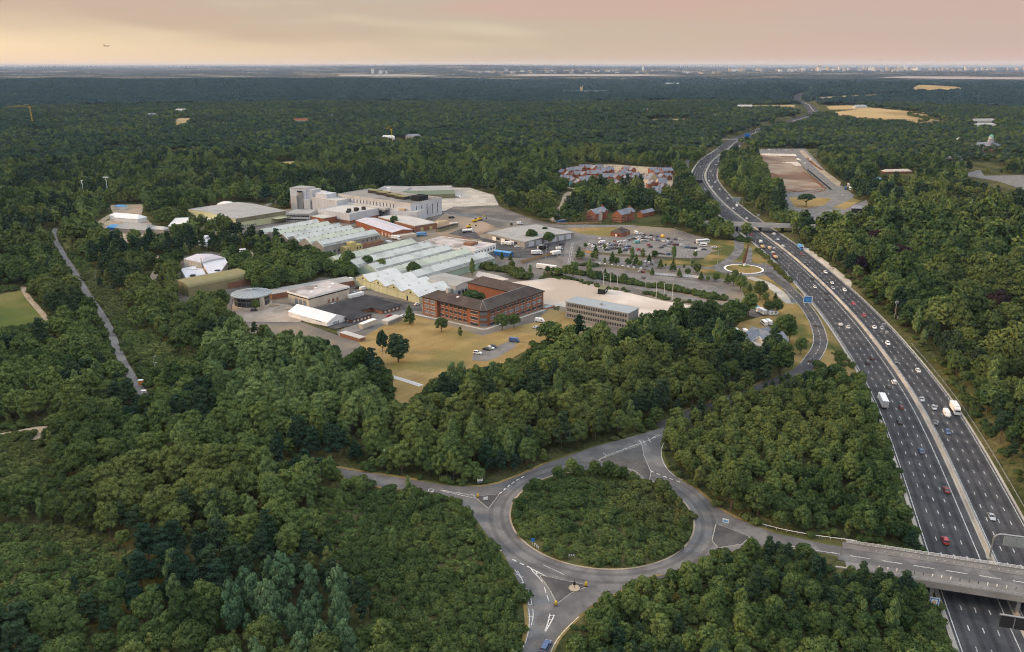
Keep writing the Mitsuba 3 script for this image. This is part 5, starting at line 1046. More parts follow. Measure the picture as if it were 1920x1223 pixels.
c2 = MW[np.argmin(np.abs((MW - e0) @ N2) + 1e3 * (MW[:, 1] < 500) + 1e3 * (MW[:, 1] > 1000))]; s2 = (c2 - e0) @ U2
for s in (s2 - 21, s2, s2 + 19.5): part(bk, 'pier', bw2(join([box(s - .7, s + .7, -3.4, -2, -.5, 5.2), box(s - .7, s + .7, 2, 3.4, -.5, 5.2), box(s - .8, s + .8, -3.8, 3.8, 4.5, 5.21)])), 'm_dark')
blocked.append(Polygon([e0 + U2 * s + N2 * t for s, t in ((-8, -6), (L2 + 8, -6), (L2 + 8, 6), (-8, 6))]))
# --- overbridge and gantries far along
for (x, y, w, zt, nm, lab, cat) in ((1373, 268, 46, 7.5, 'sign_gantry', 'slim steel gantry spanning the motorway bend', 'gantry'), (1431, 249, 34, 9, 'high_footbridge', 'thin pale footbridge over the motorway cutting', 'bridge')):
    p = GP([(x, y)])[0]; k = thing(nm, lab, cat); z = float(hz(*p))
    part(k, 'beam', box(p[0] - w / 2, p[0] + w / 2, p[1] - .6, p[1] + .6, z + zt - 1.2, z + zt), 'm_lightgrey')
    for s in (-1, 1): part(k, 'leg', box(p[0] + s * w / 2 - .5, p[0] + s * w / 2 + .5, p[1] - .5, p[1] + .5, z - 1, z + zt - 1.2), 'm_lightgrey')

# --- signs
def panel_sign(name, label, p, w, h, z0, ang, face, posts=2, back='m_sign_back', border=None, z=None, glyph=None, pmat='m_steel'):
    """A flat sign on posts: the face looks along -y before it is turned by ang."""
    z = float(hz(*p)) if z is None else z; k = thing(name, label, 'sign')
    P = lambda m: loc(m, *p, z, ang)
    part(k, 'panel', P(box(-w / 2, w / 2, -.06, .06, z0, z0 + h)), back)
    part(k, 'face', P(box(-w / 2 + .04, w / 2 - .04, -.09, -.062, z0 + .04, z0 + h - .04)), face)
    if border:
        t = .035 * (w + h)
        part(k, 'border', P(join([box(-w / 2 + .1, w / 2 - .1, -.12, -.092, z0 + h - .1 - t, z0 + h - .1), box(-w / 2 + .1, w / 2 - .1, -.12, -.092, z0 + .1, z0 + .1 + t), box(-w / 2 + .1, -w / 2 + .1 + t, -.121, -.092, z0 + .1 + t, z0 + h - .1 - t), box(w / 2 - .1 - t, w / 2 - .1, -.121, -.092, z0 + .1 + t, z0 + h - .1 - t)])), border)
    for i in range(posts): x = (i - (posts - 1) / 2) * w * .55; part(k, 'post', P(cyl(x, .12, -.5, z0 + h * .9, .07 + .012 * h, 6)), pmat)
    if glyph:
        for nm, m, mat in glyph: part(k, nm, P(m), mat)
    return k
def tri_plate(x, z, r, y0, y1, up=1):
    m = trimesh.creation.extrude_polygon(Polygon([(x - r, z - r * .6 * up), (x + r, z - r * .6 * up), (x, z + r * up)]), y1 - y0, engine='earcut')
    m.apply_transform(np.array([[1, 0, 0, 0], [0, 0, 1, y0], [0, 1, 0, 0], [0, 0, 0, 1.]])); return m
q = GP([(1513, 577)])[0]
panel_sign('direction_sign', 'large blue direction sign with white border between slip road and motorway', q, 5.4, 4.6, 3.0, -.30, 'm_sign_blue', border='m_white', glyph=[('lettering', join([box(-1.6, 1.5, -.12, -.092, 5.9 - .7 * k, 6.15 - .7 * k) for k in range(2)] + [box(-.25, .15, -.12, -.092, 3.6, 5.0), box(-1.0, .9, -.12, -.092, 4.5, 4.75)]), 'm_skyblue')])
q = GP([(1749, 1143)])[0]
panel_sign('roadside_sign', 'small square blue sign with an orange triangle below the near bridge', q, 2.7, 2.7, 1.3, -.28, 'm_sign_blue', border='m_white', glyph=[('inset', box(-.78, .78, -.125, -.092, 1.95, 3.4), 'm_white'), ('emblem', tri_plate(0, 2.55, .62, -.15, -.126), 'm_orange'), ('emblem_centre', tri_plate(0, 2.5, .26, -.17, -.151), 'm_white')])
q = GP([(1401, 262)])[0]
panel_sign('far_direction_sign', 'big blue sign high over the motorway bend far away', q, 12, 8, 4.5, 0, 'm_sign_blue', border='m_skyblue')
q = GP([(1622, 552)])[0]; panel_sign('verge_sign', 'green-grey back of a sign on the right verge of the motorway', q, 3.2, 2.6, 1.4, math.pi - .3, 'm_lightgrey')
q = GP([(1421, 408)])[0]; panel_sign('limit_sign', 'small white sign on the right verge before the second bridge', q, 2.6, 2.4, 1.2, math.pi, 'm_white', back='m_lightgrey')
q = GP([(900, 907)])[0]; panel_sign('site_board', 'tall white notice board on posts at the edge of the wood by the roundabout', q, 2.0, 2.4, .9, .15, 'm_white', back='m_lightgrey', pmat='m_pole', glyph=[('lower_plate', box(-.95, .95, -.12, -.092, .2, .85), 'm_glass_pale')])
q = G(910.5, 939, ZR); panel_sign('island_board', 'small white board on the left splitter island', q, 1.5, 1.1, .3, .2, 'm_white', back='m_white', z=ZR)
q = G(*Z6([(238, 522)])[0], ZR); panel_sign('island_sign', 'pale blue-white sign on the right splitter island', q, 2.0, 1.3, 1.5, -.5, 'm_skyblue', back='m_white', border='m_white', z=ZR)
q = GP([(1490, 436)])[0]
def bollard(p, z, label, mat='m_yellow'):
    k = thing('traffic_bollard', label, 'bollard'); part(k, 'body', box(p[0] - .32, p[0] + .32, p[1] - .2, p[1] + .2, z, z + 1.25), mat); part(k, 'base', box(p[0] - .45, p[0] + .45, p[1] - .35, p[1] + .35, z - .1, z + .12), 'm_dark'); part(k, 'disc', loc(cyl(0, 0, -.03, .03, .28, 12), *p, z + 1.0), 'm_white')
bollard(G(896, 932, ZR + .17), ZR + .17, 'yellow bollard on the left splitter island'); bollard(G(*Z5([(1368, 853)])[0], ZR + .17), ZR + .17, 'yellow bollard at the right tip of the front splitter island'); bollard(G(*Z5([(1200, 960)])[0], ZR + .17), ZR + .17, 'yellow bollard at the lower tip of the front splitter island')
q = G(*Z5([(1303, 868)])[0], ZR); k = thing('signal_post', 'dark post with a sign head on the front splitter island', 'post'); part(k, 'post', cyl(*q, ZR, ZR + 3.0, .07, 6), 'm_dark'); part(k, 'head', box(q[0] - .35, q[0] + .35, q[1] - .1, q[1] + .1, ZR + 1.2, ZR + 2.1), 'm_dark'); part(k, 'base', cyl(*q, ZR + .1, ZR + .3, 1.6, 10), 'm_track')
# chevron boards and posts facing the arms
def chev(px_, py_, n, lab, ang):
    q = G(px_, py_, ZR + .1); k = thing('chevron_board', lab, 'sign'); P = lambda m: loc(m, *q, ZR + .1, ang)
    part(k, 'panel', P(box(-.34 * n, .34 * n, -.05, .05, .75, 1.55)), 'm_dark')
    for i in range(n):
        x = (i - (n - 1) / 2) * .66
        m = trimesh.creation.extrude_polygon(Polygon([(x - .27, 0), (x + .03, .36), (x + .29, .36), (x - .01, 0), (x + .29, -.36), (x + .03, -.36)]), .03, engine='earcut'); m.apply_transform(np.array([[1, 0, 0, 0], [0, 0, 1, -.085], [0, 1, 0, 1.15], [0, 0, 0, 1.]])); part(k, 'chevron', P(m), 'm_white')
    for s in (-1, 1): part(k, 'post', P(cyl(s * .27 * n, .1, -.2, 1.7, .05, 5)), 'm_pole')
chev(1053.5, 1045, 3, 'left black and white chevron board on the near rim of the island', -.12); chev(1071.5, 1047, 3, 'right black and white chevron board on the near rim of the island', .05)
for i, (x, y) in enumerate(((999, 1021), (1002.5, 1024.5), (1006, 1027.5), (1009, 1030))):
    q = G(x, y, ZR + .1); k = thing('marker_post', 'tall blue arrow sign at the left rim of the island' if i == 0 else f'white-topped marker post at the left rim of the island, {["", "nearest the blue sign", "in the middle", "farthest from the blue sign"][i]}', 'sign' if i == 0 else 'post')
    part(k, 'post', cyl(*q, ZR, ZR + (2.2 if i == 0 else 1.2), .06, 5), 'm_white'); part(k, 'head', box(q[0] - (.6 if i == 0 else .2), q[0] + (.6 if i == 0 else .2), q[1] - .07, q[1] - .02, ZR + (1.1 if i == 0 else .7), ZR + (2.3 if i == 0 else 1.25)), 'm_sign_blue' if i == 0 else 'm_white')
# cantilever signs at the barrier
def cantilever(p, z, lab, arm, hgt, pw, ph, face, drop, ang, back='m_sign_back'):
    k = thing('cantilever_sign', lab, 'gantry'); P = lambda m: loc(m, *p, z, ang)
    part(k, 'base', P(box(-.9, .9, -.9, .9, 0, .5)), 'm_concrete')
    th = np.linspace(0, math.pi / 2, 6); sg = np.sign(arm); R = 2.0
    pts = [(0, 0, 0), (0, 0, hgt - R)] + [(sg * R * (1 - math.cos(t)), 0, hgt - R + R * math.sin(t)) for t in th[1:]] + [(arm, 0, hgt)]
    part(k, 'mast', P(join([bar(a, b, .26, 7) for a, b in zip(pts[:-1], pts[1:])])), 'm_steel')
    cx_ = arm - sg * pw / 2 - sg * .3
    part(k, 'panel', P(box(cx_ - pw / 2, cx_ + pw / 2, -.25, .05, hgt - drop - ph, hgt - drop)), face)
    part(k, 'frame', P(join([box(cx_ - .1, cx_ + .1, -.31, -.251, hgt - drop - ph + .1, hgt - drop - .1), box(cx_ - pw / 2, cx_ + pw / 2, .06, .2, hgt - drop - ph, hgt - drop - ph + .2)])), 'm_steel')
    return k
p = GP([(1855, 1048)])[0]; cantilever(p, .1, 'white cantilever mast with the back of a sign beyond the near bridge', 9.6, 9.0, 6.6, 3.4, 'm_sign_back', .25, -.26)
q_ = G(1879, 1160, 8.3); i_ = int(_MWK.query(q_)[1]); i_ = int(np.argmin(np.abs((MW - q_) @ MWT[i_]))); p = MW[i_]; cantilever(p, .1, 'black message sign on a silver arm at the bottom right corner', float((q_ - p) @ MWN[i_]) - .3, 8.6, 6.6, 3.3, 'm_dark', .3, -.28)
p = GP([(1392, 386)])[0]; cantilever(p, float(hz(*p)), 'cantilever sign seen from behind on the right verge far along the motorway', -11, 9, 8, 4.6, 'm_sign_back', .2, 0)
p = GP([(1302, 351)])[0]; k = cantilever(p, float(hz(*p)), 'black-faced message sign over the left carriageway bend', 10, 9.5, 8, 4.2, 'm_dark', .3, 0)

# --- poles
def lamp(p, h, label, group, mat='m_pole', heads=1):
    k = thing('street_lamp', label, 'street lamp', group); z = float(hz(*p)); part(k, 'column', cyl(*p, z - .3, z + h, .13, 6, .08), mat)
    for s in ((1,) if heads == 1 else (1, -1)): part(k, 'arm', bar((*p, z + h), (p[0] + s * 1.3, p[1] - .3, z + h + .25), .06, 4), mat); part(k, 'lantern', box(p[0] + min(s * .9, s * 1.7), p[0] + max(s * .9, s * 1.7), p[1] - .5, p[1] - .1, z + h + .16, z + h + .38), 'm_lightgrey')
for (x, y) in ((1345.6, 495), (1293.7, 496), (1415.4, 470), (1492.8, 541), (1476, 522), (1263.5, 451), (1387.5, 441), (1434, 515)): lamp(GP([(x, y)])[0], 11, 'tall slim street lamp around the small roundabout', 'street lamps around the small roundabout')
for (x, y) in ((1177, 443), (1131, 540), (1170, 513), (1210, 545), (1069, 417), (1094, 438)): lamp(GP([(x, y)])[0], 8, 'slim street lamp by the site road and car park', 'street lamps by the site road and car park')
for (x, y) in ((1023, 486), (1045, 481), (1024.7, 474)): lamp(GP([(x, y)])[0], 8, 'slim pole near the white coach trailer', 'poles near the white coach trailer')
for (x, y) in ((290, 690), (180, 524), (292, 703)): lamp(GP([(x, y)])[0], 6, 'white-headed lamp on the green bank beside the perimeter track', 'lamps on the green bank')
for (x, y, lab) in ((722, 875, 'wooden pole at the edge of the wood left of the roundabout'), (717.5, 681, 'slim white pole on the dry lawn below the pine pair')): q = GP([(x, y)])[0]; z = float(hz(*q)); k = thing('service_pole', lab, 'pole'); part(k, 'shaft', cyl(*q, z, z + 6.5, .11, 5), 'm_pole'); part(k, 'cap', cyl(*q, z + 6.5, z + 6.7, .2, 5), 'm_white')
for i, ((x, y0), (x1, y1)) in enumerate((((543, 832), (543, 665)), ((620, 832), (622, 680)), ((697, 842), (697, 695)), ((1128, 945), (1130, 785)), ((1215, 952), (1217, 800)), ((1308, 966), (1312, 810)))):
    q = GP([Zh([(x, y0)])[0]])[0]; z = float(hz(*q)); g_ = 'left' if i < 3 else 'right'
    k = thing('flagpole', f'bare white flagpole, {["left", "middle", "right"][i % 3]} one of the {g_} group of three by the gravel lot', 'flagpole'); part(k, 'pole', cyl(*q, z, z + 10.2, .16, 6, .1), 'm_white'); part(k, 'base', cyl(*q, z, z + .4, .5, 8), 'm_lightgrey'); part(k, 'finial', cyl(*q, z + 10.2, z + 10.5, .18, 6), 'm_white')
# tall leaf-shaped sculpture on the small roundabout
q = GP([Z4([(772, 708)])[0]])[0]; z = float(hz(*q)); k = thing('feather_sculpture', 'tall rusty feather-shaped sculpture on the small roundabout', 'sculpture')
hgt = 18.5; zs = np.linspace(2.2, hgt, 15); wv = 1.05 * np.sin(np.pi * np.clip((zs - 1.2) / (hgt - .6), 0, 1) ** .55) + .12; cxs = -.9 + (zs / hgt) ** 1.3 * 3.0
v, f = [], []
for i in range(15):
    for dx, dy in ((-1, 0), (0, .22), (1, 0), (0, -.22)): v.append((q[0] + cxs[i] + dx * wv[i], q[1] + dy * wv[i] * 1.6, z + zs[i]))
for i in range(14):
    for j in range(4): a, b = i * 4 + j, i * 4 + (j + 1) % 4; f += [(a, b, b + 4), (a, b + 4, a + 4)]
part(k, 'blade', trimesh.Trimesh(np.array(v), np.array(f), process=False), 'm_rust'); part(k, 'tip', bar((q[0] + cxs[-1], q[1], z + hgt), (q[0] + cxs[-1] + .3, q[1], z + hgt + 2.2), .1, 4), 'm_rust')
for i in range(1, 14): part(k, 'barb', bar((q[0] + cxs[i] - wv[i] * 1.02, q[1] - .1, z + zs[i] - .4), (q[0] + cxs[i] + wv[i] * .9, q[1] - .1, z + zs[i] + 1.0), .09, 4), 'm_brick_dark')
part(k, 'plinth', cyl(*q, z, z + 2.4, 1.1, 8, .7), 'm_white'); part(k, 'lawn', cyl(*q, z + .05, z + .3, 4.5, 20), 'm_meadow')
# steep mast, cranes, aircraft
for (x, y, h, lab) in ((203, 366, 14, 'white mast with a wide head in the trees at the left'), (158, 370, 13, 'thin white mast left of the wide-headed one'), (1677, 598, 11, 'steel camera mast on the right verge of the motorway'), (1655, 626, 6, 'short steel mast beside a cabinet on the right verge')):
    q = GP([(x, y)])[0]; z = float(hz(*q)); k = thing('camera_mast' if x > 900 else 'lattice_mast', lab, 'mast'); part(k, 'pole', cyl(*q, z, z + h * (1.5 if x < 900 else 1), .4 if x < 900 else .22, 6), 'm_steel' if x > 900 else 'm_white'); zz_ = z + h * (1.5 if x < 900 else 1); part(k, 'head', box(q[0] - (3.2 if x == 203 else .9), q[0] + (3.2 if x == 203 else .9), q[1] - .6, q[1] + .6, zz_ - 1.2, zz_), 'm_white' if x < 900 else 'm_steel')
    if x > 900: part(k, 'cabinet', box(q[0] + 1.5, q[0] + 3, q[1] - .5, q[1] + .5, z, z + 1.6), 'm_lightgrey')
for (x, y, h, x2, lab) in ((62, 236, 46, 27, 'yellow tower crane over the woods at the far left'), (735, 268, 26, 722, 'small yellow tower crane beside a white roof')):
    q = GP([(x, y)])[0]; z = float(hz(*q)); D = np.hypot(*q); wv = (x2 - x) / F * D; k = thing('tower_crane', lab, 'crane')
    part(k, 'mast', join([box(q[0] + sx * .7 - .16, q[0] + sx * .7 + .16, q[1] + sy * .7 - .16, q[1] + sy * .7 + .16, z, z + h) for sx in (-1, 1) for sy in (-1, 1)] + [bar((q[0] - 1, q[1], z + t), (q[0] + 1, q[1], z + t + 3), .12, 4) for t in np.arange(0, h - 3, 3)]), 'm_yellow')
    part(k, 'jib', join([bar((q[0], q[1], z + h), (q[0] + wv, q[1], z + h + 1), .25, 4), bar((q[0], q[1], z + h + 5), (q[0] + wv * .7, q[1], z + h + 1.5), .25, 4)]), 'm_yellow'); part(k, 'counter_jib', bar((q[0], q[1], z + h), (q[0] - wv * .25, q[1], z + h), .3, 4), 'm_yellow'); part(k, 'cab', box(q[0] - 1.4, q[0] + 1.4, q[1] - 2.5, q[1] - 1, z + h - 3, z + h), 'm_yellow')
D = 5200; q = np.array([(232 - CX) / F * D * .985, D]); z = H + (HY - 90) / F * D * 1.0
k = thing('airliner', 'dark airliner in the dusk sky at the upper left', 'aircraft')
def fus(m): return loc(m, q[0], q[1], z, 0)
body = trimesh.creation.revolve([(0, -19), (.9, -17.6), (1.9, -14), (2.1, 10), (1.2, 16), (.3, 20), (0, 20.4)], sections=10); body.apply_transform(trimesh.transformations.rotation_matrix(-math.pi / 2, [0, 1, 0]))
part(k, 'fuselage', fus(body), 'm_dark')
for s, nm in ((-1, 'wing'), (1, 'wing')): part(k, nm, fus(trimesh.Trimesh(np.array([(-4, 0, -.8), (3, 0, -.8), (6.5, s * 17, .9), (4.6, s * 17, .9), (-4, 0, -.3), (3, 0, -.3)]), np.array([(0, 1, 2), (0, 2, 3), (4, 2, 5), (4, 3, 2), (0, 3, 4), (1, 5, 2)]), process=False)), 'm_dark'); part(k, 'engine', fus(box(-2.4, 1.2, s * 5.4 - .9, s * 5.4 + .9, -2.6, -.9)), 'm_dark')
sg = -1
part(k, 'fin', fus(prism(Polygon([(0, 0), (1, 0), (1, 1)]), 0, .01).copy().apply_scale(0.001)) if False else fus(trimesh.Trimesh(np.array([(-19.5, -.2, 7.2), (-17, -.2, 7.2), (-12, -.2, 1.6), (-18, -.2, 1.2), (-19.5, .2, 7.2), (-17, .2, 7.2), (-12, .2, 1.6), (-18, .2, 1.2)]), np.array([(0, 1, 2), (0, 2, 3), (4, 6, 5), (4, 7, 6), (0, 4, 5), (0, 5, 1), (1, 5, 6), (1, 6, 2)]), process=False)), 'm_dark')
part(k, 'tailplane', fus(trimesh.Trimesh(np.array([(-18.5, -6, 1.6), (-17, -6, 1.6), (-14, 0, 1.2), (-18, 0, 1.2), (-17, 6, 1.6), (-18.5, 6, 1.6)]), np.array([(0, 1, 2), (0, 2, 3), (3, 2, 4), (3, 4, 5)]), process=False)), 'm_dark')
# fences
def fence(pts, h, mat, lab, step=2.6, name='fence'):
    l = spline(GP(pts), step); z = hz(l[:, 0], l[:, 1]); k = thing(name, lab, 'fence'); n = len(l)
    for i in range(n - 1): part(k, 'panel', trimesh.Trimesh(np.array([(*l[i], z[i]), (*l[i + 1], z[i + 1]), (*l[i + 1], z[i + 1] + h), (*l[i], z[i] + h)]), np.array([(0, 1, 2), (0, 2, 3)]), process=False), mat)
    part(k, 'post', join([cyl(*l[i], z[i] - .2, z[i] + h + .1, .06, 4) for i in range(n)]), 'm_pole', kind='stuff')
fence([Zh([q])[0] for q in ((300, 425), (420, 445), (800, 480), (1200, 505), (1400, 520), (1660, 515))], 1.6, 'm_green_dark', 'dark green hoarding along the near side of the car park', 6)
fence([Zh([q])[0] for q in ((320, 425), (350, 435), (440, 455), (470, 458))], 1.8, 'm_timber', 'short brown timber fence at the left end of the hoarding', 3)
fence([Zh([q])[0] for q in ((1110, 685), (1300, 700), (1600, 725), (1700, 745))], 1.8, 'm_fabric', 'white panel fence behind the small trees', 4)
fence([Zh([q])[0] for q in ((450, 590), (620, 600), (900, 640), (1100, 665))], 1.6, 'm_green_dark', 'clipped dark hedge-like screen beside the tarmac road', 5)
fence([Zq(*q) for q in ((1170, 560), (1280, 530), (1380, 500), (1450, 480), (1510, 470))], 2.2, 'm_timber', 'brown timber hoarding beside the works yard', 4)
fence([Zh([q])[0] for q in ((20, 125), (160, 120), (330, 118), (520, 112))], 1.8, 'm_timber', 'long brown hoarding along the road below the apartment houses', 5)
# ---------------------------------------------------------------- vehicles
def hull(pts): return trimesh.convex.convex_hull(np.asarray(pts, float))
def sym(pts): return [(x, s * y, z) for x, y, z in pts for s in (-1, 1)]
WHEEL = lambda x, y, r, w: trimesh.Trimesh(*(lambda m: (np.c_[m.vertices[:, 0] + x, m.vertices[:, 2] + y, m.vertices[:, 1] + r], m.faces))(cyl(0, 0, -w / 2, w / 2, r, 10)), process=False)
def car_parts(kind, paint):
    L, W, h1, h2, c0, c1, r0, r1, gr = {'saloon': (4.6, 1.78, .92, 1.43, -1.65, 1.0, -1.0, .25, .16), 'hatch': (4.0, 1.74, .95, 1.50, -1.85, .95, -1.55, .25, .17), 'suv': (4.55, 1.85, 1.05, 1.68, -2.1, 1.0, -1.85, .35, .2), 'estate': (4.65, 1.8, .93, 1.46, -2.15, 1.0, -1.9, .25, .16)}[kind]
    w = W / 2; l = L / 2
    lower = hull(sym([(-l, w * .86, .38), (-l + .08, w * .9, h1 - .12), (-l + .3, w * .96, .24), (l - .3, w * .94, .22), (l, w * .8, .40), (l - .06, w * .82, .68), (l - .5, w * .95, .82), (c1, w * .96, h1), (c0, w * .96, h1), (-l + .25, w, .55), (l - .7, w, .55)]))
    glass = hull(sym([(c0, w * .93, h1 - .03), (c1, w * .93, h1 - .03), (r1, w * .74, h2 - .04), (r0, w * .74, h2 - .04)]))
    roof = hull(sym([(r0 - .03, w * .75, h2 - .05), (r1 + .03, w * .75, h2 - .05), (r1 - .15, w * .62, h2), (r0 + .12, w * .62, h2)]))
    pil = []
    for s in (-1, 1):
        for a, b in (((c0 - .02, s * w * .945, h1), (r0, s * w * .755, h2 - .04)), ((c1 + .02, s * w * .945, h1), (r1, s * w * .755, h2 - .04)), (((c0 + c1) / 2 - .1, s * w * .95, h1), ((r0 + r1) / 2 - .05, s * w * .76, h2 - .04))): pil.append(bar(a, b, .05, 4))
    P = {'body': (join([lower]), paint, False), 'roof': (join([roof] + pil), paint, False), 'window': (glass, 'm_glass', False), 'headlight': (join([box(l - .16, l - .02, s * w * .6 - .2, s * w * .6 + .2, .55, .70) for s in (-1, 1)]), 'm_white', False), 'tail_light': (join([box(-l - .01, -l + .12, s * w * .68 - .15, s * w * .68 + .15, .62, .82) for s in (-1, 1)]), 'm_red', False), 'number_plate': (box(-l - .02, -l + .1, -.26, .26, .45, .57), 'm_yellow', False)}
    for i, (x, y) in enumerate(((l - .85, w - .1), (l - .85, -w + .1), (-l + .8, w - .1), (-l + .8, -w + .1))): P['wheel' if i == 0 else f'wheel_{i:03d}'] = (WHEEL(x, y, .32, .22), 'm_rubber', False)
    for i, s in enumerate((-1, 1)): P['mirror' if i == 0 else 'mirror_001'] = (box(c1 - .25, c1 - .1, s * (w + .02) - .09, s * (w + .02) + .09, h1 - .02, h1 + .13), paint, False)
    return P
def van_parts(paint, L=5.6, H_=2.4, W=2.0, win=False):
    w, l = W / 2, L / 2
    P = {'body': (hull(sym([(-l, w, .4), (-l, w * .96, H_ - .1), (-l + .1, w * .9, H_), (l - 1.35, w * .9, H_), (l - 1.2, w * .95, H_ - .15), (l - .75, w * .97, 1.25), (l - .05, w * .9, .95), (l, w * .88, .4)])), paint, False), 'windscreen': (hull(sym([(l - 1.22, w * .86, H_ - .22), (l - 1.14, w * .86, H_ - .22), (l - .72, w * .9, 1.3), (l - .64, w * .9, 1.26)])), 'm_glass', False), 'side_window': (join([box(l - 1.75, l - 1.05, s * w - .03, s * w + .02, 1.3, 1.85) for s in (-1, 1)] + ([box(-l + .5, l - 2, s * w - .03, s * w + .03, 1.3, 2.0) for s in (-1, 1)] if win else [])), 'm_glass', False),
         'tail_light': (join([box(-l - .02, -l + .05, s * w * .9 - .08, s * w * .9 + .08, .9, 1.4) for s in (-1, 1)]), 'm_red', False), 'headlight': (join([box(l - .1, l + .02, s * w * .7 - .2, s * w * .7 + .2, .7, .9) for s in (-1, 1)]), 'm_glass_pale', False)}
    for i, (x, y) in enumerate(((l - .95, w - .12), (l - .95, -w + .12), (-l + 1, w - .12), (-l + 1, -w + .12))): P['wheel' if i == 0 else f'wheel_{i:03d}'] = (WHEEL(x, y, .36, .24), 'm_rubber', False)
    return P
def lorry_parts(paint, box_mat, L=13.0, kind='box', Hh=4.0):
    w, l = 1.25, L / 2; cab = 2.3
    P = {'cab': (hull(sym([(l - cab, w, .6), (l - cab, w, 3.2), (l - cab + .5, w * .9, 3.6), (l - .5, w * .92, 3.0), (l - .05, w * .96, 1.7), (l, w, .5)])), paint, False), 'windscreen': (box(l - .2, l + .03, -w * .85, w * .85, 1.75, 2.55), 'm_glass', False), 'side_window': (join([box(l - 1.4, l - .5, s * w - .04, s * w + .03, 1.8, 2.5) for s in (-1, 1)]), 'm_glass', False), 'chassis': (box(-l, l - .3, -.8, .8, .55, .95), 'm_dark', False), 'bumper': (box(l - .1, l + .08, -w * .95, w * .95, .4, .8), paint, False)}
    if kind == 'box': P['trailer'] = (box(-l, l - cab - .4, -w * 1.02, w * 1.02, 1.0, Hh), box_mat, False); P['rear_door'] = (join([box(-l - .04, -l, -w * .95, -.05, 1.1, Hh - .15), box(-l - .04, -l, .05, w * .95, 1.1, Hh - .15)]), 'm_lightgrey', False); P['tail_light'] = (join([box(-l - .07, -l, s * w * .85 - .15, s * w * .85 + .15, .8, .98) for s in (-1, 1)]), 'm_red', False)
    elif kind == 'flat': P['flatbed'] = (box(-l, l - cab - .3, -w, w, .95, 1.2), 'm_timber', False); P['load'] = (join([box(-l + .4, -l + L * .38, -w * .85, w * .85, 1.2, 2.3), box(-l + L * .42, l - cab - .7, -w * .85, w * .85, 1.2, 2.2)]), 'm_tan', False)
    elif kind == 'tank':
        t = cyl(0, 0, 0, L - cab - .8, 1.15, 14); t.apply_transform(trimesh.transformations.rotation_matrix(math.pi / 2, [0, 1, 0])); t.apply_translation([-l, 0, 2.15]); P['tank'] = (t, box_mat, True)
    for i, (x, y) in enumerate([(l - 1.2, 1), (l - 1.2, -1), (-l + 1.3, 1), (-l + 1.3, -1), (-l + 2.6, 1), (-l + 2.6, -1)]): P['wheel' if i == 0 else f'wheel_{i:03d}'] = (WHEEL(x, y * (w - .16), .5, .3), 'm_rubber', False)
    return P
def coach_parts(paint, L=12.0, Hh=3.4, deck2=False):
    w, l = 1.25, L / 2
    P = {'body': (hull(sym([(-l, w * .97, .4), (-l, w * .95, Hh - .25), (-l + .2, w * .85, Hh), (l - .5, w * .85, Hh), (l - .2, w * .95, Hh - .4), (l, w, .5), (0, w, 1.2)])), paint, False), 'window': (join([box(-l + .6 + k * (L - 1.2) / 8, -l + .45 + (k + 1) * (L - 1.2) / 8, s * w - .05, s * w + .03, z0, z0 + .95) for s in (-1, 1) for k in range(8) for z0 in ((1.3, 2.9) if deck2 else (1.7,))]), 'm_glass', False), 'windscreen': (box(l - .25, l + .04, -w * .85, w * .85, 1.2, 2.6), 'm_glass', False), 'rear_window': (box(-l - .04, -l + .1, -w * .8, w * .8, 1.9, 2.7), 'm_glass', False)}
    for i, (x, y) in enumerate(((l - 2.4, 1), (l - 2.4, -1), (-l + 2.6, 1), (-l + 2.6, -1))): P['wheel' if i == 0 else f'wheel_{i:03d}'] = (WHEEL(x, y * (w - .15), .48, .3), 'm_rubber', False)
    return P
PAINT = {'w': ('p_white', (.72, .72, .72), 'white'), 's': ('p_silver', (.42, .44, .47), 'silver'), 'k': ('p_black', (.018, .02, .026), 'black'), 'g': ('p_grey', (.085, .09, .10), 'dark grey'), 'r': ('p_red', (.36, .03, .04), 'red'), 'd': ('p_darkred', (.17, .022, .035), 'dark red'), 'b': ('p_blue', (.05, .10, .22), 'blue'), 'y': ('p_yellow', (.62, .38, .05), 'yellow'), 'e': ('p_beige', (.52, .42, .26), 'beige'), 't': ('p_teal', (.12, .34, .34), 'teal'), 'l': ('p_lightblue', (.12, .30, .55), 'bright blue')}
for k, (nm, c, _) in PAINT.items(): gloss(nm, c, .28, .0 if k != 's' else .35, .5, .6)
VG = {}
def vgroup(kind, col):
    if (kind, col) not in VG:
        p = PAINT[col][0]
        P = van_parts(p) if kind == 'van' else van_parts(p, 6.4, 2.7, 2.1, True) if kind == 'minibus' else lorry_parts(p, p) if kind == 'lorry' else lorry_parts(p, p, 9, 'box', 3.6) if kind == 'truck' else lorry_parts(p, p, 10, 'flat') if kind == 'flatbed' else lorry_parts(p, p, 11, 'tank') if kind == 'tanker' else coach_parts(p) if kind == 'coach' else coach_parts(p, 10.5, 4.4, True) if kind == 'decker' else car_parts(kind, p)
        VG[kind, col] = shapegroup(f'group_{kind}_{PAINT[col][0]}', P)
    return VG[kind, col]
vr = np.random.default_rng(23)
WORD = {'saloon': 'saloon car', 'hatch': 'hatchback car', 'suv': 'tall car', 'estate': 'estate car', 'van': 'van', 'minibus': 'minibus', 'lorry': 'articulated lorry', 'truck': 'box lorry', 'flatbed': 'flatbed lorry', 'tanker': 'tanker lorry', 'coach': 'coach', 'decker': 'double-decker bus'}
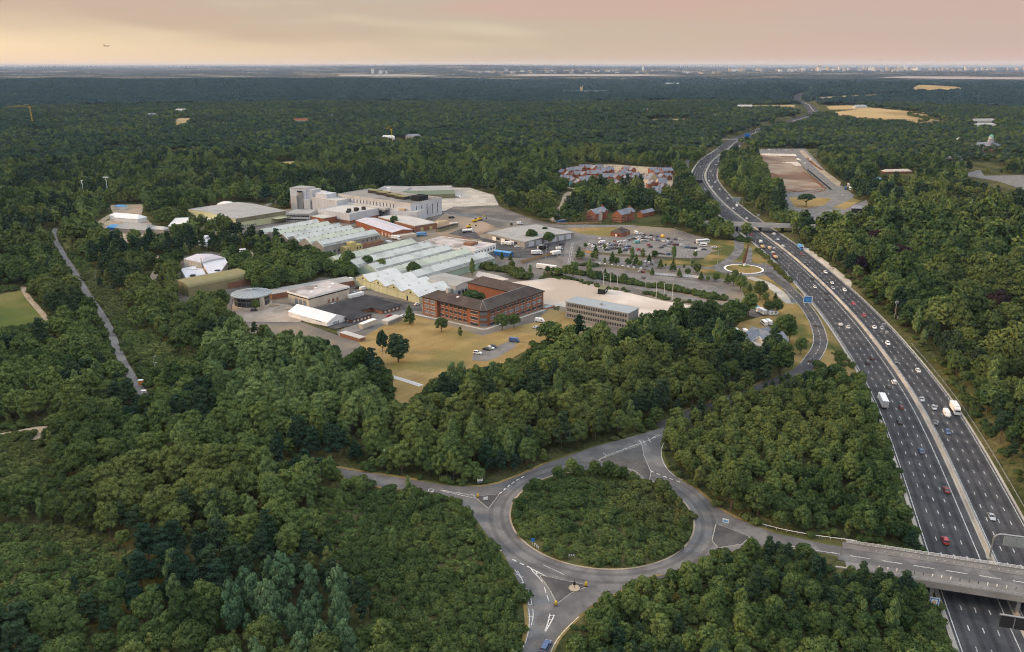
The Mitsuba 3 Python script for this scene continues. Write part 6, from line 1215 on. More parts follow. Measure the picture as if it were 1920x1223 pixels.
def vehicle(p, heading, kind, col, where, group=None, label=None, z=None):
    if kind is None: kind = ['saloon', 'hatch', 'suv', 'estate'][vr.integers(4)]
    lab = label or f'{PAINT[col][2]} {WORD[kind]} {where}'
    cat = 'car' if kind in ('saloon', 'hatch', 'suv', 'estate') else {'decker': 'bus', 'truck': 'lorry', 'flatbed': 'lorry', 'tanker': 'lorry'}.get(kind, kind)
    nm = {'car': 'car', 'van': 'van', 'lorry': 'lorry', 'coach': 'coach', 'bus': 'double_decker_bus', 'minibus': 'minibus'}[cat]
    return put(nm, vgroup(kind, col), p[0], p[1], (float(hz(*p)) + .10 if z is None else z), heading, 1, lab, cat, group)
LANES = (-16.2, -12.5, -8.9, -5.2, 2.9, 6.0, 9.6, 13.2)
def mw_car(px_, py_, col, kind=None, label=None, group=None, where=None):
    g = G(px_, py_, .7); i = int(_MWK.query(g)[1]); off = float((g - MW[i]) @ MWN[i])
    ln = min(LANES, key=lambda o: abs(o - off)); off = ln + np.clip(off - ln, -.5, .5)
    p = MW[i] + MWN[i] * off + MWT[i] * float((g - MW[i]) @ MWT[i])
    hd = math.degrees(math.atan2(MWT[i][1], MWT[i][0])) + (0 if off < 0 else 180)
    if where is None:
        lane = 'in ' + {0: 'left', 1: 'second', 2: 'third', 3: 'inner'}[LANES.index(ln)] + ' lane heading away' if off < 0 else 'in the ' + {4: 'inner', 5: 'second', 6: 'third', 7: 'outer'}[LANES.index(ln)] + ' lane, oncoming'
        seg = 'below the lay-by' if py_ > 560 and py_ < 700 else 'near the bottom' if py_ >= 860 else 'on the lower motorway' if py_ >= 700 else 'beside the lay-by' if py_ > 470 else 'just before the second bridge' if py_ > 425 else 'beyond the second bridge' if py_ > 340 else 'on the far bend'
        where = f'{seg}, {lane}'
    return vehicle(p, hd, kind, col, where, group, label, z=.07)
Z3 = lambda x, y: (1280 + x / 2.983, 470 + y / 2.983)
cars3 = [(743, 203, 'w'), (808, 238, 'k'), (810, 273, 'k'), (726, 158, 'k'), (763, 142, 'k'), (777, 128, 'g'), (802, 122, 'w'), (838, 180, 'w'), (841, 210, 's'), (906, 221, 'w'), (890, 266, 'g'), (956, 296, 'r'), (1015, 362, 'r'), (1071, 428, 'w'), (1114, 433, 's'), (918, 426, 'w'), (882, 412, 'w'), (1147, 519, 'w'), (1186, 620, 'g'), (1060, 601, 'k'), (1034, 627, 'k'), (1330, 672, 'w'), (1181, 735, 'w'), (1151, 760, 'g'), (1223, 876, 'd'), (1215, 957, 'k'), (1326, 830, 's'), (1402, 878, 's'), (1400, 958, 'g'), (1482, 1013, 'b'), (1338, 1120, 'b'), (720, 100, 'k'), (680, 65, 'g'), (670, 20, 'd'), (636, 14, 'k'), (614, 12, 'g')]
cars6 = [(1476, 314, 'd'), (1488, 600, 'r'), (1728, 464, 's')]
cars4 = [(988, 468, 'w'), (1018, 508, 'w'), (1056, 556, 'w'), (1072, 548, 'k'), (992, 508, 'k'), (1048, 600, 'g'), (990, 577, 'w'), (984, 605, 'w'), (824, 474, 'r'), (1266, 725, 'g'), (1274, 800, 'k'), (790, 356, 'w'), (822, 358, 'k'), (765, 308, 'g'), (690, 280, 'w'), (668, 262, 'k'), (652, 225, 'k'), (640, 205, 'w'), (628, 224, 'g'), (610, 268, 'k'), (558, 242, 'r'), (532, 120, 'w'), (515, 75, 'w'), (570, 75, 's'), (582, 140, 'w'), (480, 138, 'w'), (496, 165, 'k'), (470, 155, 'k'), (524, 5, 'w'), (556, 85, 'w')]
Zf = lambda x, y: (1280 + x / 6.793, 190 + y / 6.793)
carsf = [(225, 830, 'w'), (300, 780, 'k'), (250, 800, 'k'), (462, 655, 'k'), (515, 610, 'k'), (357, 893, 'w'), (385, 942, 's'), (410, 1032, 'w'), (340, 1015, 'w'), (425, 808, 'w'), (465, 765, 'w'), (455, 730, 's'), (485, 705, 'w'), (1600, 130, 'w'), (1640, 140, 's'), (1660, 120, 'w'), (1690, 150, 'g'), (1620, 170, 'w'), (1580, 190, 'w'), (1550, 205, 's'), (1640, 100, 'w'), (1600, 90, 'k'), (1680, 130, 's'), (1560, 170, 'w'), (1530, 220, 'w')]
todo = [(*Z3(x, y), c) for x, y, c in cars3] + [(*Z6([(x, y)])[0], c) for x, y, c in cars6] + [(*Z4([(x, y)])[0], c) for x, y, c in cars4] + [(*Zf(x, y), c) for x, y, c in carsf]
SPECIAL = {(956, 296): 'red car above another red car, in the third lane towards the camera', (1015, 362): 'red car below the other red car, in the third lane towards the camera', (1330, 672): 'tiny white car in the outer lane towards the camera', (1223, 876): 'dark red car to the right of the white lorry', (1476, 314): 'dark red car in the third lane above the near bridge', (1488, 600): 'bright red car just above the near bridge', (1728, 464): 'silver car coming towards the near bridge', (1338, 1120): 'dark blue car above the dark red one, heading away', (1482, 1013): 'blue car below the white van, coming towards the camera'}
for j, (x, y, c) in enumerate(todo):
    src = (cars3 + cars6 + cars4 + carsf)[j]; sp = SPECIAL.get(tuple(src[:2]))
    mw_car(x, y, c, None if y > 330 else 'hatch', sp, None)
mw_car(*Z3(1118, 850), 'w', 'lorry', 'long white articulated lorry in the left lane heading away'); mw_car(*Z3(1476, 915), 'w', 'van', 'white van beside a white lorry, coming towards the camera'); mw_car(*Z3(1528, 895), 'w', 'truck', 'white lorry partly outside the lanes beside the white van')
mw_car(*Z4([(1188, 575)])[0], 'l', 'truck', 'bright blue lorry coming towards the camera before the lay-by'); mw_car(*Z4([(884, 530)])[0], 'w', 'van', 'white van behind the tan flatbed, heading away'); mw_car(*Z4([(905, 566)])[0], 'k', 'flatbed', 'flatbed lorry with tan loads, the farther of two'); mw_car(*Z4([(1000, 643)])[0], 'd', 'flatbed', 'flatbed lorry with tan loads, the nearer of two'); mw_car(*Z4([(964, 577)])[0], 'e', 'van', 'beige van between the two flatbed lorries'); mw_car(*Z4([(722, 262)])[0], 'w', 'van', 'white van beyond the second bridge, coming towards the camera')
for (x, y, c, lab, hd) in ((748, 426, 'g', 'dark grey car on the upper part of the slip road', 114), (714, 622, 'k', 'black car at the curve of the slip road', 58)): vehicle(GP([Z3(x, y)])[0], hd, 'hatch', c, '', label=lab)
g = G(*Z5([(1143, 1192)])[0], ZR + .5); vehicle(g, 68, 'estate', 'b', '', label='dark blue car on the near arm of the roundabout', z=ZR + .07)
# parked
GRID = math.degrees(math.atan2(.775, .63))
def parked(zone, items, where, heads, group=None):
    for it in items:
        x, y, c = it[:3]; kind = it[3] if len(it) > 3 else None
        p = GP([zone(x, y)])[0]; vehicle(p, heads[vr.integers(len(heads))] + vr.uniform(-4, 4), kind, c, where, label=it[4] if len(it) > 4 else None, group=None if len(it) > 4 else f'{PAINT[c][2]} cars {where}')
Zhp = lambda x, y: tuple(Zh([(x, y)])[0])
parked(Zhp, [(500, 290, 'w'), (500, 325, 'k'), (525, 335, 'w', 'van'), (665, 320, 'd'), (725, 325, 'w'), (790, 318, 'w'), (820, 305, 'g'), (385, 360, 'w'), (415, 368, 'w'), (440, 385, 'w'), (600, 345, 'k'), (625, 350, 'k'), (645, 365, 'b'), (520, 380, 's'), (580, 415, 'k'), (625, 402, 'g'), (745, 365, 'g'), (765, 385, 'g'), (820, 375, 'b'), (780, 420, 'g'), (790, 400, 's')], 'in the left part of the car park', (100, 190))
parked(Zhp, [(880, 290, 'k'), (940, 278, 'w'), (935, 300, 'w'), (985, 285, 'g'), (1030, 280, 'w'), (980, 315, 'w'), (1008, 318, 's'), (965, 238, 'w'), (1000, 245, 'k'), (1075, 255, 'k'), (1140, 268, 'g'), (1200, 270, 'y', 'van', 'yellow van at the far edge of the car park'), (1262, 290, 'k'), (1100, 290, 'd'), (905, 232, 'w', 'minibus', 'white minibus at the far edge of the car park beside the gatehouse'), (920, 335, 't', 'van', 'teal van in the middle of the car park')], 'in the far middle of the car park', (20, 100))
parked(Zhp, [(1400, 306, 'w'), (1345, 300, 'g'), (1050, 360, 'r'), (1065, 382, 'k'), (1185, 388, 'g'), (1215, 368, 'g'), (938, 412, 'r'), (1470, 388, 'b'), (1495, 390, 'b'), (1530, 392, 'g'), (1555, 395, 'k'), (1630, 408, 'w'), (1660, 410, 'g'), (1590, 425, 'w'), (1775, 385, 'w'), (1580, 335, 'k'), (1645, 335, 'w', 'coach', 'white coach at the right end of the car park, farther one'), (1652, 368, 'w', 'minibus', 'white minibus at the right end of the car park, nearer one')], 'in the right part of the car park', (170, 15))
xr = np.random.default_rng(61)
for A, B_, n_, wh in (((400, 352), (760, 362), 12, 'in the left part of the car park'), ((560, 395), (860, 400), 10, 'in the left part of the car park'), ((1080, 300), (1320, 330), 9, 'in the far middle of the car park'), ((960, 262), (1160, 300), 7, 'in the far middle of the car park'), ((1260, 345), (1440, 370), 8, 'in the right part of the car park'), ((980, 430), (1300, 470), 10, 'in the right part of the car park')):
    parked(Zhp, [(A[0] + (B_[0] - A[0]) * (i + xr.uniform(-.25, .25)) / n_, A[1] + (B_[1] - A[1]) * i / n_ + xr.uniform(-2, 2), 'wwskkgggbd'[xr.integers(10)]) for i in range(n_) if xr.random() < .85], wh, (100, 20) if wh.startswith('in the left') else (15, 100))
parked(Zhp, [(500, 575, 'w'), (560, 585, 'w'), (640, 592, 'w'), (700, 600, 's'), (760, 605, 'w'), (820, 612, 'w'), (880, 618, 'w'), (960, 628, 'w'), (1000, 632, 'k'), (1050, 560, 'w'), (1080, 575, 'k'), (1010, 545, 'w'), (1030, 590, 'g')], 'in the row behind the dark screen', (75,))
parked(Zhp, [(940, 660, 's', 'hatch', 'silver car beside the dark red one on the tarmac road'), (982, 662, 'd', 'hatch', 'dark red car beside the silver one on the tarmac road'), (988, 727, 'g', 'hatch', 'dark grey car alone on the wide tarmac')], '', (100,))
Z7p = lambda x, y: Z7(x, y)
parked(Z7p, [(852, 1048, 'w', 'suv', 'white car nearest the camera beside the dry lawn'), (970, 1000, 'k', 'saloon', 'black car left of the white one in the row of three'), (1020, 985, 'w', 'hatch', 'white car in the middle of the row of three'), (1055, 967, 'k', 'hatch', 'black car right of the white one in the row of three'), (1320, 895, 'b', 'van', 'blue van at the edge of the wood beside the lawn'), (1605, 725, 'w', 'saloon', 'white car beside a black one right of the brick office'), (1655, 737, 'k', 'estate', 'black car beside the white one right of the brick office'), (1645, 642, 'w', 'van', 'white van at the gate right of the brick office')], '', (-22,))
parked(Zd, [(990, 667, 'k', 'estate', 'black car on the road in front of the black-roofed block'), (1185, 617, 'r', 'saloon', 'red car on the road in front of the black-roofed block'), (735, 242, 'w', 'truck', 'white lorry behind the cream two-storey block'), (830, 303, 'k', 'suv', 'black car at the corner of the gabled hall'), (900, 320, 'w', 'van', 'white van against the gabled hall'), (812, 362, 's', 'estate', 'silver car behind the long white tank'), (1335, 625, 'w', 'hatch', 'white car half hidden by the conical tree'), (1495, 490, 'w', 'hatch', 'white car at the corner of the brick office')], '', (50,))
parked(Ze, [(955, 757, 'b', 'saloon', 'blue car in front of the round pavilion'), (1063, 772, 'k', 'hatch', 'dark car under the small tree by the round pavilion'), (775, 892, 'b', 'estate', 'left dark blue car in the group of three by the wood'), (818, 877, 'b', 'hatch', 'middle dark blue car in the group of three by the wood'), (855, 868, 'k', 'hatch', 'right black car in the group of three by the wood'), (880, 52, 'w', 'decker', 'white double-decker bus in a clearing among trees'), (908, 88, 'w', 'estate', 'white car in front of the double-decker bus'), (958, 78, 'w', 'hatch', 'white car right of the double-decker bus')], '', (15,))
parked(Zq, [(1125, 380, 'w', 'saloon', 'white car on the dark yard left of the two round trees'), (1400, 364, 'w', 'saloon', 'white car between the round trees and the zebra road'), (1595, 408, 'w', 'van', 'white van at the left of the new road'), (1345, 462, 'w', 'truck', 'white lorry in the small compound, left one'), (1318, 455, 'b', 'van', 'blue van in the small compound'), (1412, 408, 'k', 'truck', 'black box lorry in the small compound'), (1430, 387, 'k', 'suv', 'black car above the black lorry'), (1155, 124, 'w', 'van', 'white van on the long road above the shallow grey hall'), (580, 215, 'w', 'tanker', 'white tanker lorry on the dark works yard'), (62, 255, 'l', 'truck', 'blue and white lorry left of the white flat block'), (1625, 345, 'g', 'estate', 'dark grey car at the right of the dark yard')], '', (20,))
parked(Za, [(965, 812, 'w', 'truck', 'white lorry in front of the lilac-roofed shed'), (1650, 264, 'w', 'van', 'left white van in the pale stage yard'), (1720, 272, 'w', 'van', 'second white van in the pale stage yard'), (1760, 276, 'w', 'van', 'third white van in the pale stage yard'), (1800, 287, 'w', 'saloon', 'white car right of the vans in the pale stage yard'), (1560, 258, 'w', 'hatch', 'white car at the corner of the green shed')], '', (-30,))
Zw = lambda x, y: (1380 + x / 5.9375, 250 + y / 5.9375)
for i, (x, y, c) in enumerate(((1218, 625, 'b'), (1268, 632, 'w'), (1310, 640, 'w'), (1250, 592, 'w'), (1300, 592, 's'), (1345, 597, 'w'), (1395, 605, 'w'), (1435, 592, 's'))): vehicle(GP([Zw(x, y)])[0], 70, 'coach', c, '', label=f'{PAINT[c][2]} coach parked in the row beside the old tarmac', group='coaches parked beside the old tarmac')
parked(Zw, [(1135, 918, 'w', 'van', 'white van at the lower edge of the old tarmac'), (1188, 694, 'w', 'hatch', 'white car alone on the old tarmac'), (770, 345, 'w', 'van', 'white van on the straight tarmac strip'), (825, 312, 'w', 'truck', 'white lorry beside the earth heap')], '', (60,))
for i, x in enumerate((285, 325, 370, 395, 450, 500, 560, 625)): vehicle(GP([Zw(x, 190)])[0], 80 + 15 * (i % 3), 'hatch', 'wkwskgwr'[i], '', label=f'{PAINT["wkwskgwr"[i]][2]} car in the row at the far end of the bare earth', group='cars at the far end of the bare earth')
Zv = lambda x, y: (1300 + x / 6.793, 540 + y / 6.793)
parked(Zv, [(865, 335, 'w', 'truck', 'white horsebox lorry among the caravans'), (900, 470, 'w', 'minibus', 'white motorhome left of its pair beside the huge conifer'), (955, 462, 'w', 'minibus', 'white motorhome right of its pair beside the huge conifer'), (545, 572, 'w', 'van', 'white van above the lodge, left one'), (655, 578, 'w', 'van', 'white van above the lodge, right one'), (775, 725, 's', 'hatch', 'silver car between lodge and conifer'), (800, 275, 'l', 'van', 'blue van behind the horsebox')], '', (100,))
for (x, y, lab) in ((960, 325, 'white touring caravan, left one, on the dry ground'), (1012, 345, 'white touring caravan, right one, on the dry ground')):
    p = GP([Zv(x, y)])[0]; z = float(hz(*p)); k = thing('caravan', lab, 'caravan'); part(k, 'body', loc(hull(sym([(-2.8, 1.1, .5), (-2.6, 1.0, 2.5), (2.5, 1.0, 2.5), (3.0, 1.0, 1.4), (2.8, 1.1, .5)])), *p, z, .2), 'm_white'); part(k, 'window', loc(join([box(-1.8, -.6, -1.13, -1.0, 1.3, 2.0), box(.6, 1.8, -1.13, -1.0, 1.3, 2.0)]), *p, z, .2), 'm_glass'); part(k, 'wheel', loc(WHEEL(0, -1.0, .32, .2), *p, z, .2), 'm_rubber'); part(k, 'drawbar', loc(box(2.9, 4.1, -.1, .1, .45, .6), *p, z, .2), 'm_dark')
# white coach-like trailer on the site road, long white tank, canopy, diggers, pavilion umbrella
def trailer(zone, A, B_, lab, h=3.8, w=2.6, mat='m_white'):
    a, b_ = GP([zone(*A)])[0], GP([zone(*B_)])[0]; L_ = np.linalg.norm(b_ - a); ang = math.atan2(*(b_ - a)[::-1]); c = (a + b_) / 2; z = float(hz(*c)); k = thing('trailer', lab, 'trailer')
    part(k, 'body', loc(hull(sym([(-L_ / 2, w / 2, .8), (-L_ / 2, w / 2 * .95, h - .15), (-L_ / 2 + .3, w / 2 * .85, h), (L_ / 2 - .3, w / 2 * .85, h), (L_ / 2, w / 2 * .95, h - .15), (L_ / 2, w / 2, .8)])), *c, z, ang), mat); part(k, 'skirt', loc(box(-L_ / 2 + .4, L_ / 2 - .4, -w / 2 * .9, w / 2 * .9, .3, .8), *c, z, ang), 'm_grey_wall')
    for s in (-.3, -.22, .3): part(k, 'wheel', loc(WHEEL(L_ * s, -w / 2 + .1, .5, .3), *c, z, ang), 'm_rubber')
    part(k, 'stripe', loc(box(-L_ / 2 + .5, L_ / 2 - .5, -w / 2 - .03, -w / 2 + .05, 1.5, 1.9), *c, z, ang), 'm_lightgrey')
trailer(Zq, (1345, 612), (1560, 640), 'long white show trailer on the site road'); trailer(Zq, (1510, 470), (1600, 455), 'white canopy trailer beside the new road', 3.2, 4); trailer(Zd, (735, 425), (895, 385), 'long white tank trailer behind the black-roofed block', 3.0, 2.6)
trailer(Zd, (555, 515), (655, 500), 'low white container between cream block and black roof', 2.4, 3.6); trailer(Za, (845, 855), (905, 862), 'white skip in front of the lilac-roofed shed', 2.2, 2.6); trailer(Zq, (990, 350), (1065, 358), 'white cabin beside the timber hut', 3, 3)
for (x, y, lab) in ((655, 98, 'yellow excavator on the bare works ground, left one'), (710, 82, 'yellow excavator on the bare works ground, right one'), (590, 165, 'orange loader beside the tanker lorry')):
    p = GP([Zq(x, y)])[0]; z = float(hz(*p)); k = thing('excavator', lab, 'excavator'); P = lambda m: loc(m, *p, z, .4)
    for s in (-1, 1): part(k, 'track', P(box(-2, 2, s * 1.2 - .35, s * 1.2 + .35, 0, .9)), 'm_rubber')
    part(k, 'body', P(box(-2.2, 1.4, -1.3, 1.3, 1.0, 2.2)), 'm_yellow'); part(k, 'cab', P(box(.2, 1.6, .1, 1.3, 2.2, 3.4)), 'm_glass'); part(k, 'boom', P(join([bar((1.2, -.3, 2), (4.4, -.3, 5.2), .28, 4), bar((4.4, -.3, 5.2), (6.8, -.3, 2.6), .22, 4)])), 'm_yellow'); part(k, 'bucket', P(box(6.2, 7.4, -.9, .3, 1.4, 2.5)), 'm_dark')
for i, (x, y, w, d, h, mat, lab) in enumerate(((290, 110, 14, 6, 2.2, 'm_tan', 'pale heap of blocks on the works ground'), (425, 135, 8, 5, 2.4, 'm_cream', 'cream cabin in front of the skips'), (395, 55, 6, 4, 1.6, 'm_dark', 'dark rubble heap on the works ground'), (940, 290, 6, 4, 2, 'm_mint', 'green skip beside the shallow grey hall'), (970, 345, 3.5, 2, 1.6, 'm_white', 'white plant units beside the grey hall'), (1620, 108, 9, 5, 3, 'm_blue', 'dark blue container at the foot of the dirt track'))):
    p = GP([Zq(x, y)])[0]; z = float(hz(*p)); k = thing('yard_pile' if i in (0, 2) else 'cabin', lab, 'pile' if i in (0, 2) else 'container')
    m = hull([(sx * w / 2 * t, sy * d / 2 * t, zz_) for sx in (-1, 1) for sy in (-1, 1) for t, zz_ in ((1, -.2), (1 if i not in (0, 2) else .7, h))]); part(k, 'body', loc(m, *p, z, .5), mat)
    if i not in (0, 2): part(k, 'lid', loc(box(-w / 2 - .1, w / 2 + .1, -d / 2 - .1, d / 2 + .1, h, h + .15), *p, z, .5), 'm_lightgrey')
for (x, y, lab) in ((1300, 712, 'left picnic table on the terrace by the round pavilion'), (1355, 700, 'middle picnic table on the terrace by the round pavilion'), (1490, 748, 'right picnic table on the terrace by the round pavilion')):
    p = GP([Ze(x, y)])[0]; z = float(hz(*p)); k = thing('picnic_table', lab, 'table'); part(k, 'tabletop', loc(box(-1.2, 1.2, -.45, .45, .75, .84), *p, z, .4), 'm_tan')
    for s in (-1, 1): part(k, 'bench', loc(box(-1.2, 1.2, s * .85 - .16, s * .85 + .16, .42, .5), *p, z, .4), 'm_tan'); part(k, 'leg', loc(box(s * .8 - .06, s * .8 + .06, -.8, .8, 0, .75), *p, z, .4), 'm_tan')
for (x, y, lab) in ((265, 722, 'orange and white works machine at the foot of the perimeter track'), (270, 738, 'white cabinet below the orange machine')):
    p = GP([(x, y)])[0]; z = float(hz(*p)); k = thing('works_machine' if x == 265 else 'cabinet', lab, 'machine' if x == 265 else 'cabinet'); part(k, 'body', loc(box(-1, 1, -.7, .7, 0, 2.2 if x == 265 else 1.4), *p, z), 'm_orange' if x == 265 else 'm_white'); part(k, 'top', loc(box(-1.1, 1.1, -.8, .8, 2.2 if x == 265 else 1.4, 2.6 if x == 265 else 1.5), *p, z), 'm_white')
# ---------------------------------------------------------------- trees
fr = np.random.default_rng(11)

def leaves(blobs, n, q, r, upright=0.0, droop=0.45):
    """n leaf sprays of about q metres spread over the outsides of ellipsoid clumps (x, y, z, rx, ry, rz)."""
    B = np.asarray(blobs, float)
    w = (B[:, 3] * B[:, 4] + B[:, 4] * B[:, 5] + B[:, 3] * B[:, 5]) ** 1.0
    keep_p, keep_n = [], []
    need = n
    for _ in range(8):
        m = int(need * 1.9) + 30
        i = r.choice(len(B), m, p=w / w.sum())
        d = r.normal(size=(m, 3)); d /= np.linalg.norm(d, axis=1, keepdims=True)
        d[:, 2] = np.where(d[:, 2] < -0.35, -d[:, 2] * 0.6, d[:, 2])
        p = B[i, :3] + d * B[i, 3:] * (0.86 + 0.22 * r.random((m, 1)))
        e = ((p[:, None, :] - B[None, :, :3]) / B[None, :, 3:])
        inside_ = ((e ** 2).sum(2) < 0.62).any(1)
        nn = d / B[i, 3:]; nn /= np.linalg.norm(nn, axis=1, keepdims=True)
        keep_p.append(p[~inside_]); keep_n.append(nn[~inside_])
        need -= (~inside_).sum()
        if need <= 0: break
    p, nrm = np.vstack(keep_p)[:n], np.vstack(keep_n)[:n]
    nrm = nrm + droop * r.normal(size=nrm.shape); nrm /= np.linalg.norm(nrm, axis=1, keepdims=True)
    t = r.normal(size=nrm.shape)
    if upright: t = t * (1 - upright) + np.array([0, 0, 1.0]) * upright * 2.2
    t -= (t * nrm).sum(1, keepdims=True) * nrm; t /= np.linalg.norm(t, axis=1, keepdims=True) + 1e-9
    b = np.cross(nrm, t)
    s = q * (0.6 + 0.75 * r.random((len(p), 1)))
    bend = nrm * s * 0.18
    v = np.stack([p + t * s, p + b * s * 0.55 + bend, p - t * s * 0.8, p - b * s * 0.55 + bend], 1).reshape(-1, 3)
    k = np.arange(len(p))[:, None] * 4
    return v, np.vstack([k + [[0, 1, 2]], k + [[0, 2, 3]]])

ICO0 = trimesh.creation.icosahedron()
def cores(blobs, f=0.74):
    return join([trimesh.Trimesh(ICO0.vertices / np.linalg.norm(ICO0.vertices[0]) * np.array(b[3:]) * f + np.array(b[:3]), ICO0.faces, process=False) for b in blobs])

def clumps(kind, r):
    """(clumps, height of the first fork, trunk radius) of one tree of a kind."""
    B = []
    if kind in ('oak', 'lime', 'gold', 'copper', 'round', 'yew', 'aspen'):
        R, Hh, z0 = {'oak': (4.4, 11.0, 2.0), 'lime': (4.1, 11.5, 1.8), 'gold': (2.2, 4.6, .9), 'copper': (5, 12, 3), 'round': (4.4, 9.6, 2.0), 'yew': (4.4, 9.6, .8), 'aspen': (3.9, 13.5, 2.0)}[kind]
        zc_, zr = (Hh + z0) / 2, (Hh - z0) / 2
        m = 24
        for k in range(m):
            a = k * 2.399 + r.random() * 0.7; u = 1 - 1.75 * (k + .5) / m
            h = math.sqrt(max(0, 1 - u * u)); s = R * (0.24 + 0.17 * r.random())
            B.append((math.cos(a) * h * (R - s) * (0.78 + .42 * r.random()), math.sin(a) * h * (R - s) * (0.78 + .42 * r.random()), zc_ + u * (zr - s * .8) + r.normal() * .35, s, s, s * (0.72 + .2 * r.random())))
        B.append((0, 0, zc_, R * .6, R * .6, zr * .75))
        return B, z0 + .8, R * 0.065
    if kind == 'young':
        for k in range(9):
            a = k * 2.4; u = k / 8; rr_ = 1.5 * math.sin(math.pi * (0.18 + 0.72 * u)) * (.5 + .3 * r.random())
            s = 1.15 - 0.5 * u
            B.append((math.cos(a) * rr_, math.sin(a) * rr_, 2.0 + 5.2 * u, s, s, s * 1.15))
        return B, 1.5, .11
    if kind in ('poplar', 'willow'):
        for k in range(15):
            a = k * 2.4 + r.random(); u = k / 14; rr_ = 2.1 * math.sin(math.pi * (0.14 + 0.78 * u)) * (.6 + .5 * r.random())
            s = 1.25 - 0.45 * u + .2 * r.random()
            B.append((math.cos(a) * rr_, math.sin(a) * rr_, 3.0 + 10.6 * u, s, s, s * 1.6))
        B.append((0, 0, 7.5, 1.6, 1.6, 4.5))
        return B, 3.0, .2
    if kind == 'pine':
        for k in range(17):
            a = k * 2.4 + r.random(); u = k / 16; rr_ = (2.9 - 1.9 * u) * (.55 + .55 * r.random())
            s = 1.5 - 0.55 * u + .3 * r.random()
            B.append((math.cos(a) * rr_, math.sin(a) * rr_, 4.6 + 7.6 * u, s, s, s * .5))
        B.append((0, 0, 8.5, 1.2, 1.2, 3.2))
        return B, 4.5, .2
    if kind in ('cone', 'fir'):
        for k in range(26):
            a = k * 2.4; u = k / 25; rr_ = 2.9 * (1 - u) ** .8 * (.75 + .35 * r.random())
            s = 1.25 - 0.8 * u
            B.append((math.cos(a) * rr_, math.sin(a) * rr_, 1.6 + 9.0 * u, s, s, s * .8))
        B.append((0, 0, 4.2, 1.7, 1.7, 3.6))
        return B, 1.6, .18
    if kind == 'umbrella':
        for k in range(16):
            a = k * 2.4; rr_ = 4.6 * math.sqrt((k + .5) / 16)
            B.append((math.cos(a) * rr_, math.sin(a) * rr_, 7.6 - .10 * rr_ ** 2 + .3 * r.random(), 1.9, 1.9, 1.3))
        return B, 3.6, .32
    if kind == 'tuft':
        for k in range(5):
            a = k * 2.4; B.append((math.cos(a) * .8 * r.random(), math.sin(a) * .8 * r.random(), .12 + .1 * r.random(), .7, .7, .38))
        return B, .1, .02
    # scrub: a gorse or bramble mound
    for k in range(7):
        a = k * 2.4 + r.random(); rr_ = 1.5 * math.sqrt(k / 7)
        s = .8 + .45 * r.random()
        B.append((math.cos(a) * rr_, math.sin(a) * rr_, .65 + .9 * r.random(), s, s, s * .85))
    return B, .3, .06

LEAFMAT = {'oak': 'leaf_oak', 'lime': 'leaf_lime', 'gold': 'leaf_gold', 'copper': 'leaf_copper', 'young': 'leaf_birch', 'poplar': 'leaf_poplar', 'pine': 'leaf_pine', 'cone': 'leaf_oak', 'umbrella': 'leaf_pine', 'scrub': 'leaf_scrub', 'round': 'leaf_oak', 'willow': 'leaf_willow', 'tuft': 'leaf_bank', 'mound': 'leaf_bank', 'fir': 'leaf_pine', 'yew': 'leaf_pine', 'aspen': 'leaf_poplar'}
LODS = {'A': (1750, .36), 'B': (640, .62), 'C': (180, 1.15)}
SCR = {'A': (330, .33), 'B': (200, .42), 'C': (60, .8)}

def trunk(B, z1, rad, lod):
    n = {'A': 7, 'B': 5, 'C': 4}[lod]
    ms = [cyl(0, 0, -.4, z1 + (2.0 if lod != 'C' else .5), rad, n, rad * .6)]
    if lod != 'C':
        for k, b in enumerate(sorted(B, key=lambda q: q[2])[:6 if lod == 'A' else 3]):
            ms.append(bar((0, 0, z1 * .8 + .12 * k), b[:3], rad * .42, 4))
    return join(ms)

groups = {}
def tree_group(kind, lod, var):
    k = (kind, lod, var)
    if k not in groups:
        r = np.random.default_rng(hash_(kind) * 10 + var)
        B, z1, rad = clumps(kind, r)
        n, q = (SCR if kind in ('scrub', 'tuft', 'mound') else LODS)[lod]
        if kind == 'tuft': n, q = n // 5, q * .9
        if kind in ('gold', 'young'): n, q = int(n * .5), q * .75
        if kind in ('umbrella', 'cone', 'fir'): n = int(n * 1.3)
        lv = leaves(B, n, q, r, .75 if kind in ('poplar', 'willow') else 0, .36 if kind != 'pine' else .6)
        crown = join([lv, cores(B if lod != 'C' else [max(B, key=lambda b: b[3] * b[5]), *B[:3]], .72)])
        groups[k] = shapegroup(f'group_{kind}_{lod}_{var}', {'crown': (crown, LEAFMAT[kind], False), 'trunk': (trunk(B, z1, rad, lod), 'bark_pale' if kind == 'young' else 'bark', False)})
    return groups[k]
def hash_(s): return sum((i + 1) * ord(c) for i, c in enumerate(s)) % 997
NVAR = {'A': 5, 'B': 2, 'C': 2}

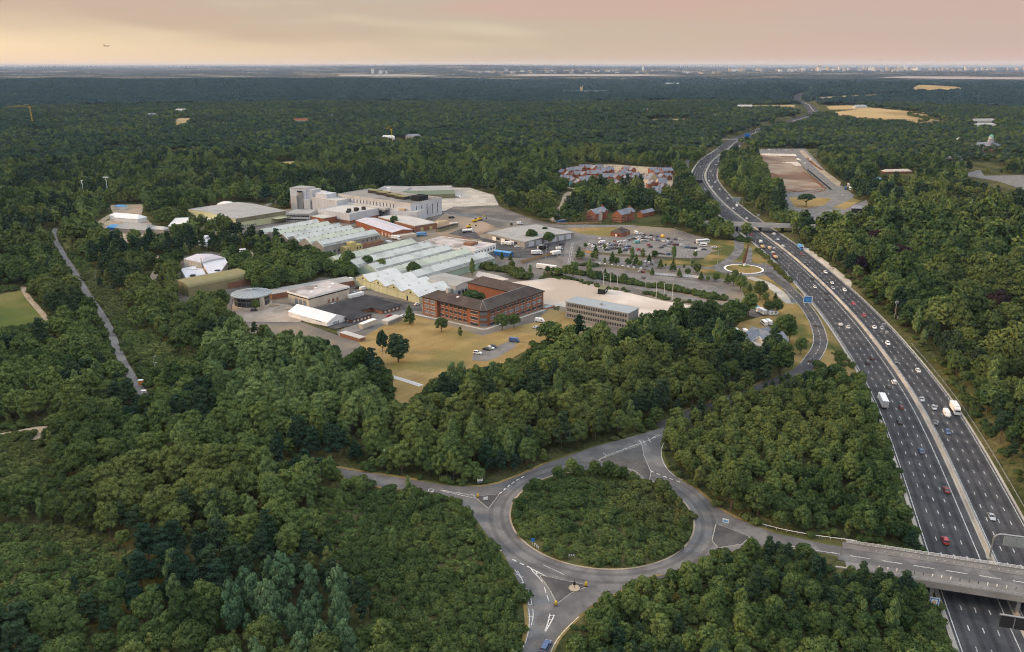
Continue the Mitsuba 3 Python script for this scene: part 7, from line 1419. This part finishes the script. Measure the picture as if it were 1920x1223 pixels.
# regions of different growth, as outlines on the ground
reg = {k: Polygon(GP(v)).buffer(0) for k, v in dict(
    gorse=[(585, 925), (760, 905), (840, 925), (900, 985), (965, 1085), (990, 1240), (770, 1240), (700, 1160), (640, 1060), (590, 990)],
    heath=[(-80, 985), (130, 985), (240, 1035), (255, 1105), (160, 1170), (-80, 1185)],
    heath2=[(-80, 830), (70, 830), (110, 905), (60, 965), (-80, 970)],
    heath3=[(590, 965), (660, 945), (700, 985), (640, 1020), (590, 1000)],
    poplar=[(395, 660), (440, 645), (540, 655), (590, 672), (625, 700), (690, 745), (735, 805), (640, 830), (560, 800), (440, 800), (390, 740)],
    poplar2=[(800, 700), (900, 690), (930, 730), (820, 760)],
    willow=[(440, 1150), (520, 1090), (660, 1150), (680, 1300), (430, 1300)],
    mid=[(1245, 800), (1330, 770), (1500, 700), (1600, 650), (1640, 800), (1735, 1030), (1500, 1000), (1300, 900)],
    low=[(1060, 1230), (1190, 1110), (1330, 1010), (1500, 1040), (1650, 1070), (1760, 1120), (1790, 1300), (1050, 1300)],
    right=[(1540, 450), (1640, 430), (1760, 420), (2050, 440), (2050, 760), (1900, 740), (1760, 640), (1640, 560)],
    bank=[(105, 430), (125, 470), (160, 520), (200, 590), (235, 640), (275, 700), (300, 735), (330, 735), (390, 690), (380, 670), (300, 640), (250, 590), (205, 530), (150, 480), (125, 440)],
    dark=[(560, 340), (760, 330), (760, 350), (640, 350), (560, 352)]).items()}
reg['island'] = island.buffer(-1.2).difference(unary_union([Point(*(G(x_, y_, ZR) + np.array([0, -1.0]))).buffer(3.4) for x_, y_ in ((1053, 1046), (1072, 1049), (1002, 1026), (1008, 1031), (1062, 1049))]))
for g in reg.values(): shapely.prepare(g)
def inreg(k, x, y): return shapely.contains_xy(reg[k], x, y)

slip_seen = poly([(1560, 720), (1480, 712), (1440, 640), (1380, 500), (1500, 500), (1570, 640)])
front = [poly(q) for q in ([(-80, 542), (45, 536), (104, 612), (98, 648), (60, 655), (-80, 660)], [(-40, 798), (76, 796), (80, 850), (-40, 856)], [(650, 650), (700, 705), (728, 775), (745, 800), (785, 790), (815, 748), (880, 728), (940, 720), (1010, 690), (1060, 660), (1000, 640), (800, 690), (690, 660)], [(1088, 398), (1240, 400), (1246, 432), (1088, 432)], [(1800, 326), (1920, 328), (1990, 330), (1990, 384), (1880, 374), (1810, 347)], [(1822, 280), (1890, 280), (1892, 326), (1818, 326)], [(1766, 294), (1814, 296), (1814, 322), (1766, 320)], [(1855, 412), (1960, 414), (1960, 434), (1880, 434)])]
clear = unary_union([*front, rbt_road.buffer(4.6).intersection(reg['low'].buffer(6)), along(MW, -27, -19, 60, 130), site, motorway.buffer(3.2), along(MW, 10, 22, 60, 330), rbt_road.buffer(2.0), slip.intersection(slip_seen).buffer(1.6), slip.buffer(-2.2), mini_road.buffer(3), ramp.buffer(2), site_road.buffer(2), yard.buffer(2), gravel.buffer(2), lawn.buffer(1), lawn_lot.buffer(2), car_park.buffer(3),
                     works.buffer(4), tarmac.buffer(4), *[p.buffer(4) for p in far_lots], *[p.buffer(8) for p in stubble], *[p.buffer(4) for p in far_fields], stage_yard.buffer(3), build_yard.buffer(3), estate_ground.buffer(3), dirt_track.buffer(3), gate_green.buffer(2),
                     perimeter.buffer(5.5), meadow, sand_path.buffer(2.2), tent_ground.buffer(3), hall_yard.buffer(3), caravan_yard, slip_verge, *[b.buffer(2.5) for b in blocked], *[p.buffer(30) for p in lakes]])
shapely.prepare(clear)
scrub_ok = unary_union([site, motorway.buffer(1.5), along(MW, 10, 20, 60, 330), rbt_road.buffer(.9), slip.buffer(1), perimeter.buffer(.9), sand_path.buffer(.8), meadow, *splitters, lawn.buffer(1), gravel, yard, *[b.buffer(1) for b in blocked]])
shapely.prepare(scrub_ok)

def scatter(r0, r1, s, margin=1.5):
    """Jittered points about s apart in the wedge in front of the camera between two distances."""
    w = r1 * math.sin(math.radians(37)) + 40
    X, Y = np.meshgrid(np.arange(-w, w, s), np.arange(max(r0 * .8, 60), r1, s * .87))
    X = X + (np.arange(X.shape[0])[:, None] % 2) * s / 2
    X = X + fr.uniform(-.36, .36, X.shape) * s; Y = Y + fr.uniform(-.36, .36, Y.shape) * s
    x, y = X.ravel(), Y.ravel(); R = np.hypot(x, y)
    k = (R >= r0) & (R < r1) & (np.abs(np.degrees(np.arctan2(x, y))) < 35.5 + 900 / np.maximum(R, 60))
    return x[k], y[k]

def kinds_at(x, y):
    """Which kind stands where: stands of a kind, mixed at their edges."""
    n1 = meshkit.fbm(np.stack([x / 55, y / 55, 0 * x], -1), 3, 21); n2 = meshkit.fbm(np.stack([x / 38, y / 38, 0 * x], -1), 3, 22)
    u = fr.random(len(x))
    k = np.full(len(x), 'oak', dtype=object)
    k[(n1 + .26 * (u - .5)) > .52] = 'lime'
    k[(n2 + .22 * (fr.random(len(x)) - .5)) > np.where(y < 560, .635, .57)] = 'pine'
    k[(u > .965)] = 'poplar'
    k[(u < .11)] = 'young'
    k[u > .994] = 'gold'
    return k

spots = []      # x, y, kind, scale, lod
def plant(x, y, kind, s, lod):
    for q in zip(x, y, kind, s): spots.append((*q, lod))

for lod, r0, r1, s in (('A', 150, 370, 5.2), ('B', 370, 720, 6.5), ('C', 720, 1420, 8.4)):
    x, y = scatter(r0, r1, s)
    ok = ~shapely.contains_xy(clear, x, y); x, y = x[ok], y[ok]
    low_ = np.zeros(len(x), bool)
    for g in ('gorse', 'heath', 'heath2', 'heath3', 'bank', 'island'): low_ |= inreg(g, x, y)
    few = low_ & (fr.random(len(x)) < np.where(inreg('island', x, y), 0, np.where(inreg('heath', x, y) | inreg('gorse', x, y), .10, .03)))
    x, y = x[~low_ | few], y[~low_ | few]
    k = kinds_at(x, y); sc = (.52 + .74 * fr.random(len(x)) ** 1.5) * (s / 6.2) ** .55
    for g, kk in (('poplar', 'poplar'), ('poplar2', 'poplar'), ('willow', 'willow')):
        m = inreg(g, x, y) & (fr.random(len(x)) < .8); k[m] = kk
        if g == 'poplar': k[m & (fr.random(len(x)) < .72)] = 'aspen'
    keep_ = ~(inreg('right', x, y) & (fr.random(len(x)) < .42)); x, y, k, sc = x[keep_], y[keep_], k[keep_], sc[keep_]
    m = inreg('right', x, y); u = fr.random(len(x))
    k[m & (u < .32)] = 'lime'; k[m & (u >= .32)] = 'oak'; k[m & (u > .994)] = 'copper'; k[m & (u < .012)] = 'gold'
    sc[m] *= 1.42
    m = inreg('mid', x, y); sc[m] *= .66; k[m & (k == 'poplar')] = 'lime'
    m = inreg('low', x, y); sc[m] *= .62
    m = inreg('gorse', x, y) | inreg('heath', x, y); sc[m] *= .5
    m = inreg('dark', x, y); k[m] = 'pine'
    sc[k == 'gold'] *= 1.25
    # thin by size so that big crowns do not all touch
    plant(x, y, k, sc, lod)
    if lod == 'A':
        x, y = scatter(r0, r1, 4.3); m = (inreg('mid', x, y) | inreg('low', x, y)) & ~shapely.contains_xy(clear, x, y) & (fr.random(len(x)) < .55); x, y = x[m], y[m]
        plant(x, y, kinds_at(x, y), fr.uniform(.34, .58, len(x)), 'B')
    # undergrowth: gorse and bramble in the open parts and along every edge of the wood
    x, y = scatter(r0, min(r1, 900), {'A': 2.7, 'B': 3.4, 'C': 5}[lod])
    ok = ~shapely.contains_xy(scrub_ok, x, y); x, y = x[ok], y[ok]
    low_ = np.zeros(len(x), bool)
    for g in ('gorse', 'heath', 'heath2', 'heath3', 'bank', 'island'): low_ |= inreg(g, x, y)
    low_ |= (inreg('low', x, y) | inreg('mid', x, y))
    edge = shapely.contains_xy(clear, x, y) & ~shapely.contains_xy(unary_union([lawn, gravel, yard, car_park, site_road, slip_verge, estate_ground, works, tarmac, build_yard, gate_green, stage_yard, tent_ground, hall_yard, caravan_yard, *far_lots, *far_fields, *stubble]).buffer(.5), x, y) & (lod != 'C')
    p_ = np.where(inreg('low', x, y), .8, np.where(inreg('mid', x, y), .3, np.where(inreg('heath', x, y), .4, np.where(inreg('heath2', x, y), .42, np.where(inreg('heath3', x, y), .25, np.where(inreg('island', x, y) | inreg('gorse', x, y), .74, np.where(inreg('bank', x, y), .4, .93)))))))
    m = (low_ & (fr.random(len(x)) < p_)) | (edge & (fr.random(len(x)) < .72))
    x, y = x[m], y[m]
    sc = (.5 + .85 * fr.random(len(x)) ** 1.6) * {'A': 1.0, 'B': 1.15, 'C': 1.6}[lod] * np.where(inreg('heath', x, y) | inreg('heath2', x, y), .8, 1)
    kk = np.full(len(x), 'scrub', dtype=object); kk[inreg('bank', x, y) | (inreg('heath', x, y) & (fr.random(len(x)) < .35))] = 'mound'; sc[kk == 'mound'] *= .8
    plant(x, y, kk, sc, lod)
    if lod != 'C':
        x, y = scatter(r0, r1, 1.9 if lod == 'A' else 2.6)
        m = (inreg('island', x, y) | inreg('gorse', x, y) | inreg('bank', x, y) | inreg('heath', x, y) | inreg('heath2', x, y) | inreg('heath3', x, y)) & ~shapely.contains_xy(scrub_ok, x, y) & (fr.random(len(x)) < .62)
        x, y = x[m], y[m]; plant(x, y, np.full(len(x), 'tuft', dtype=object), fr.uniform(.6, 1.5, len(x)) * np.where(inreg('bank', x, y), 1.5, 1), 'B')

# small trees round the rim of the island, some yellowing
for a in np.radians(np.r_[np.arange(60, 125, 6.0), 0, 8, 16, 24, 338, 348, 150, 162, 172]):
    q = RC + (RRAD - 3.2 - 2.5 * fr.random()) * np.array([math.cos(a), math.sin(a)])
    spots.append((q[0], q[1], ['oak', 'oak', 'lime', 'gold', 'young'][fr.integers(5)], .42 + .18 * fr.random(), 'A'))

TREES = {'oak': ('broadleaf_tree', 'dark green broadleaf tree'), 'lime': ('light_broadleaf_tree', 'lighter green broadleaf tree'), 'pine': ('pine_tree', 'dark clumped pine'), 'poplar': ('poplar_tree', 'tall pale green poplar'), 'aspen': ('aspen_tree', 'tall rounded pale green aspen'), 'willow': ('willow_tree', 'feathery grey-green willow'), 'young': ('young_birch', 'slim young birch'),
         'gold': ('yellowing_tree', 'small yellowing tree'), 'copper': ('copper_beech', 'dark purple copper beech')}
PLACE = [('on the island of the large roundabout', Point(*RC).buffer(RRAD)), ('in the low wood below the bridge road', reg['low']), ('in the wood between slip road and motorway', reg['mid']), ('in the gorse left of the large roundabout', reg['gorse']),
         ('on the open heath at the lower left', reg['heath'].union(reg['heath2'])), ('in the poplar stand left of the dry lawn', reg['poplar'])]
for _, g in PLACE: shapely.prepare(g)
def where_is(x, y):
    for t, g in PLACE:
        if shapely.contains_xy(g, x, y): return t
    px, py, _ = PXL(x, y, 6)
    if mw_off(x, y) > 0: return 'in the wood to the right of the motorway'
    if px > 560 and py < 910 and y > RC[1]: return 'in the wood between the dry lawn and the large roundabout'
    if py > 1040: return 'at the bottom edge of the picture left of the roundabout'
    if py > 800: return 'in the near wood at the far left' if px < 290 else 'in the near wood left of the gorse' if px < 560 else 'in the near wood behind the left road'
    return 'in the wood below the poplar stand' if px > 380 else 'in the wood along the perimeter track'

# trees that stand alone or in rows: foot of the trunk, tip (photo pixels), kind, label
FT = [((690, 506), 478, 'oak', 'left of two trees hiding the end of the mint roofs'), ((716, 512), 482, 'lime', 'right of two trees hiding the end of the mint roofs'), ((655, 500), 470, 'oak', 'tree at the corner of the wood left of the mint roofs'), ((768, 608), 572, 'cone', 'conical green tree at the left corner of the brick office'), ((828, 623), 594, 'round', 'round green tree on the lawn in front of the brick office'), ((862.7, 633), 611, 'young', 'small slim tree on the lawn below the brick corner'), ((941.5, 620), 586, 'round', 'left tree of the pair right of the brick corner'), ((963.6, 615.5), 588, 'round', 'right tree of the pair right of the brick corner'),
      ((717.5, 660), 619, 'pine', 'slimmer pine of the pair on the dry lawn'), ((747, 680), 627, 'pinebig', 'broad dark pine of the pair on the dry lawn'), ((996.5, 455), 429, 'round', 'left of two round trees by the shallow grey hall'), ((1029, 460), 434, 'round', 'right of two round trees by the shallow grey hall'), ((886, 517), 486, 'poplar', 'tall birch-like tree at the end of the mint roofs'),
      ((777, 524), 490, 'oak', 'large tree between the gabled hall and the mint roofs'), ((768, 520), 497, 'oak', 'lower tree left of the one between the halls'), ((740, 425), 404, 'oak', 'lone tree in front of the white stage annexe'), ((1511, 388), 364, 'umbrella', 'lone umbrella-shaped tree on the grass in the old tarmac'), ((631, 400), 386, 'cone', 'slim dark cypress between white block and stage'),
      ((1448.7, 668), 610, 'conifer', 'huge dark conifer beside the lodge'), ((1022, 441), 425, 'oak', 'bush-like tree behind the shallow hall'), ((959, 425), 418, 'oak', 'small bush on the roadside behind the shallow hall'), ((941, 487), 472, 'cone', 'left dark cypress beside the blue shed'), ((957, 490), 475, 'cone', 'right dark cypress beside the blue shed'), ((960, 505), 488, 'oak', 'bushy tree in front of the right cypress'), ((920, 505), 490, 'oak', 'bushy tree left of the white box in the hedge'), ((906, 505), 492, 'lime', 'lighter bush at the left end of the hedge'), ((994, 515), 497, 'poplar', 'slim tree left of the show trailer'), ((480, 582), 560, 'lime', 'small tree in front of the round pavilion'),
      ((1480, 640), 600, 'lime', 'tree right of the huge conifer beside the slip road'), ((1470, 640), 588, 'oak', 'spreading tree on the dry ground above the huge conifer'), ((1500, 665), 630, 'lime', 'tree at the bend of the slip road'), ((1455, 590), 560, 'oak', 'olive tree in the rough by the slip road'), ((1440, 588), 562, 'oak', 'tree left of the olive one in the rough')]
CP = [(270, 505, 130), (340, 390, 60), (455, 450, 100), (425, 520, 90), (555, 575, 85), (640, 560, 135), (690, 585, 100), (725, 460, 90), (555, 400, 60), (680, 402, 40), (860, 545, 160), (815, 598, 100), (905, 585, 130), (950, 610, 90), (980, 505, 120), (1050, 545, 90), (1110, 510, 100), (1175, 615, 110), (1235, 598, 40), (1325, 515, 150), (1315, 645, 130), (1565, 495, 70), (1440, 608, 50), (1530, 608, 45), (1590, 675, 120), (1385, 710, 100), (1480, 700, 90), (1630, 745, 90), (1700, 755, 60), (1790, 755, 100),
      (380, 695, 180), (770, 775, 110), (560, 705, 90), (630, 762, 90), (700, 765, 80), (960, 800, 50), (1660, 910, 60), (1085, 690, 90), (300, 520, 100), (460, 530, 120), (860, 800, 60)]
CP4 = [(645, 835, 80), (690, 855, 95), (740, 895, 130), (810, 905, 70), (885, 955, 140), (925, 975, 80), (450, 805, 60), (560, 825, 70), (500, 820, 45), (740, 850, 95), (420, 760, 75), (390, 700, 45), (1000, 960, 60), (700, 800, 70)]
BASEH = {'cone': 10.9, 'round': 9.9, 'young': 8.2, 'pine': 9.8, 'pinebig': 9.8, 'poplar': 14.2, 'oak': 11.2, 'lime': 11.8, 'umbrella': 8.9, 'conifer': 10.9, 'fir': 10.9}
def lone(foot, tip, kind, lab, group=None):
    p = GP([foot])[0]; z = float(hz(*p)); _, _, c = PXL(p[0], p[1], z)
    h = (foot[1] - tip) * c / F / C_ * .98; kk = {'pinebig': 'yew', 'pine': 'yew', 'conifer': 'fir'}.get(kind, kind)
    s = h / BASEH[kind]; wd = {'pinebig': .98, 'pine': .62, 'conifer': 1.35, 'umbrella': .98, 'cone': 1.0}.get(kind, 1.0)
    put({'yew': 'pine_tree', 'fir': 'conifer_tree', 'cone': 'conical_tree', 'umbrella': 'lone_tree'}.get(kk, 'garden_tree'), tree_group(kk, 'A', int(fr.integers(5))), p[0], p[1], z - .05, fr.uniform(0, 360), [s * wd, s * wd, s], lab, 'tree', group)
for q in FT: lone(*q)
for i, (x, y, h) in enumerate(CP):
    f_ = Zh([(x, y)])[0]; kd = ['cone', 'oak', 'cone', 'lime', 'young'][i % 5] if h < 150 else 'poplar'
    lone(f_, f_[1] - h / 5.9375, kd, f'{"slim conical" if kd in ("cone", "young") else "tall pale" if kd == "poplar" else "bushy"} planted tree near the car park', f'{"slim conical" if kd in ("cone", "young") else "tall pale" if kd == "poplar" else "bushy"} trees planted near the car park')
for i, (x, y, h) in enumerate(CP4):
    f_ = Z4([(x, y)])[0]; kd = ['cone', 'oak', 'lime'][i % 3]; lone(f_, f_[1] - h / 3.946, kd, f'{"slim conical" if kd == "cone" else "bushy"} young tree on the dry verge by the small roundabout', f'{"slim conical" if kd == "cone" else "bushy"} trees on the verge by the small roundabout')
# the low spreading tree in the court
p = G(886, 563, 8.0); put('court_tree', tree_group('round', 'A', 1), p[0], p[1], hz(*p), 20, [1.85, 1.85, 1.25], 'low spreading tree filling the court of the brick office', 'tree')
# hedges and rough along the roads by the gravel lot
for pts, n, s in (([(20, 650), (150, 660), (330, 690), (460, 700)], 46, 1.1), ([(460, 700), (600, 740), (780, 775), (900, 800), (1010, 825)], 50, 1.3), ([(1020, 820), (1180, 830), (1350, 860), (1500, 890), (1650, 925), (1890, 960)], 80, 1.25), ([(0, 690), (200, 745), (400, 790), (560, 830), (800, 860)], 40, .7), ([(1020, 900), (1100, 905), (1150, 930), (1300, 970), (1500, 1000), (1850, 1060)], 46, .8), ([(220, 565), (320, 580), (460, 590)], 20, 1.0)):
    l = spline(GP(Zh(pts)), 1.0)
    for _ in range(n): q = l[fr.integers(len(l))] + fr.normal(size=2) * 1.6; spots.append((q[0], q[1], 'scrub', s * fr.uniform(.6, 1.3), 'A'))
for pts, n in (([(700, 600), (800, 620), (900, 640), (1000, 650), (1100, 680), (1180, 700)], 60), ([(1120, 720), (1260, 720)], 12)):
    l = spline(GP([Zq(*q) for q in pts]), 1.0)
    for _ in range(n): q = l[fr.integers(len(l))] + fr.normal(size=2) * 2.2; spots.append((q[0], q[1], 'scrub', fr.uniform(.9, 1.9), 'A'))
# hedge across the stubble field
l = spline(GP([(1722, 214), (1716, 221), (1738, 226), (1722, 231)]), 5.0)
for q in l: spots.append((q[0], q[1], 'oak', fr.uniform(.5, .9), 'C'))
# scrub between slip road and motorway
l = mw_at(np.arange(mw_s(420), mw_s(640), 1.5), -23.5)
for q in l:
    if fr.random() < .75 and not slip.buffer(2.2).contains(Point(*q)): q = q + fr.normal(size=2) * .9; spots.append((q[0], q[1], 'scrub', fr.uniform(.6, 1.2), 'A'))

arr = np.array([(s[0], s[1], s[3]) for s in spots]); kind_ = np.array([s[2] for s in spots], dtype=object)
zz = hz(arr[:, 0], arr[:, 1])
px, py, cz = PXL(arr[:, 0], arr[:, 1], zz + 8)
size = np.where((px > 15) & (px < 1905) & (py > 0) & (py < 1205) & (kind_ != 'scrub') & (kind_ != 'tuft') & (kind_ != 'mound'), arr[:, 2] / cz, 0)
big = set(np.argsort(-size)[:235].tolist())
nw = ns = nt = 0
for i, (x, y, k, s, lod) in enumerate(spots):
    gid = tree_group(k, lod, int(fr.integers(NVAR[lod])))
    sc = [s * fr.uniform(.84, 1.14), s * fr.uniform(.84, 1.14), s * fr.uniform(.82, 1.26)]
    if i in big and k in TREES:
        nm, tx = TREES[k]; w_ = where_is(x, y)
        put(nm, gid, x, y, zz[i] - .1, fr.uniform(0, 360), sc, f'{tx} {w_}', 'tree', f'{nm.replace("_", " ")}s {w_}')
    elif k == 'tuft':
        nt += 1; put('', gid, x, y, zz[i] - .05, fr.uniform(0, 360), sc, key=f'rough_grass__{nt:05d}')
    elif k in ('scrub', 'mound'):
        ns += 1; put('', gid, x, y, zz[i] - .15, fr.uniform(0, 360), sc, key=f'scrub__{ns:05d}')
    else:
        nw += 1; put('', gid, x, y, zz[i] - .1, fr.uniform(0, 360), sc, key=f'woodland__{nw:05d}')
tag('rough_grass', 'tussocks of rough grass and bracken', None, None, 'stuff'); tag('scrub', 'low gorse and bramble scrub', None, None, 'stuff'); tag('woodland', 'dense mixed woodland', None, None, 'stuff')
print('spots', len(spots), nw, ns, nt)

# groves of small crowns farther out
def grove(seed, rot):
    r = np.random.default_rng(seed); out = {}
    n = 0
    for i in range(5):
        for j in range(5):
            x, y = (i - 2) * 9.8 + r.uniform(-3.4, 3.4), (j - 2) * 9.8 + r.uniform(-3.4, 3.4)
            k = r.choice(['oak', 'oak', 'pine', 'lime'] if rot == 0 else ['oak', 'lime', 'oak', 'lime', 'poplar'] if rot == 1 else ['pine', 'pine', 'oak'])
            R, h = r.uniform(3.6, 5.9), r.uniform(7.5, 15.5)
            B = [(x, y, h - R * .9, R, R, R * .9)] + [(x + R * .5 * math.cos(a), y + R * .5 * math.sin(a), h - R * (.7 + .5 * r.random()), R * .6, R * .6, R * .55) for a in r.uniform(0, 6.3, 3)]
            m = join([leaves(B, 26, 1.6, r, 0, .3), cores(B[:1], .85)])
            out.setdefault(k, []).append(m)
    return {f'crown_{k}': (join(v), {'oak': 'leaf_mid', 'lime': 'leaf_oak', 'poplar': 'leaf_oak'}.get(k, LEAFMAT[k]), False) for k, v in out.items()}
for i in range(6): shapegroup(f'group_grove_{i}', grove(100 + i, i % 3))
far_mw = poly([(1486, 184), (1528, 192), (1540, 212), (1520, 226), (1496, 236), (1474, 240), (1490, 215)]).union(motorway.buffer(30).intersection(Point(1080, 2950).buffer(420)))
x, y = scatter(1400, 3300, 44)
ok = ~shapely.contains_xy(unary_union([clear, *[p.buffer(24) for p in far_fields + far_lots + stubble + [stage_yard, estate_ground, works, tarmac]], motorway.buffer(24), far_mw]), x, y); x, y = x[ok], y[ok]
n1 = meshkit.fbm(np.stack([x / 210, y / 210, 0 * x], -1), 3, 31)
zz = hz(x, y)
for i in range(len(x)):
    g = (2 if n1[i] < .45 else 0 if n1[i] < .56 else 1) + 3 * int(fr.integers(2))
    put('', f'group_grove_{g}', x[i], y[i], zz[i] - .4, 90 * int(fr.integers(4)) + fr.uniform(-8, 8), [1.08, 1.08, fr.uniform(.85, 1.2)], key=f'distant_woodland__{i + 1:05d}')
tag('distant_woodland', 'distant woodland reaching towards the plain', None, None, 'stuff')

# the far canopy: one uneven sheet of crowns over the land, with gaps where the fields lie
def canopy(r0, r1, step, azs):
    rr = [r0]
    while rr[-1] < r1: rr.append(rr[-1] * (1 + step))
    R, A = np.meshgrid(rr, np.radians(azs), indexing='ij')
    R = R * (1 + fr.uniform(-.45, .45, R.shape) * step); A = A + fr.uniform(-.4, .4, A.shape) * math.radians(azs[1] - azs[0])
    x, y = R * np.sin(A), R * np.cos(A)
    q = np.stack([x / 26, y / 26, 0 * x], -1)
    hgt = 10 + 11 * (meshkit.noise(q, 41) - .3) + 6 * (meshkit.noise(q / 7, 42) - .5) + fr.normal(size=x.shape) * 1.3
    wood = meshkit.fbm(np.stack([x / 700, y / 420, 0 * x], -1), 3, 43)
    far = sst(5600, 8200, R)
    cover = sst(.30, .34, wood + .34 * (1 - far) - .10 * far)
    no = shapely.contains_xy(unary_union([*[p.buffer(6) for p in stubble + far_fields + far_lots], *[p.buffer(60) for p in lakes], motorway.buffer(6), far_mw]), x, y)
    hgt = np.where(no | (cover < .5), -3.0, hgt * (.55 + .45 * cover))
    return trimesh.Trimesh(np.c_[x.ravel(), y.ravel(), (hz(x, y) + hgt).ravel()], grid_faces(*x.shape)[:, ::-1], process=False)
cm = join([canopy(3250, 8200, .0042, np.arange(-36, 36.01, .07))])
f_ = np.array(cm.faces); v_ = np.array(cm.vertices)
if np.cross(v_[f_[9, 1]] - v_[f_[9, 0]], v_[f_[9, 2]] - v_[f_[9, 0]])[2] < 0: cm = trimesh.Trimesh(v_, f_[:, ::-1], process=False)
setting('woods_on_the_plain', cm, 'leaf_far', 'stuff', 'woods covering the far plain')
# ---------------------------------------------------------------- things that would share a label get their place in the row
ORD = 'first second third fourth fifth sixth seventh eighth ninth tenth eleventh twelfth thirteenth fourteenth fifteenth sixteenth seventeenth eighteenth nineteenth twentieth'.split()
def key_xy(k):
    d = scene.get(k) or next(v for q, v in scene.items() if q.startswith(k + '__'))
    if 'to_world' in d: m = np.array(d['to_world'].matrix, float).reshape(4, 4); return m[0, 3], m[1, 3], m[2, 3]
    return tuple(meshkit.WRITTEN[d['filename']][0].mean(0))
same = {}
for k, d in labels.items():
    if d.get('category'): same.setdefault(d['label'], []).append(k)
for lab, ks in same.items():
    if 1 < len(ks) <= 20:
        P_ = sorted(ks, key=lambda k: float(PXL(*key_xy(k))[0]))
        for i, k in enumerate(P_):
            w_ = ('left of two' if i == 0 else 'right of two') if len(P_) == 2 else 'leftmost' if i == 0 else 'rightmost' if i == len(P_) - 1 else ORD[i] + ' from left'
            if len(f'{lab}, {w_}'.replace('-', ' ').split()) <= 16: labels[k]['label'] = f'{lab}, {w_}'
# ---------------------------------------------------------------- air
scene['haze_air'] = {'type': 'homogeneous', 'albedo': {'type': 'rgb', 'value': [.95, .95, .95]}, 'sigma_t': {'type': 'rgb', 'value': list(HAZE)}}
scene['haze'] = {'type': 'cube', 'to_world': T().translate([0, 0, 130]).scale([65000, 65000, 145]), 'bsdf': {'type': 'null'}, 'interior': {'type': 'ref', 'id': 'haze_air'}}
tag('haze', None, None, None, 'stuff')
